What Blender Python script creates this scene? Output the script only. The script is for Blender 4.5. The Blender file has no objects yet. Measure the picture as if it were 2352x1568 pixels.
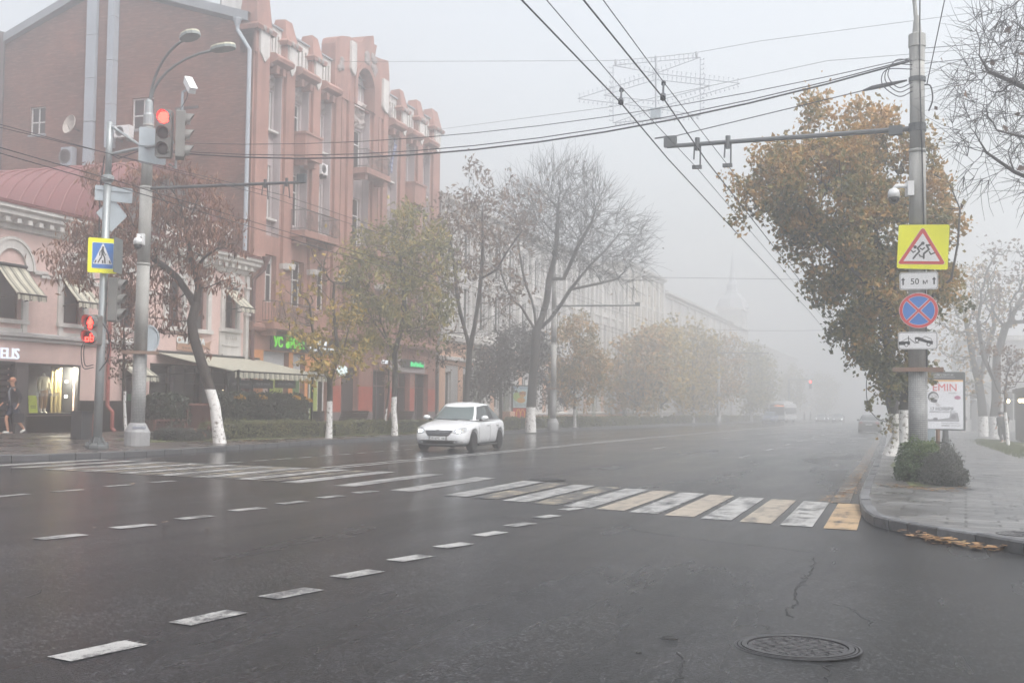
EXPO = 1.58; FOG = 0.009
import bpy, math, random
import numpy as np
from mathutils import Vector, Matrix
from mathutils.bvhtree import BVHTree
random.seed(11); rng = np.random.default_rng(5)
SC = bpy.context.scene; COL = SC.collection
R_ = math.radians; PI = math.pi

# ------------------------------------------------------------------ measured camera (photo read at 2352 x 1568)
F, CX, CY = 2679., 1176., 784.
def nrm(v): return v/np.linalg.norm(v)
_yv = nrm(np.array([(2110-CX)/F, (938-CY)/F, 1.]))
_zv = -nrm(np.array([-.012, 1., -((938-CY)-.012*(2110-CX))/F]))
_xv = np.cross(_yv, _zv)
RM = np.stack([_xv, _yv, _zv])
CAM = np.array([0., 0., 1.55])
GB, GC, X0 = -.02, -.0056, -9.
def gz(x, y): return GB*min(max(x, X0), 3.)+GC*y
PX = -20.8
def lz(x, y): return gz(x, y)+.13+.03*min(max(0., PX-x), 11.)      # left pavement
def rz(x, y): return gz(x, y)+.13                                  # right pavement
def ray(px, py): return RM@np.array([(px-CX)/F, (py-CY)/F, 1.])
def ground(px, py, h=0.):
    d = ray(px, py)
    t = (h-CAM[2])/(d[2]-GB*d[0]-GC*d[1]); P = CAM+t*d
    if P[0] < X0:
        t = (h+GB*X0-CAM[2])/(d[2]-GC*d[1]); P = CAM+t*d
    return P
def onX(px, py, X): d = ray(px, py); return CAM+d*(X/d[0])
def onY(px, py, Y): d = ray(px, py); return CAM+d*(Y/d[1])
def onZ(px, py, Z): d = ray(px, py); return CAM+d*((Z-CAM[2])/d[2])
def atD(px, py, zc): return CAM+ray(px, py)*zc
def depth(P): return float((RM.T@(np.array(P)-CAM))[2])

# ------------------------------------------------------------------ mesh builder
class MB:
    def __init__(s): s.v = []; s.f = []; s.m = []; s.mi = 0
    def add(s, vs, fs):
        o = len(s.v); s.v += [tuple(map(float, v)) for v in vs]
        s.f += [tuple(i+o for i in f) for f in fs]; s.m += [s.mi]*len(fs); return s
    def mat(s, i): s.mi = i; return s
    def box(s, x0, x1, y0, y1, z0, z1):
        v = [(x, y, z) for z in (z0, z1) for y in (y0, y1) for x in (x0, x1)]
        return s.add(v, [(0, 2, 3, 1), (4, 5, 7, 6), (0, 1, 5, 4), (2, 6, 7, 3), (0, 4, 6, 2), (1, 3, 7, 5)])
    def obox(s, o, u, v, n, a0, a1, b0, b1, c0, c1):
        o, u, v, n = map(np.array, (o, u, v, n))
        P = [o+u*a+v*b+n*c for c in (c0, c1) for b in (b0, b1) for a in (a0, a1)]
        return s.add(P, [(0, 2, 3, 1), (4, 5, 7, 6), (0, 1, 5, 4), (2, 6, 7, 3), (0, 4, 6, 2), (1, 3, 7, 5)])
    def tube(s, pts, r, n=8, cap=True):
        pts = [np.array(p, float) for p in pts]; k = len(pts)
        rs = [r]*k if np.isscalar(r) else list(r)
        vs = []; up = None
        for i in range(k):
            t = pts[min(i+1, k-1)]-pts[max(i-1, 0)]; t = t/(np.linalg.norm(t)+1e-9)
            if up is None:
                a = np.array([0, 0, 1.]) if abs(t[2]) < .9 else np.array([1., 0, 0])
            else: a = up
            b = np.cross(t, a); b = b/(np.linalg.norm(b)+1e-9); up = np.cross(b, t)
            for j in range(n):
                w = 2*PI*j/n; vs.append(pts[i]+rs[i]*(math.cos(w)*up+math.sin(w)*b))
        fs = [(i*n+j, i*n+(j+1) % n, (i+1)*n+(j+1) % n, (i+1)*n+j) for i in range(k-1) for j in range(n)]
        if cap: fs += [tuple(range(n-1, -1, -1)), tuple((k-1)*n+j for j in range(n))]
        return s.add(vs, fs)
    def lathe(s, o, prof, n=20, u=(1, 0, 0), v=(0, 1, 0), w=(0, 0, 1)):
        o, u, v, w = map(np.array, (o, u, v, w)); vs = []
        for r, h in prof:
            for j in range(n):
                a = 2*PI*j/n; vs.append(o+u*r*math.cos(a)+v*r*math.sin(a)+w*h)
        k = len(prof)
        fs = [(i*n+j, i*n+(j+1) % n, (i+1)*n+(j+1) % n, (i+1)*n+j) for i in range(k-1) for j in range(n)]
        fs += [tuple(range(n-1, -1, -1)), tuple((k-1)*n+j for j in range(n))]
        return s.add(vs, fs)
    def prism(s, poly, o, u, v, w0, w1):
        o, u, v = map(lambda q: np.array(q, float), (o, u, v)); n = np.cross(u, v); k = len(poly)
        vs = [o+u*a+v*b+n*w0 for a, b in poly]+[o+u*a+v*b+n*w1 for a, b in poly]
        fs = [tuple(range(k-1, -1, -1)), tuple(range(k, 2*k))]+[(i, (i+1) % k, k+(i+1) % k, k+i) for i in range(k)]
        return s.add(vs, fs)
    def ring(s, outer, inner, o, u, v, w0, w1):     # frame between two outlines with the same number of points
        o, u, v = map(lambda q: np.array(q, float), (o, u, v)); n = np.cross(u, v); k = len(outer)
        P = lambda L, w: [o+u*a+v*b+n*w for a, b in L]
        vs = P(outer, w0)+P(inner, w0)+P(outer, w1)+P(inner, w1); fs = []
        for i in range(k):
            j = (i+1) % k
            fs += [(i, j, k+j, k+i), (2*k+i, 3*k+i, 3*k+j, 2*k+j), (i, 2*k+i, 2*k+j, j), (k+i, k+j, 3*k+j, 3*k+i)]
        return s.add(vs, fs)
    def wall(s, o, u, v, W, H, holes, dep):          # front face with rectangular openings and their reveals
        o, u, v = map(lambda q: np.array(q, float), (o, u, v)); n = np.cross(u, v)
        us = sorted({0, W}|{h[0] for h in holes}|{h[1] for h in holes}); vs_ = sorted({0, H}|{h[2] for h in holes}|{h[3] for h in holes})
        us = [a for a in us if 0 <= a <= W]; vs_ = [a for a in vs_ if 0 <= a <= H]
        for a0, a1 in zip(us, us[1:]):
            for b0, b1 in zip(vs_, vs_[1:]):
                ca, cb = (a0+a1)/2, (b0+b1)/2
                if any(h[0] < ca < h[1] and h[2] < cb < h[3] for h in holes): continue
                s.add([o+u*a0+v*b0, o+u*a1+v*b0, o+u*a1+v*b1, o+u*a0+v*b1], [(0, 1, 2, 3)])
        for h in holes:
            a0, a1, b0, b1 = h[:4]; d = -n*dep
            c = [o+u*a0+v*b0, o+u*a1+v*b0, o+u*a1+v*b1, o+u*a0+v*b1]
            for i in range(4):
                p, q = c[i], c[(i+1) % 4]; s.add([p, p+d, q+d, q], [(0, 1, 2, 3)])
        return s
    def text(s, body, o, u, v, size, dep=.02, bold=0., align='CENTER', sx=1.):
        vs, fs = text_geo(body, size, dep, bold, align)
        o, u, v = map(lambda q: np.array(q, float), (o, u, v)); n = np.cross(u, v)
        return s.add([o+u*(p[0]*sx)+v*p[1]+n*p[2] for p in vs], fs)
    def build(s, name, mats, parent=None, smooth=False):
        return mk(name, np.array(s.v), s.f, mats, parent, smooth, s.m)

def cr(P, n=6):                                       # smooth curve through points
    P = [np.array(p, float) for p in P]; P = [2*P[0]-P[1]]+P+[2*P[-1]-P[-2]]; out = []
    for i in range(1, len(P)-2):
        a, b, c, d = P[i-1:i+3]
        for q in range(n): t = q/n; out.append(.5*(2*b+(c-a)*t+(2*a-5*b+4*c-d)*t*t+(3*b-a-3*c+d)*t**3))
    return out+[P[-2]]
def text_geo(body, size, dep, bold, align):
    c = bpy.data.curves.new('t', 'FONT'); c.body = body; c.size = size; c.extrude = dep/2; c.offset = bold
    c.align_x = align; c.resolution_u = 3
    o = bpy.data.objects.new('t', c); COL.objects.link(o)
    dg = bpy.context.evaluated_depsgraph_get(); me = bpy.data.meshes.new_from_object(o.evaluated_get(dg))
    vs = [(p.co.x, p.co.y, p.co.z+dep/2) for p in me.vertices]; fs = [tuple(p.vertices) for p in me.polygons]
    bpy.data.objects.remove(o); bpy.data.meshes.remove(me); bpy.data.curves.remove(c)
    return vs, fs

INV = {}                                              # roots whose parts are modelled in world coordinates
def mk(name, v, f, mats, parent=None, smooth=False, mi=None):
    me = bpy.data.meshes.new(name)
    me.from_pydata(np.asarray(v, float).tolist(), [], f)
    if not isinstance(mats, (list, tuple)): mats = [mats]
    for m in mats: me.materials.append(m)
    if mi is not None and len(mats) > 1: me.polygons.foreach_set('material_index', mi)
    if smooth: me.polygons.foreach_set('use_smooth', [True]*len(me.polygons))
    me.update()
    o = bpy.data.objects.new(name, me); COL.objects.link(o)
    if parent is not None:
        o.parent = parent
        if parent.name in INV: o.matrix_parent_inverse = INV[parent.name]
    return o
def tag(o, label, cat, group=None, kind=None):
    o['label'] = label; o['category'] = cat
    if group: o['group'] = group
    if kind: o['kind'] = kind
    return o
def thing(name, label, cat, loc=(0, 0, 0), rz=0., group=None, world=True, scale=1.):
    o = bpy.data.objects.new(name, None); COL.objects.link(o); o.empty_display_size = .2
    o.location = tuple(map(float, loc)); o.rotation_euler = (0, 0, rz); o.scale = (scale,)*3
    tag(o, label, cat, group)
    if world: INV[o.name] = Matrix.Translation(Vector(tuple(map(float, loc)))).inverted()
    return o
def structure(o): o['kind'] = 'structure'; return o
def dup(root, loc, rz=None, label=None):
    r = root.copy(); COL.objects.link(r); r.location = tuple(map(float, loc))
    if rz is not None: r.rotation_euler = (0, 0, rz)
    if label: r['label'] = label
    for ch in list(root.children):
        c = ch.copy(); COL.objects.link(c); c.parent = r
        for g in ch.children:
            d = g.copy(); COL.objects.link(d); d.parent = c
    return r

# ------------------------------------------------------------------ materials
def lin(c):
    if isinstance(c, str):
        c = c.lstrip('#'); c = [int(c[i:i+2], 16)/255 for i in (0, 2, 4)]
        return tuple(x/12.92 if x <= .04045 else ((x+.055)/1.055)**2.4 for x in c)
    return tuple(c)
class N:
    def __init__(s, m): s.t = m.node_tree; s.t.nodes.clear()
    def n(s, typ, **kw):
        o = s.t.nodes.new(typ)
        for k, v in kw.items():
            if k.startswith('_'): setattr(o, k[1:], v)
            else:
                i = o.inputs[int(k[1:])] if k[0] == 'i' and k[1:].isdigit() else o.inputs[k.replace('__', ' ')]
                if isinstance(v, bpy.types.NodeSocket): s.t.links.new(v, i)
                else: i.default_value = v
        return o
def c4(c): c = lin(c); return (c[0], c[1], c[2], 1.)
def ramp(N_, fac, stops):
    r = N_.n('ShaderNodeValToRGB', Fac=fac); e = r.color_ramp.elements
    while len(e) < len(stops): e.new(.5)
    for i, (p, c) in enumerate(stops): e[i].position = p; e[i].color = c4(c) if not isinstance(c, (int, float)) else (c, c, c, 1)
    return r.outputs[0]
_mc = {}
def mat(name, col, rough=.7, var=.12, scale=2., bump=0., bscale=40., metal=0., spec=.5, col2=None, emit=None, estr=0., streak=False, grime=0.):
    if name in _mc: return _mc[name]
    m = bpy.data.materials.new(name); m.use_nodes = True; k = N(m)
    tc = k.n('ShaderNodeTexCoord').outputs['Object']
    if streak:
        tc = k.n('ShaderNodeMapping', Vector=tc, Scale=(1, 1, .12)).outputs[0]
    c = lin(col); a = tuple(x*(1-var) for x in c); b = tuple(min(1, x*(1+var)) for x in c) if col2 is None else lin(col2)
    nz = k.n('ShaderNodeTexNoise', Vector=tc, Scale=scale, Detail=6., Roughness=.65).outputs[0]
    cr = ramp(k, nz, [(.3, a), (.7, b)])
    if grime:                                          # rain streaks and patched, faded areas
        s1 = k.n('ShaderNodeMapping', Vector=tc, Scale=(1.1, 1.1, .09)).outputs[0]
        g1 = k.n('ShaderNodeTexNoise', Vector=s1, Scale=1.6, Detail=6., Roughness=.7).outputs[0]; g2 = k.n('ShaderNodeTexNoise', Vector=tc, Scale=.7, Detail=8., Roughness=.75).outputs[0]
        cr = k.n('ShaderNodeMix', _data_type='RGBA', _blend_type='MULTIPLY', i0=1., i6=cr, i7=ramp(k, g1, [(.36, 1-grime), (.56, 1.)])).outputs[2]
        cr = k.n('ShaderNodeMix', _data_type='RGBA', _blend_type='MULTIPLY', i0=1., i6=cr, i7=ramp(k, g2, [(.32, 1-grime), (.44, .97), (.6, 1.), (.72, 1+grime*.4)])).outputs[2]
    p = k.n('ShaderNodeBsdfPrincipled', Base__Color=cr, Roughness=rough, Metallic=metal)
    p.inputs['Specular IOR Level'].default_value = spec
    if emit is not None:
        p.inputs['Emission Color'].default_value = c4(emit); p.inputs['Emission Strength'].default_value = estr
    if bump:
        nb = k.n('ShaderNodeTexNoise', Vector=tc, Scale=bscale, Detail=4.).outputs[0]
        bp = k.n('ShaderNodeBump', Strength=bump, Distance=.02, Height=nb); k.t.links.new(bp.outputs[0], p.inputs['Normal'])
    k.n('ShaderNodeOutputMaterial', Surface=p.outputs[0])
    _mc[name] = m; return m
def glass(name, tint=(.03, .035, .04), clear=.0, rough=.04, spec=.5):
    if name in _mc: return _mc[name]
    m = bpy.data.materials.new(name); m.use_nodes = True; k = N(m)
    p = k.n('ShaderNodeBsdfPrincipled', Base__Color=c4(tint), Roughness=rough)
    out = p.outputs[0]; p.inputs['Specular IOR Level'].default_value = spec
    if clear:
        t = k.n('ShaderNodeBsdfTransparent', Color=(.9, .92, .92, 1)); g = k.n('ShaderNodeBsdfGlossy', Roughness=rough)
        fc = k.n('ShaderNodeLayerWeight', Blend=.5).outputs[1]; fr = k.n('ShaderNodeMath', _operation='MULTIPLY_ADD', i0=k.n('ShaderNodeMath', _operation='POWER', i0=fc, i1=3.).outputs[0], i1=.6, i2=.03).outputs[0]
        out = k.n('ShaderNodeMixShader', i0=fr, i1=t.outputs[0], i2=g.outputs[0]).outputs[0]
    k.n('ShaderNodeOutputMaterial', Surface=out); _mc[name] = m; return m
def leafmat(name, cols, rough=.55, trans=.25, zgrad=None):
    if name in _mc: return _mc[name]
    m = bpy.data.materials.new(name); m.use_nodes = True; k = N(m)
    ri = k.n('ShaderNodeNewGeometry').outputs['Random Per Island']
    tc = k.n('ShaderNodeTexCoord').outputs['Object']
    nz = k.n('ShaderNodeTexNoise', Vector=tc, Scale=.9, Detail=2.).outputs[0]
    f = k.n('ShaderNodeMath', _operation='MULTIPLY_ADD', i0=nz, i1=1.5, i2=-.45).outputs[0]
    f2 = k.n('ShaderNodeMath', _operation='MULTIPLY_ADD', i0=ri, i1=.55, i2=f).outputs[0]
    f3 = k.n('ShaderNodeMath', _operation='SUBTRACT', i0=f2, i1=.15).outputs[0]
    if zgrad:                                         # leaves turn earlier towards the top
        z = k.n('ShaderNodeSeparateXYZ', Vector=tc).outputs[2]; zz = k.n('ShaderNodeMapRange', Value=z, i1=zgrad[0], i2=zgrad[1], i3=-.22, i4=.3).outputs[0]
        f3 = k.n('ShaderNodeMath', _operation='ADD', i0=f3, i1=zz).outputs[0]
    n = len(cols); cr = ramp(k, f3, [(.05+.9*i/(n-1), c) for i, c in enumerate(cols)])
    d = k.n('ShaderNodeBsdfPrincipled', Base__Color=cr, Roughness=rough)
    t = k.n('ShaderNodeBsdfTranslucent', Color=cr)
    mx = k.n('ShaderNodeMixShader', i0=trans, i1=d.outputs[0], i2=t.outputs[0])
    k.n('ShaderNodeOutputMaterial', Surface=mx.outputs[0]); _mc[name] = m; return m
def barkmat(name, col, wash=None):                    # wash: world height under which the bark is limewashed
    if name in _mc: return _mc[name]
    m = bpy.data.materials.new(name); m.use_nodes = True; k = N(m)
    tc = k.n('ShaderNodeTexCoord').outputs['Object']
    st = k.n('ShaderNodeMapping', Vector=tc, Scale=(1, 1, .25)).outputs[0]
    nz = k.n('ShaderNodeTexNoise', Vector=st, Scale=14., Detail=6.).outputs[0]
    c = lin(col); cr = ramp(k, nz, [(.3, tuple(x*.55 for x in c)), (.7, tuple(x*1.35 for x in c))])
    if wash is not None:
        z = k.n('ShaderNodeSeparateXYZ', Vector=tc).outputs[2]
        nn = k.n('ShaderNodeTexNoise', Vector=tc, Scale=9., Detail=5.).outputs[0]
        zz = k.n('ShaderNodeMath', _operation='MULTIPLY_ADD', i0=nn, i1=.06, i2=z).outputs[0]
        f = k.n('ShaderNodeMath', _operation='LESS_THAN', i0=zz, i1=wash+.03).outputs[0]
        sp = ramp(k, nn, [(.34, (.16, .14, .12)), (.42, (.62, .61, .6)), (.8, (.76, .76, .75))])
        cr = k.n('ShaderNodeMix', _data_type='RGBA', i0=f, i6=cr, i7=sp).outputs[2]
    p = k.n('ShaderNodeBsdfPrincipled', Base__Color=cr, Roughness=.85)
    bp = k.n('ShaderNodeBump', Strength=.6, Distance=.02, Height=nz); k.t.links.new(bp.outputs[0], p.inputs['Normal'])
    k.n('ShaderNodeOutputMaterial', Surface=p.outputs[0]); _mc[name] = m; return m
def emis(name, col, s):
    if name in _mc: return _mc[name]
    m = bpy.data.materials.new(name); m.use_nodes = True; k = N(m)
    e = k.n('ShaderNodeEmission', Color=c4(col), Strength=s); k.n('ShaderNodeOutputMaterial', Surface=e.outputs[0]); _mc[name] = m; return m

steel = mat('galvanised_steel', '#9aa0a2', .45, .18, 3., .1, 30., .6, streak=True)
concrete = mat('grey_pole_paint', '#9b9b98', .7, .16, 1.5, .25, 30., grime=.35)
darkmetal = mat('dark_metal', '#2c2e31', .5, .2, 5.)
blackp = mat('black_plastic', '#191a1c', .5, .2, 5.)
wirem = mat('wire_black', '#26282f', .6, .1)
whitep = mat('white_plastic', '#d9dadb', .4, .05)
whitew = mat('white_window_frame', '#c9c9c8', .5, .08)
dglass = glass('dark_window_glass', (.02, .024, .028), spec=.3)
cglass = glass('clear_shop_glass', clear=1.)
rubber = mat('rubber', '#17181a', .8, .2, 8.)
chrome = mat('chrome', '#c8cacc', .15, .03, metal=1.)
# ------------------------------------------------------------------ camera, light, air
cd = bpy.data.cameras.new('camera'); cam = bpy.data.objects.new('camera', cd); COL.objects.link(cam)
cd.sensor_width = 36; cd.lens = F/2352*36; cd.clip_end = 3000; cd.clip_start = .05
right, fwd = RM@np.array([1., 0, 0]), RM@np.array([0, 0, 1.]); upv = -(RM@np.array([0, 1., 0]))
cam.matrix_world = Matrix(((right[0], upv[0], -fwd[0], CAM[0]), (right[1], upv[1], -fwd[1], CAM[1]), (right[2], upv[2], -fwd[2], CAM[2]), (0, 0, 0, 1)))
SC.camera = cam
SUN_E, SUN_R = 58., 115.
w = bpy.data.worlds.new('World'); SC.world = w; w.use_nodes = True; k = N(w)
sk = k.n('ShaderNodeTexSky', _sky_type='NISHITA', _sun_disc=False, _sun_elevation=R_(SUN_E), _sun_rotation=R_(SUN_R), _air_density=1.5, _dust_density=6.)
hs = k.n('ShaderNodeHueSaturation', Saturation=.33, Color=sk.outputs[0])
bg = k.n('ShaderNodeBackground', Color=hs.outputs[0], Strength=.1)
k.n('ShaderNodeOutputWorld', Surface=bg.outputs[0])
sl = bpy.data.lights.new('sun', 'SUN'); sl.energy = .5; sl.angle = R_(60); sl.color = (1, .985, .96)
so = bpy.data.objects.new('sun', sl); COL.objects.link(so)
e, a = R_(SUN_E), R_(SUN_R)
sd = Vector((math.sin(a)*math.cos(e), math.cos(a)*math.cos(e), math.sin(e)))
so.rotation_euler = sd.to_track_quat('Z', 'Y').to_euler(); so.location = (0, 0, 60)
SC.view_settings.view_transform = 'Standard'; SC.view_settings.look = 'None'; SC.view_settings.gamma = 1; SC.view_settings.exposure = EXPO
SC.cycles.use_denoising = True
SC.cycles.volume_bounces = 14; SC.cycles.max_bounces = 16; SC.cycles.diffuse_bounces = 3; SC.cycles.glossy_bounces = 3
SC.cycles.transparent_max_bounces = 8; SC.cycles.sample_clamp_indirect = 4.
SC.cycles.use_light_tree = True
m = bpy.data.materials.new('haze_air'); m.use_nodes = True; k = N(m)
pv = k.n('ShaderNodeVolumePrincipled', Color=(.996, .997, .998, 1), Density=FOG, Anisotropy=.75)
pv.inputs['Density Attribute'].default_value = ''; pv.inputs['Temperature Attribute'].default_value = ''
k.n('ShaderNodeOutputMaterial', Volume=pv.outputs[0])
hz = MB().box(-180, 180, -60, 560, -6.5, 34).build('haze', m); hz['kind'] = 'stuff'
tag(hz, 'pale grey autumn fog filling the whole street', 'fog')
# ------------------------------------------------------------------ road, pavements, markings
def asphalt():
    m = bpy.data.materials.new('wet_asphalt'); m.use_nodes = True; k = N(m)
    tc = k.n('ShaderNodeTexCoord').outputs['Object']
    fine = k.n('ShaderNodeTexNoise', Vector=tc, Scale=55., Detail=4., Roughness=.7).outputs[0]
    vc = k.n('ShaderNodeTexVoronoi', Vector=tc, Scale=58.).outputs[1]; chip = k.n('ShaderNodeSeparateColor', Color=vc).outputs[0]
    tr = k.n('ShaderNodeMapping', Vector=tc, Scale=(1, .02, 1), Rotation=(0, 0, R_(1.2))).outputs[0]
    track = k.n('ShaderNodeTexNoise', Vector=tr, Scale=.9, Detail=3.).outputs[0]
    blot = k.n('ShaderNodeTexNoise', Vector=tc, Scale=1.6, Detail=5., Roughness=.7).outputs[0]
    st = k.n('ShaderNodeMapping', Vector=tc, Scale=(1, .16, 1), Rotation=(0, 0, R_(4))).outputs[0]
    big = k.n('ShaderNodeTexNoise', Vector=st, Scale=.55, Detail=6., Roughness=.6).outputs[0]
    mid = k.n('ShaderNodeTexNoise', Vector=tc, Scale=.35, Detail=7., Roughness=.62).outputs[0]
    vo = k.n('ShaderNodeTexVoronoi', Vector=tc, Scale=9.).outputs[0]
    pit = ramp(k, vo, [(.03, .25), (.09, 1.)])
    pn = k.n('ShaderNodeTexNoise', Vector=tc, Scale=1.1, Detail=3.).outputs[0]
    pm = ramp(k, pn, [(.52, 1.), (.62, 0.)])
    pitm = k.n('ShaderNodeMath', _operation='MAXIMUM', i0=pit, i1=pm).outputs[0]
    c1 = ramp(k, fine, [(.28, (.003, .0031, .0042)), (.5, (.012, .0125, .0145)), (.75, (.042, .0425, .0455))])
    c2 = ramp(k, mid, [(.3, .62), (.5, .95), (.72, 1.22)])
    c = k.n('ShaderNodeMix', _data_type='RGBA', _blend_type='MULTIPLY', i0=1., i6=c1, i7=c2).outputs[2]
    c = k.n('ShaderNodeMix', _data_type='RGBA', _blend_type='MULTIPLY', i0=.8, i6=c, i7=pitm).outputs[2]
    cc = ramp(k, chip, [(.05, .3), (.5, .8), (.8, 1.4), (.96, 3.4)])
    c = k.n('ShaderNodeMix', _data_type='RGBA', _blend_type='MULTIPLY', i0=1., i6=c, i7=cc).outputs[2]
    c = k.n('ShaderNodeMix', _data_type='RGBA', _blend_type='MULTIPLY', i0=.9, i6=c, i7=ramp(k, track, [(.35, .6), (.65, 1.35)])).outputs[2]
    c = k.n('ShaderNodeMix', _data_type='RGBA', _blend_type='MULTIPLY', i0=.8, i6=c, i7=ramp(k, blot, [(.32, .45), (.45, .95), (.7, 1.25)])).outputs[2]
    r1 = ramp(k, big, [(.3, .15), (.5, .24), (.75, .4)])
    xx = k.n('ShaderNodeSeparateXYZ', Vector=tc).outputs[0]                              # the far lanes hold more standing water
    xw = k.n('ShaderNodeMath', _operation='MULTIPLY_ADD', i0=mid, i1=9., i2=xx).outputs[0]
    wet = k.n('ShaderNodeMapRange', Value=xw, i1=-12., i2=1., i3=.5, i4=1.).outputs[0]
    r2 = k.n('ShaderNodeMath', _operation='MULTIPLY', i0=r1, i1=wet).outputs[0]
    bs = k.n('ShaderNodeMapRange', Value=xw, i1=-12., i2=1., i3=.18, i4=1.).outputs[0]
    p = k.n('ShaderNodeBsdfPrincipled', Base__Color=c, Roughness=r2)
    p.inputs['Specular IOR Level'].default_value = .24
    hsum = k.n('ShaderNodeMath', _operation='MULTIPLY_ADD', i0=chip, i1=.7, i2=fine).outputs[0]; bp = k.n('ShaderNodeBump', Strength=bs, Distance=.011, Height=hsum); k.t.links.new(bp.outputs[0], p.inputs['Normal'])
    k.n('ShaderNodeOutputMaterial', Surface=p.outputs[0]); return m
def paving(name, c1, c2, mort, bw, bh, rough, rot=0.):
    m = bpy.data.materials.new(name); m.use_nodes = True; k = N(m)
    tc = k.n('ShaderNodeTexCoord').outputs['Object']
    mp = k.n('ShaderNodeMapping', Vector=tc, Rotation=(0, 0, rot)).outputs[0]
    b = k.n('ShaderNodeTexBrick', Vector=mp, Scale=1., Color1=c4(c1), Color2=c4(c2), Mortar=c4(mort)); b.offset = .37; b.squash = 1.35; b.squash_frequency = 3
    b.inputs['Brick Width'].default_value = bw; b.inputs['Row Height'].default_value = bh; b.inputs['Mortar Size'].default_value = .02
    nz = k.n('ShaderNodeTexNoise', Vector=tc, Scale=.8, Detail=6., Roughness=.65).outputs[0]
    fn = k.n('ShaderNodeTexNoise', Vector=tc, Scale=35., Detail=4.).outputs[0]
    c = k.n('ShaderNodeMix', _data_type='RGBA', _blend_type='MULTIPLY', i0=1., i6=b.outputs[0], i7=ramp(k, nz, [(.3, .55), (.7, 1.15)])).outputs[2]
    c = k.n('ShaderNodeMix', _data_type='RGBA', _blend_type='MULTIPLY', i0=.6, i6=c, i7=ramp(k, fn, [(.3, .6), (.7, 1.1)])).outputs[2]
    p = k.n('ShaderNodeBsdfPrincipled', Base__Color=c, Roughness=ramp(k, nz, [(.3, rough*.6), (.7, rough*1.3)]))
    bp = k.n('ShaderNodeBump', Strength=.5, Distance=.01, Height=b.outputs[1]); bp.invert = True; k.t.links.new(bp.outputs[0], p.inputs['Normal'])
    k.n('ShaderNodeOutputMaterial', Surface=p.outputs[0]); return m
m_asph = asphalt()
m_paveL = paving('wet_brick_paving', (.075, .066, .064), (.11, .095, .09), (.03, .03, .03), .42, .21, .3)
m_paveR = paving('grey_slab_paving', (.075, .075, .077), (.17, .17, .17), (.018, .018, .018), .66, .33, .38, R_(2))
def stonemat(name, c, rough):
    m = bpy.data.materials.new(name); m.use_nodes = True; k = N(m)
    ri = k.n('ShaderNodeNewGeometry').outputs['Random Per Island']; tc = k.n('ShaderNodeTexCoord').outputs['Object']
    nz = k.n('ShaderNodeTexNoise', Vector=tc, Scale=5., Detail=7., Roughness=.75).outputs[0]
    c0 = lin(c); cr = ramp(k, ri, [(0, tuple(x*.7 for x in c0)), (1, tuple(x*1.3 for x in c0))])
    cr = k.n('ShaderNodeMix', _data_type='RGBA', _blend_type='MULTIPLY', i0=1., i6=cr, i7=ramp(k, nz, [(.35, .5), (.5, 1.), (.7, 1.2)])).outputs[2]
    p = k.n('ShaderNodeBsdfPrincipled', Base__Color=cr, Roughness=rough); bp = k.n('ShaderNodeBump', Strength=.5, Distance=.02, Height=nz); k.t.links.new(bp.outputs[0], p.inputs['Normal'])
    k.n('ShaderNodeOutputMaterial', Surface=p.outputs[0]); return m
m_kerb = stonemat('kerb_concrete', '#58595c', .6)
m_kerbd = mat('wet_kerb', '#4c4d50', .4, .25, 1.3, .3, 50.)

xs = [-175, -60, -40, -30, X0, -4, 0, 3, 60, 175]; ys = [-55, 0, 30, 80, 160, 300, 550]
v = [(x, y, gz(x, y)) for y in ys for x in xs]; nx = len(xs)
f = [(j*nx+i, j*nx+i+1, (j+1)*nx+i+1, (j+1)*nx+i) for j in range(len(ys)-1) for i in range(nx-1)]
structure(mk('road', v, f, m_asph))

def sheet(name, line, far, zf, m, out):               # raised pavement between an edge line and a far edge, with a kerb along the line
    L = [np.array(p) for p in line]
    v = []; f = []
    for i, (p, q) in enumerate(zip(L, far)):
        for t in (0, .12, .3, 1): 
            x = p[0]+(q[0]-p[0])*t; y = p[1]+(q[1]-p[1])*t; v.append((x, y, zf(x, y)))
    for i in range(len(L)-1):
        for j in range(3): 
            a = i*4+j; f.append((a, a+1, a+5, a+4) if out > 0 else (a, a+4, a+5, a+1))
    return structure(mk(name, v, f, m))
def resample(P, st):
    P = [np.array(p, float) for p in P]; out = []
    for a, b in zip(P, P[1:]):
        n = max(1, int(np.linalg.norm(b-a)/st)); out += [a+(b-a)*i/n for i in range(n)]
    return out+[P[-1]]
def kerb(name, line, zf, side, m, w=.16):
    """kerb stones laid end to end along a line; side = +1 pavement lies to the left of the walking direction"""
    b = MB(); L = line
    for a, c in zip(L, L[1:]):
        d = c-a; l = np.linalg.norm(d)
        if l < .05: continue
        k_ = max(1, round(l/1.0)) if a[1] < 90 else 1
        for i in range(k_):
            p, q = a+d*(i/k_), a+d*((i+1)/k_); t = (q-p)/np.linalg.norm(q-p); p = p+t*.013; q = q-t*.013
            nn = np.array([-t[1], t[0]])*side
            j1, j2 = [random.uniform(-.012, .012) for _ in range(2)]
            top = lambda r, jj: zf(r[0], r[1])+.012+jj
            pts = []
            for r, jj in ((p, j1), (q, j2)):
                o = r; i2 = r+nn*w; z0 = gz(*r)-.05
                pts += [(o[0], o[1], z0), (o[0], o[1], top(r, jj)-.025), (o[0]+nn[0]*.025, o[1]+nn[1]*.025, top(r, jj)), (i2[0], i2[1], top(r, jj)), (i2[0], i2[1], z0)]
            b.add(pts, [(i_, i_+1, i_+6, i_+5) for i_ in range(4)]+[(0, 4, 3, 2, 1), (5, 6, 7, 8, 9)])
    return structure(b.build(name, m))
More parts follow.
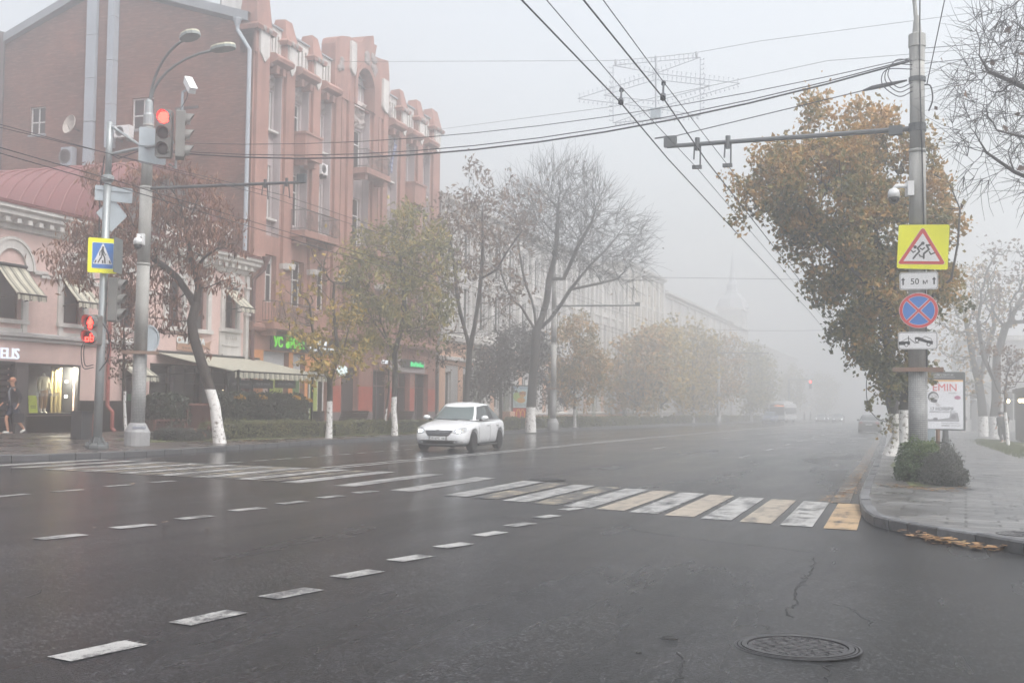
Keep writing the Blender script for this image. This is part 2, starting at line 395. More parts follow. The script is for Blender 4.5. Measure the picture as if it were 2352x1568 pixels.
# left side: kerb line runs away from the camera
KL = [(-75, 18.2), (-40, 18.6), (-27, 19.3), (-22.5, 20.2), (-20.6, 21.4), (-19.8, 23), (-19.6, 26.5), (-20.2, 32), (-21.0, 38), (-21.7, 50), (-22.4, 65), (-23, 109), (-22.9, 180), (-22.9, 520)]
KLr = resample(KL, 6.)
structure(sheet('pavement', KLr, [(-75, min(max(p[1]+(.1 if p[0] > -74 else 0), 18.3), 520)) for p in KLr], lz, m_paveL, 1))
kerb('kerb', KLr, lambda x, y: max(lz(x, y), gz(x, y)+.14), 1, m_kerbd)
# right side: corner in front of the camera
corner = [ground(*p, 0.)[:2] for p in ((2430, 1290), (2352, 1273), (2240, 1252), (2150, 1237), (2085, 1225), (2040, 1216), (2008, 1207), (1988, 1195), (1977, 1178), (1973, 1155))]
KR = [(40., 15.2), (9., 15.0)]+[tuple(c) for c in corner]+[(-1.08, 26.), (-1.3, 39), (-1.75, 62), (-2.6, 100), (-3.2, 150), (-3.6, 220), (-4., 520)]
KRr = resample(KR, 5.)
structure(sheet('pavement', KRr, [(60, min(520, max(p[1]+.3*(i > 0), 15.2))) for i, p in enumerate(KRr)], rz, m_paveR, -1))
kerb('kerb', KRr, rz, -1, m_kerb, .17)

def paint(name, c, wear, sc=7.):
    """worn road paint: wear 0..1 is the share of paint rubbed off"""
    m = bpy.data.materials.new(name); m.use_nodes = True; k = N(m)
    tc = k.n('ShaderNodeTexCoord').outputs['Object']
    a = k.n('ShaderNodeTexNoise', Vector=tc, Scale=38., Detail=5., Roughness=.75).outputs[0]
    b = k.n('ShaderNodeTexNoise', Vector=tc, Scale=3.2, Detail=5., Roughness=.7).outputs[0]
    st = k.n('ShaderNodeMapping', Vector=tc, Scale=(3.5, .35, 1)).outputs[0]
    d = k.n('ShaderNodeTexNoise', Vector=st, Scale=2.5, Detail=4.).outputs[0]
    s = k.n('ShaderNodeMath', _operation='MULTIPLY_ADD', i0=b, i1=.9, i2=a).outputs[0]
    s = k.n('ShaderNodeMath', _operation='MULTIPLY_ADD', i0=d, i1=.6, i2=s).outputs[0]
    t0 = .5+(wear-.5)*.25
    f_ = ramp(k, k.n('ShaderNodeMath', _operation='MULTIPLY', i0=s, i1=.4).outputs[0], [(t0-.015, 0.), (t0+.035, 1.)])
    cc = ramp(k, b, [(.3, tuple(x*.68 for x in lin(c))), (.5, tuple(x*.92 for x in lin(c))), (.7, tuple(x*1.08 for x in lin(c)))])
    col = k.n('ShaderNodeMix', _data_type='RGBA', i0=f_, i6=(.035, .035, .037, 1), i7=cc).outputs[2]
    p = k.n('ShaderNodeBsdfPrincipled', Base__Color=col, Roughness=.45)
    k.n('ShaderNodeOutputMaterial', Surface=p.outputs[0]); return m
m_wp = paint('white_road_paint', (.31, .31, .305), .4); m_yp = paint('yellow_road_paint', (.29, .25, .2), .3)
m_yw = paint('worn_yellow_paint', (.33, .28, .2), .58); m_thin = paint('worn_white_paint', (.45, .45, .44), .4)
m_gl = paint('dusty_kerb_line', (.2, .175, .145), .6)
def quadstrip(b, pts, w, h=.005):
    P = [np.array(p[:2]) for p in pts]; v = []
    for i, p in enumerate(P):
        t = P[min(i+1, len(P)-1)]-P[max(i-1, 0)]; t = t/np.linalg.norm(t); n_ = np.array([-t[1], t[0]])*w/2
        for q in (p-n_, p+n_): v.append((q[0], q[1], gz(*q)+h))
    b.add(v, [(2*i, 2*i+2, 2*i+3, 2*i+1) for i in range(len(P)-1)])
def stripes(name, xs_, m, w=.43, h=.005):
    b = MB()
    for x in xs_:
        yb = np.interp(-x, [1.2, 2.74, 4.9, 7.2, 9.5, 12, 14.6, 17, 20], [16.24, 16.53, 17.1, 17.7, 18.4, 19.1, 19.4, 19.8, 20.2])
        yt = yb+np.interp(-x, [1, 6, 20], [4.65, 4.4, 4.0])
        if x < X0-.3 or x > X0+.3: pts = [(x, yb), (x-.05, (yb+yt)/2), (x-.1, yt)]
        else: pts = [(x, yb), (x, (yb+yt)/2), (x, yt)]
        quadstrip(b, pts, w, h+(.006 if abs(x-X0) < .5 else 0))
    o = structure(b.build(name, m)); return o
stripes('crosswalk_stripes', [-1.58, -2.7, -3.8, -4.89, -5.98, -7.1, -8.22, -9.5, -10.75, -11.95, -13.0, -13.98, -15, -16, -17, -18, -19], m_wp)
stripes('crosswalk_stripes', [-2.14, -3.25, -4.34], m_yp); stripes('crosswalk_stripes', [-1.0], paint('orange_road_paint', (.36, .255, .15), .3))
stripes('crosswalk_stripes', [-5.44, -6.55, -11.35, -12.48, -13.5, -14.5, -15.5, -16.5], m_yw)
S1 = [(135, 1514, 312, 1476), (412, 1433, 545, 1404), (614, 1373, 722, 1352), (777, 1326, 864, 1310), (905, 1288, 980, 1275), (1010, 1257, 1075, 1247), (1098, 1230, 1152, 1221), (1170, 1208, 1219, 1201), (1234, 1189, 1278, 1183), (1293, 1171, 1331, 1166)]
S2 = [(87, 1238, 190, 1227), (262, 1213, 350, 1204), (410, 1192, 484, 1184), (534, 1173, 602, 1166), (642, 1157, 700, 1151), (734, 1143, 787, 1138), (817, 1132, 862, 1127)]
S3 = [(-60, 1145, 62, 1134), (122, 1129, 188, 1124), (245, 1117, 300, 1113), (345, 1108, 400, 1104)]
S4 = [(c0*.3516, 1029+y*.3516+1, c1_*.3516, 1029+y*.3516-1) for c0, c1_, y in ((1300, 1410, 103), (1485, 1580, 92), (1655, 1745, 81), (1815, 1900, 70), (1960, 2040, 59), (2095, 2170, 48), (2215, 2290, 40))]
S4 += [(735+c0*.3516, 1029+y*.3516+1, 735+c1_*.3516, 1029+y*.3516-1) for c0, c1_, y in ((245, 305, 31), (350, 415, 22), (455, 515, 15), (550, 605, 8))]
b = MB()
for S, wd in ((S1, .2), (S2, .19), (S3, .17), (S4, .13)):
    for a0, b0, a1, b1 in S:
        p, q = ground(a0, b0), ground(a1, b1); quadstrip(b, [p, q], wd)
for x, y in ((-5.45, 38), (-5.6, 46.), (-5.75, 54), (-5.9, 62), (-6.0, 71), (-6.15, 81), (-6.3, 92), (-6.5, 105), (-9.3, 42.5), (-9.8, 62.), (-10, 78), (-16.9, 60), (-17.2, 72)):
    quadstrip(b, [(x, y), (x-.03, y+2.6)], .14)
structure(b.build('lane_markings', m_wp))
b = MB()
SL_ = [(-12.62, 23.6), (-12.74, 30), (-12.9, 38), (-13.4, 58), (-13.7, 105), (-13.9, 240)]
for dx in (-.17, .17): quadstrip(b, [(x+dx, y) for x, y in resample(SL_, 8)], .12)
quadstrip(b, resample([(-18.0, 38.5), (-18.6, 60), (-19.3, 110)], 8), .1)
structure(b.build('centre_line', m_thin))
b = MB(); quadstrip(b, resample([(-1.28, 21), (-1.42, 26), (-1.62, 39), (-2.1, 62), (-2.95, 100), (-3.6, 150)], 4), .3, .006)
structure(b.build('edge_line', m_gl))
# cracks and dark spots in the asphalt
m_crack = mat('crack_dark', (.012, .012, .013), .8, .2)
b = MB()
def crack(pts, w):
    P = [ground(*p)[:2] for p in pts]; out = []
    for a_, c_ in zip(P, P[1:]):
        n_ = max(2, int(np.linalg.norm(c_-a_)/.07))
        out += [a_+(c_-a_)*i/n_+np.array([random.gauss(0, .018), random.gauss(0, .018)]) for i in range(n_)]
    quadstrip(b, out, w, .003)
crack([(1868, 1280), (1862, 1315), (1840, 1340), (1824, 1362), (1830, 1385), (1808, 1400), (1815, 1420)], .012)
crack([(1758, 1435), (1768, 1452)], .01); crack([(1905, 1525), (1895, 1568), (1900, 1640)], .012)
crack([(1920, 1385), (1950, 1396), (1985, 1420), (2010, 1440)], .009); crack([(1560, 1500), (1572, 1530), (1555, 1568), (1562, 1640)], .013)
crack([(1120, 1180), (1300, 1205), (1420, 1212), (1600, 1238), (1750, 1255), (1900, 1270)], .01); crack([(60, 1372), (110, 1350)], .008)
structure(b.build('road_cracks', m_crack))
b = MB()
for (px, py, r) in ((1535, 1465, .055), (1548, 1466, .03), (1467, 1499, .02)):
    c = ground(px, py); b.lathe((c[0], c[1], gz(c[0], c[1])+.002), [(r, 0), (r*.8, .006), (r*.3, .008)], 9)
structure(b.build('asphalt_holes', m_crack))
# iron covers
iron = mat('cast_iron', '#3f3f41', .5, .3, 6., .3, 60., .4)
def manhole(px, py, r, zf, label, grp='iron manhole covers'):
    c = ground(px, py, .13 if zf is rz else 0.); c = np.array([c[0], c[1], zf(c[0], c[1])+.004])
    t = thing('manhole_cover', label, 'manhole cover', c, 0, grp)
    b = MB()
    for r0, r1, h in ((r, r*.96, .006), (r*.94, r*.9, .008), (r*.88, r*.80, .012)):
        b.lathe(c, [(r0, 0), (r0, h), (r1, h), (r1, 0)], 48)
    b.build('rim', iron, t)
    b = MB(); b.lathe(c, [(r*.78, 0), (r*.78, .004), (.001, .005)], 40)
    for i in range(-4, 5):                                             # raised wavy ribs
        y = i*r*.165; half = math.sqrt(max(0, (r*.72)**2-y*y)); n_ = 22
        L = [(c[0]-half+2*half*q/n_, c[1]+y+r*.05*(1 if (q//2+i) % 2 else -1), c[2]+.006) for q in range(n_+1)]
        b.tube(L, r*.012, 4)
    b.lathe(c, [(r*.25, .004), (r*.25, .009), (r*.2, .009), (r*.2, .005)], 24)
    b.build('lid', iron, t)
    return t
manhole(1832, 1487, .41, gz, 'large cast iron manhole cover in the wet asphalt nearest the camera')
manhole(1252, 1101, .42, gz, 'dark manhole cover at the far edge of the zebra crossing')
manhole(2330, 1188, .36, rz, 'round cover set in the paving slabs of the corner, farther from the kerb')
manhole(2345, 1228, .33, rz, 'ribbed round cover in the paving just behind the corner kerb')
manhole(2195, 1124, .42, rz, 'dark round cover in the paving right below the green bushes')
# fallen leaves lying in the gutter and under the bush
def leafpatch(pts, n, spread, size, zf, h=.012):
    V = []; Fc = []
    P = [np.array(p, float) for p in pts]
    for _ in range(n):
        i = random.randrange(len(P)-1); t = random.random(); p = P[i]+(P[i+1]-P[i])*t
        x, y = p[0]+random.gauss(0, spread), p[1]+random.gauss(0, spread); z = zf(x, y)+h*random.uniform(.2, 3.)
        s_ = size*random.uniform(.5, 1.2); a_ = random.uniform(0, 6.3); tl = [random.uniform(-.5, .5)*s_ for _ in range(4)]
        k_ = len(V)
        for j, (ca, rr) in enumerate(((0, 1.), (PI*.5, .6), (PI, .9), (PI*1.5, .6))):
            V.append((x+math.cos(a_+ca)*rr*s_, y+math.sin(a_+ca)*rr*s_, z+abs(tl[j])*.6))
        Fc.append((k_, k_+1, k_+2)); Fc.append((k_, k_+2, k_+3))
    return V, Fc
m_dead = leafmat('fallen_leaf', [(.1, .055, .03), (.22, .12, .055), (.34, .2, .085), (.4, .27, .12)], .6, .1)
gut = [ground(*p)[:2] for p in ((2095, 1230), (2150, 1246), (2170, 1246), (2240, 1262), (2300, 1264))]
V, Fc = leafpatch(gut, 210, .075, .06, gz, .022)
V2, F2 = leafpatch([(-1.55, 20.8), (-1.25, 24), (-1.4, 30), (-1.55, 38), (-1.9, 55)], 520, .12, .045, gz)
Fc += [tuple(i+len(V) for i in q) for q in F2]; V += V2
V2, F2 = leafpatch([ground(*p, .13)[:2] for p in ((2050, 1115), (2090, 1122), (2160, 1128), (2210, 1122))], 150, .16, .05, rz)
Fc += [tuple(i+len(V) for i in q) for q in F2]; V += V2
V2, F2 = leafpatch([(1., 22), (3.5, 26), (5, 33)], 30, 1., .06, rz)
Fc += [tuple(i+len(V) for i in q) for q in F2]; V += V2
V2, F2 = leafpatch([(-21.8, 32), (-21.7, 37), (-22.3, 48), (-23., 60)], 300, .35, .07, lz)
Fc += [tuple(i+len(V) for i in q) for q in F2]; V += V2
V2, F2 = leafpatch([(-6, 9), (-15, 18), (-17, 26), (-8, 22)], 26, 1.5, .05, gz)
Fc += [tuple(i+len(V) for i in q) for q in F2]; V += V2
o = mk('fallen_leaves', V, Fc, m_dead); o['kind'] = 'stuff'; tag(o, 'scattered brown and orange fallen leaves on kerbs and paving', 'leaves')
# ------------------------------------------------------------------ left row of houses; the street fronts stand on the plane X = XF and look along +X
XF = -29.
UY, UZ, UX = (0, 1, 0), (0, 0, 1), (1, 0, 0)
def Y_(px, X=XF, py=900): return onX(px, py, X)[1]
def Z_(px, py, X=XF): return onX(px, py, X)[2]
def groundL(px, py):
    d = ray(px, py); a = GB*X0+.13+.03*PX
    return CAM+d*((a-CAM[2])/(d[2]+.03*d[0]-GC*d[1]))
pink = mat('pink_plaster', '#c8aea8', .8, .09, .9, .15, 25., grime=.1)
pinkd = mat('rose_plaster', '#c99d8d', .8, .1, .9, .15, 25.)
stucco = mat('white_stucco', '#c6c4c1', .75, .1, 1.6, .15, 25., grime=.25)
granite = mat('black_granite', '#1c1b1e', .3, .25, 4.)
redroof = mat('dark_red_roof', '#603331', .6, .2, .8)
redpipe = mat('red_pipe', '#8e4a45', .5, .12, 3.)
brownpipe = mat('brown_pipe', '#54393a', .5, .12, 3.)
greyroof = mat('grey_tin', '#83898f', .5, .12, 1.)
def stripemat(name, a, b, period, axis=1):
    m = bpy.data.materials.new(name); m.use_nodes = True; k = N(m)
    tc = k.n('ShaderNodeTexCoord').outputs['Object']; s = k.n('ShaderNodeSeparateXYZ', Vector=tc).outputs[axis]
    q = k.n('ShaderNodeMath', _operation='MULTIPLY', i0=s, i1=1/period).outputs[0]
    q = k.n('ShaderNodeMath', _operation='FRACT', i0=q).outputs[0]
    nz = k.n('ShaderNodeTexNoise', Vector=tc, Scale=5., Detail=4.).outputs[0]
    col = ramp(k, q, [(0, a), (.36, a), (.4, b), (.62, b), (.66, a), (.74, a), (.77, b), (.84, b), (.87, a)])
    col = k.n('ShaderNodeMix', _data_type='RGBA', _blend_type='MULTIPLY', i0=.5, i6=col, i7=ramp(k, nz, [(.3, .7), (.7, 1.1)])).outputs[2]
    p = k.n('ShaderNodeBsdfPrincipled', Base__Color=col, Roughness=.85); k.n('ShaderNodeOutputMaterial', Surface=p.outputs[0]); return m
awn = stripemat('striped_canvas', '#bab7a8', '#66675f', .4)
def rect(y0, y1, z0, z1): return [(y0, z0), (y1, z0), (y1, z1), (y0, z1)]
def window(par, o, u, v, W, H, cols=2, tr=.3, fw=.07, fm=None, name='window', sub=None, rows=()):
    """framed window filling an opening W x H whose lower corner is o; sub-part: its pane"""
    fm = fm or whitew; b = MB()
    b.ring(rect(0, W, 0, H), rect(fw, W-fw, fw, H-fw), o, u, v, -.05, .03)
    for i in range(1, cols): x = W*i/cols; b.obox(o, u, v, np.cross(u, v), x-fw*.45, x+fw*.45, fw, H-fw, -.04, .022)
    for t in ((1-tr,) if tr else ())+tuple(rows): b.obox(o, u, v, np.cross(u, v), fw, W-fw, H*t-fw*.45, H*t+fw*.45, -.04, .018)
    fo = b.build(name, fm, par)
    p = MB(); p.obox(o, u, v, np.cross(u, v), fw*.6, W-fw*.6, fw*.6, H-fw*.6, -.03, -.012); p.build('pane', dglass, fo)
    return fo
def moulding(b, prof, y0, y1, X=XF):                  # horizontal moulding: profile (out, z) swept along Y
    k_ = len(prof); vs = [(X+p, y, z) for y in (y0, y1) for p, z in prof]
    b.add(vs, [(i, i+1, k_+i+1, k_+i) for i in range(k_-1)]+[tuple(range(k_)), tuple(range(2*k_-1, k_-1, -1))])
def arc(cy, cz, r, a0, a1, n): return [(cy+r*math.cos(a0+(a1-a0)*i/n), cz+r*math.sin(a0+(a1-a0)*i/n)) for i in range(n+1)]

# ============ pink two storey house
T = thing('pink_house', 'two storey pink house with white arched window surrounds and dark red roof', 'house', (XF, 33, lz(XF, 33)))
Y1 = 46.25
wins = [(28.2, 1.1, 4.2, 5.95), (31.5, 1.15, 4.2, 5.95), (34.63, 1.05, 4.24, 5.85), (37.75, 1.05, 4.3, 5.85), (40.75, 1.0, 4.55, 6.5), (42.55, 1.0, 4.55, 6.5), (44.85, .95, 4.74, 6.5)]
holes = [(c-w/2-18, c+w/2-18, a, b_) for c, w, a, b_ in wins]
holes += [(32.4-18, 35.13-18, .98, 2.75), (28.6-18, 31.85-18, .4, 2.78), (37.55-18, 38.55-18, .5, 2.75), (39.3-18, 45.9-18, .4, 3.0)]
b = MB(); b.wall((XF, 18, 0), UY, UZ, Y1-18, 7.5, holes, .28); b.build('wall', pink, T)
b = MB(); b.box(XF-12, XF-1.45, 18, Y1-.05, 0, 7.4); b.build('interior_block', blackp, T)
for i, (c, w, a, b_) in enumerate(wins):
    window(T, (XF-.2, c-w/2, a), UY, UZ, w, b_-a, 1 if i < 3 else 2, 0 if i < 3 else .3, .06, brownpipe if i < 4 else mat('brown_frame', '#5a3a36', .6))
for i, (c, w, a, b_) in enumerate(wins):               # white surrounds, arches, sills
    h = w/2; b = MB()
    if i < 4:
        zs = b_-.05; ro, ri = h+.42, h+.12
        b.ring([(c-ro, zs)]+arc(c, zs, ro, PI, 0, 16)+[(c+ro, zs)], [(c-ri, zs)]+arc(c, zs, ri, PI, 0, 16)+[(c+ri, zs)], (XF, 0, 0), UY, UZ, 0, .09)
        b.ring(arc(c, zs, ro+.1, PI, 0, 16), arc(c, zs, ro, PI, 0, 16), (XF, 0, 0), UY, UZ, 0, .13)
        for s in (-1, 1): b.box(XF, XF+.07, c+s*(h+.14)-.14, c+s*(h+.14)+.14, a-.1, zs)
        b.box(XF, XF+.12, c-h-.3, c+h+.3, a-.14, a)
        for s in (-1, 1): b.box(XF, XF+.08, c+s*(h+.12)-.11, c+s*(h+.12)+.11, 3.75, a-.14)
        b.box(XF, XF+.06, c-h, c+h, 3.75, 3.9); b.box(XF, XF+.08, c+ro+.1, c+ro+.75, zs-.06, zs+.08); b.box(XF, XF+.08, c-ro-.75, c-ro-.1, zs-.06, zs+.08)
    else:
        for s in (-1, 1): b.box(XF, XF+.1, c+s*(h+.13)-.13, c+s*(h+.13)+.13, a, b_+.1)
        b.box(XF, XF+.16, c-h-.35, c+h+.35, a-.16, a); b.box(XF, XF+.12, c-h-.3, c+h+.3, b_+.1, b_+.28)
        if i == 6: b.prism([(c-h-.45, b_+.3), (c+h+.45, b_+.3), (c, b_+.75)], (XF, 0, 0), UY, UZ, 0, .2)
        else:
            b.ring(arc(c, b_+.25, h+.3, PI, 0, 12), arc(c, b_+.25, h+.02, PI, 0, 12), (XF, 0, 0), UY, UZ, 0, .14)
    b.build('window_surround', stucco, T)
b = MB(); b.box(XF, XF+.05, 44.05, 45.75, 3.36, 4.58); b.box(XF, XF+.09, 44.25, 45.5, 3.5, 3.6)
b.box(XF, XF+.09, 44.25, 45.5, 3.95, 4.0)
for q in range(6): b.box(XF+.05, XF+.1, 44.5+q*.16, 44.58+q*.16, 4.25, 4.45)
b.build('white_panel', stucco, T)
b = MB(); moulding(b, [(0, 3.48), (.1, 3.5), (.1, 3.58), (.2, 3.64), (.2, 3.74), (0, 3.8)], 18, 38.6); b.build('belt_moulding', mat('grey_stucco', '#a9a8a8', .7), T)
b = MB()
moulding(b, [(0, 7.2), (.1, 7.25), (.1, 7.4), (.22, 7.46), (.22, 7.52), (.5, 7.66), (.5, 7.78), (.62, 7.86), (.62, 8.0), (0, 8.05)], 18, 46.6)
y = 18.3
while y < 46: b.box(XF+.1, XF+.42, y, y+.2, 7.42, 7.58); y += .52
b.build('cornice', stucco, T)
b = MB(); y = 44.05
b.box(XF, XF+.14, 46.0, 46.24, 3.4, 7.2)
for z in (5.4, 5.6, 6.6): b.box(XF, XF+.2, 45.94, 46.3, z, z+.1)
b.build('corner_pilaster', stucco, T)
for y0, y1, z1 in ((35.13, 38.4, 1.48), (18, 28.5, 1.48), (32.3, 35.13, .93)): MB().box(XF, XF+.06, y0, y1, .2, z1).build('plinth', granite, T)
b = MB(); b.box(XF-.1, XF+.1, 31.87, 32.38, .2, 2.76); b.build('pillar', mat('shop_pillar', '#4a4647', .6), T)
# shop window
sw = MB(); sw.ring(rect(32.4, 35.13, .95, 2.76), rect(32.5, 35.02, 1.03, 2.68), (XF, 0, 0), UY, UZ, -.12, .03); fo = sw.build('shop_window', mat('anthracite', '#2d2d30', .5), T)
MB().box(XF-.06, XF-.045, 32.5, 35.02, 1.03, 2.68).build('pane', cglass, fo)
t_ = MB().text('ДО 56 РАЗМЕРА', (XF-.042, 33.55, 1.62), UY, UZ, .15, .002, .003, 'CENTER'); t_.build('window_lettering', mat('grey_film', '#7f8487', .6), fo)
b = MB(); b.box(XF-1.2, XF-.02, 32.38, 35.15, .9, .95); b.box(XF-1.25, XF-1.2, 32.3, 35.2, .9, 2.8); b.box(XF-1.2, XF-.1, 32.3, 32.38, .9, 2.8); b.box(XF-1.2, XF-.1, 35.15, 35.2, .9, 2.8)
b.box(XF-1.2, XF-.1, 32.3, 35.2, 2.78, 2.82); b.build('display_box', mat('display_dark', '#25262a', .8), T)
b = MB()
for q in range(7): b.tube([(XF-.9+.06*q, 34.75+.05*(q % 3), 1.0), (XF-.9+.06*q, 34.75+.05*(q % 3), 2.7)], .045, 6)
b.build('curtain', mat('gold_curtain', '#8a7d58', .5, .3, 5.), T)
for z in (1.62, 2.16): 
    q = MB(); q.lathe((XF-.35, 34.85, z), [(.05, -.05), (.055, 0), (.05, .05)], 12); q.build('spotlight', emis('shop_spot', (1, .93, .75), 4.), T)
b = MB(); b.ring(rect(28.6, 31.85, .4, 2.78), rect(28.7, 31.75, .5, 2.68), (XF, 0, 0), UY, UZ, -.12, .02)
for q in range(11): b.box(XF-.1, XF-.06, 28.7, 31.75, .55+q*.2, .70+q*.2)
b.build('shutter', granite, T)
b = MB(); b.ring(rect(37.55, 38.55, .5, 2.75), rect(37.68, 38.42, .5, 2.62), (XF, 0, 0), UY, UZ, -.1, .12); b.box(XF-.15, XF-.1, 37.68, 38.42, .5, 2.62); b.build('side_door', mat('side_door_dark', '#3a3a3c', .5), T)
b = MB(); b.box(XF-.1, XF-.02, 37.95, 38.25, 1.25, 1.75); b.build('green_notice', mat('green_notice', '#4d7a5f', .6), T)
# glazed cafe front under the awning
b = MB()
for y in (39.3, 40.4, 41.5, 42.4, 43.6, 44.7, 45.8): b.box(XF-.12, XF+.04, y-.05, y+.05, .4, 3.0)
b.box(XF-.12, XF+.04, 39.3, 45.85, 2.9, 3.0); b.box(XF-.12, XF+.04, 39.3, 45.85, 2.2, 2.27); b.box(XF-.12, XF+.04, 39.3, 45.85, .4, .52)
fo = b.build('cafe_front', blackp, T)
MB().box(XF-.08, XF-.065, 39.3, 45.85, .45, 2.95).build('pane', dglass, fo)
for y, w in ((41.0, .35), (43.0, .3)): MB().box(XF-.02, XF+.15, y-w, y+w, .4, 2.95).build('grey_pilaster', mat('grey_pilaster', '#7b7a7c', .7), T)
b = MB()
b.tube([(XF+.14, 36.55, 7.3), (XF+.14, 36.55, 1.3), (XF+.32, 36.62, 1.05), (XF+.32, 36.62, .45), (XF+.45, 36.65, .32)], .075, 8); b.build('downpipe', redpipe, T)
b = MB(); b.tube([(XF+.75, 46.6, 8.0), (XF+.7, 46.6, 7.6), (XF+.25, 46.4, 7.1), (XF+.25, 46.4, 3.6), (XF+.3, 46.5, 3.2), (XF+.25, 46.4, 2.8), (XF+.25, 46.4, .4)], .09, 8)
b.lathe((XF+.75, 46.6, 7.85), [(.1, 0), (.2, .25), (.2, .3)], 10); b.build('downpipe', brownpipe, T)
# roof: metal slope, ribbed barrel attic with an arched glazed end, ornamental gablet
b = MB(); e0, r0 = (XF+.66, 8.06), (XF-8, 9.9)
b.add([(e0[0], 18, e0[1]), (e0[0], 46.8, e0[1]), (r0[0], 46.8, r0[1]), (r0[0], 18, r0[1]), (e0[0], 18, e0[1]-.08), (e0[0], 46.8, e0[1]-.08)], [(0, 1, 2, 3), (0, 4, 5, 1)])
b.add([(r0[0], 18, r0[1]), (r0[0], 46.2, r0[1]), (XF-13, 46.2, r0[1]), (XF-13, 18, r0[1])], [(0, 1, 2, 3)])
y = 18.3
while y < 46.7: b.obox((e0[0], y, e0[1]), (r0[0]-e0[0], 0, r0[1]-e0[1]), UY, (0, 0, 1), 0, 1, -.02, .02, 0, .05); y += .5
b.build('roof', redroof, T)
cy, cz, ry, rzz = 41.5, 8.2, 3.65, 3.35
b = MB(); n_ = 20; P = [(cy+ry*math.cos(PI*i/n_), cz+rzz*math.sin(PI*i/n_)) for i in range(n_+1)]
b.add([(x, y, z) for x in (XF-1.0, XF-11.5) for y, z in P], [(i, i+1, n_+2+i, n_+1+i) for i in range(n_)])
for q in range(14):
    x = XF-1.3-q*.75; b.tube([(x, cy+(ry+.03)*math.cos(PI*i/n_), cz+(rzz+.03)*math.sin(PI*i/n_)) for i in range(n_+1)], .05, 4)
b.build('barrel_attic', mat('rose_sheet_metal', '#7b5050', .5, .12, .7), T, True)
b = MB(); ro = [(y, z) for y, z in P]; ri = [(cy+(ry-.55)*math.cos(PI*i/n_), cz+(rzz-.5)*math.sin(PI*i/n_)) for i in range(n_+1)]
b.ring(ro, ri, (XF-1.0, 0, 0), UY, UZ, -.1, .25); b.build('attic_arch', redroof, T)
b = MB(); b.prism([(y, z) for y, z in ri][::-1], (XF-1.0, 0, 0), UY, UZ, -.2, -.1)
for y in np.linspace(cy-2.6, cy+2.6, 9): b.box(XF-1.1, XF-1.02, y-.03, y+.03, cz, cz+rzz*math.sqrt(max(0, 1-((y-cy)/(ry-.4))**2))-.4)
b.build('attic_glazing', mat('attic_grey', '#5a5759', .6), T)
GD = -1.5
gp = [(41.15, 8.0), (45.2, 8.0), (45.1, 8.35), (44.6, 8.5), (44.75, 8.95), (44.3, 9.05), (44.0, 9.3)]+arc(43.3, 9.2, .62, .2, PI-.2, 8)+[(42.5, 9.2), (42.3, 8.95), (41.3, 8.95), (41.3, 8.4)]
gp = [(y+GD, z) for y, z in gp]; b = MB(); b.prism(gp, (XF+.1, 0, 0), UY, UZ, -.25, .1)
b.ring([(y, z) for y, z in arc(43.3+GD, 9.2, .78, 0, PI, 10)], [(y, z) for y, z in arc(43.3+GD, 9.2, .55, 0, PI, 10)], (XF+.2, 0, 0), UY, UZ, 0, .15)
b.box(XF+.1, XF+.35, 44.0+GD, 44.95+GD, 9.0, 9.14); b.box(XF+.1, XF+.35, 41.2+GD, 42.4+GD, 8.92, 9.05); b.box(XF+.1, XF+.3, 42.0+GD, 42.3+GD, 8.0, 8.9); b.box(XF+.1, XF+.3, 44.3+GD, 44.6+GD, 8.0, 8.9)
b.build('ornamental_gablet', stucco, T)
b = MB(); b.prism([(y+GD, z) for y, z in ((42.4, 8.1), (44.2, 8.1), (44.0, 8.9), (43.3, 9.25), (42.6, 8.9))], (XF+.2, 0, 0), UY, UZ, 0, .03); b.build('gablet_field', pink, T)

# signs and fittings on the pink house
sg = MB(); sg.text('ELIS', (XF+.06, 31.08, 2.86), UY, UZ, .52, .06, .0, 'LEFT', 1.)
o = sg.build('shop_sign', emis('white_led', (.8, .88, 1.), .5)); tag(o, 'glowing white letters ELIS over the shop window of the pink house', 'sign')
T2 = thing('shop_sign', 'brown fish shaped board lettered СМЕТАНА on the pink wall', 'sign', (XF, 42, 3.6))
b = MB(); b.prism([(40.95, 3.62), (42.7, 3.55), (42.75, 3.75), (43.0, 3.82), (43.35, 3.7), (43.28, 3.9), (43.4, 4.1), (43.0, 3.98), (42.75, 4.05), (42.7, 4.28), (41.0, 4.35)], (XF, 0, 0), UY, UZ, .01, .06)
b.build('board', mat('brown_board', '#9a7a66', .7, .15, 4.), T2)
b = MB(); b.text('СМЕТАНА', (XF+.065, 41.88, 3.9), UY, UZ, .36, .03, .008, 'CENTER', 1.12); b.build('lettering', emis('white_sign_letters', (.9, .93, .9), .32), T2)
b = MB(); 
for q in range(6): b.box(XF+.06, XF+.068, 41.3+q*.2, 41.42+q*.2, 3.68, 3.75)
b.build('small_lettering', mat('dim_brown', '#6a5145', .7), T2)
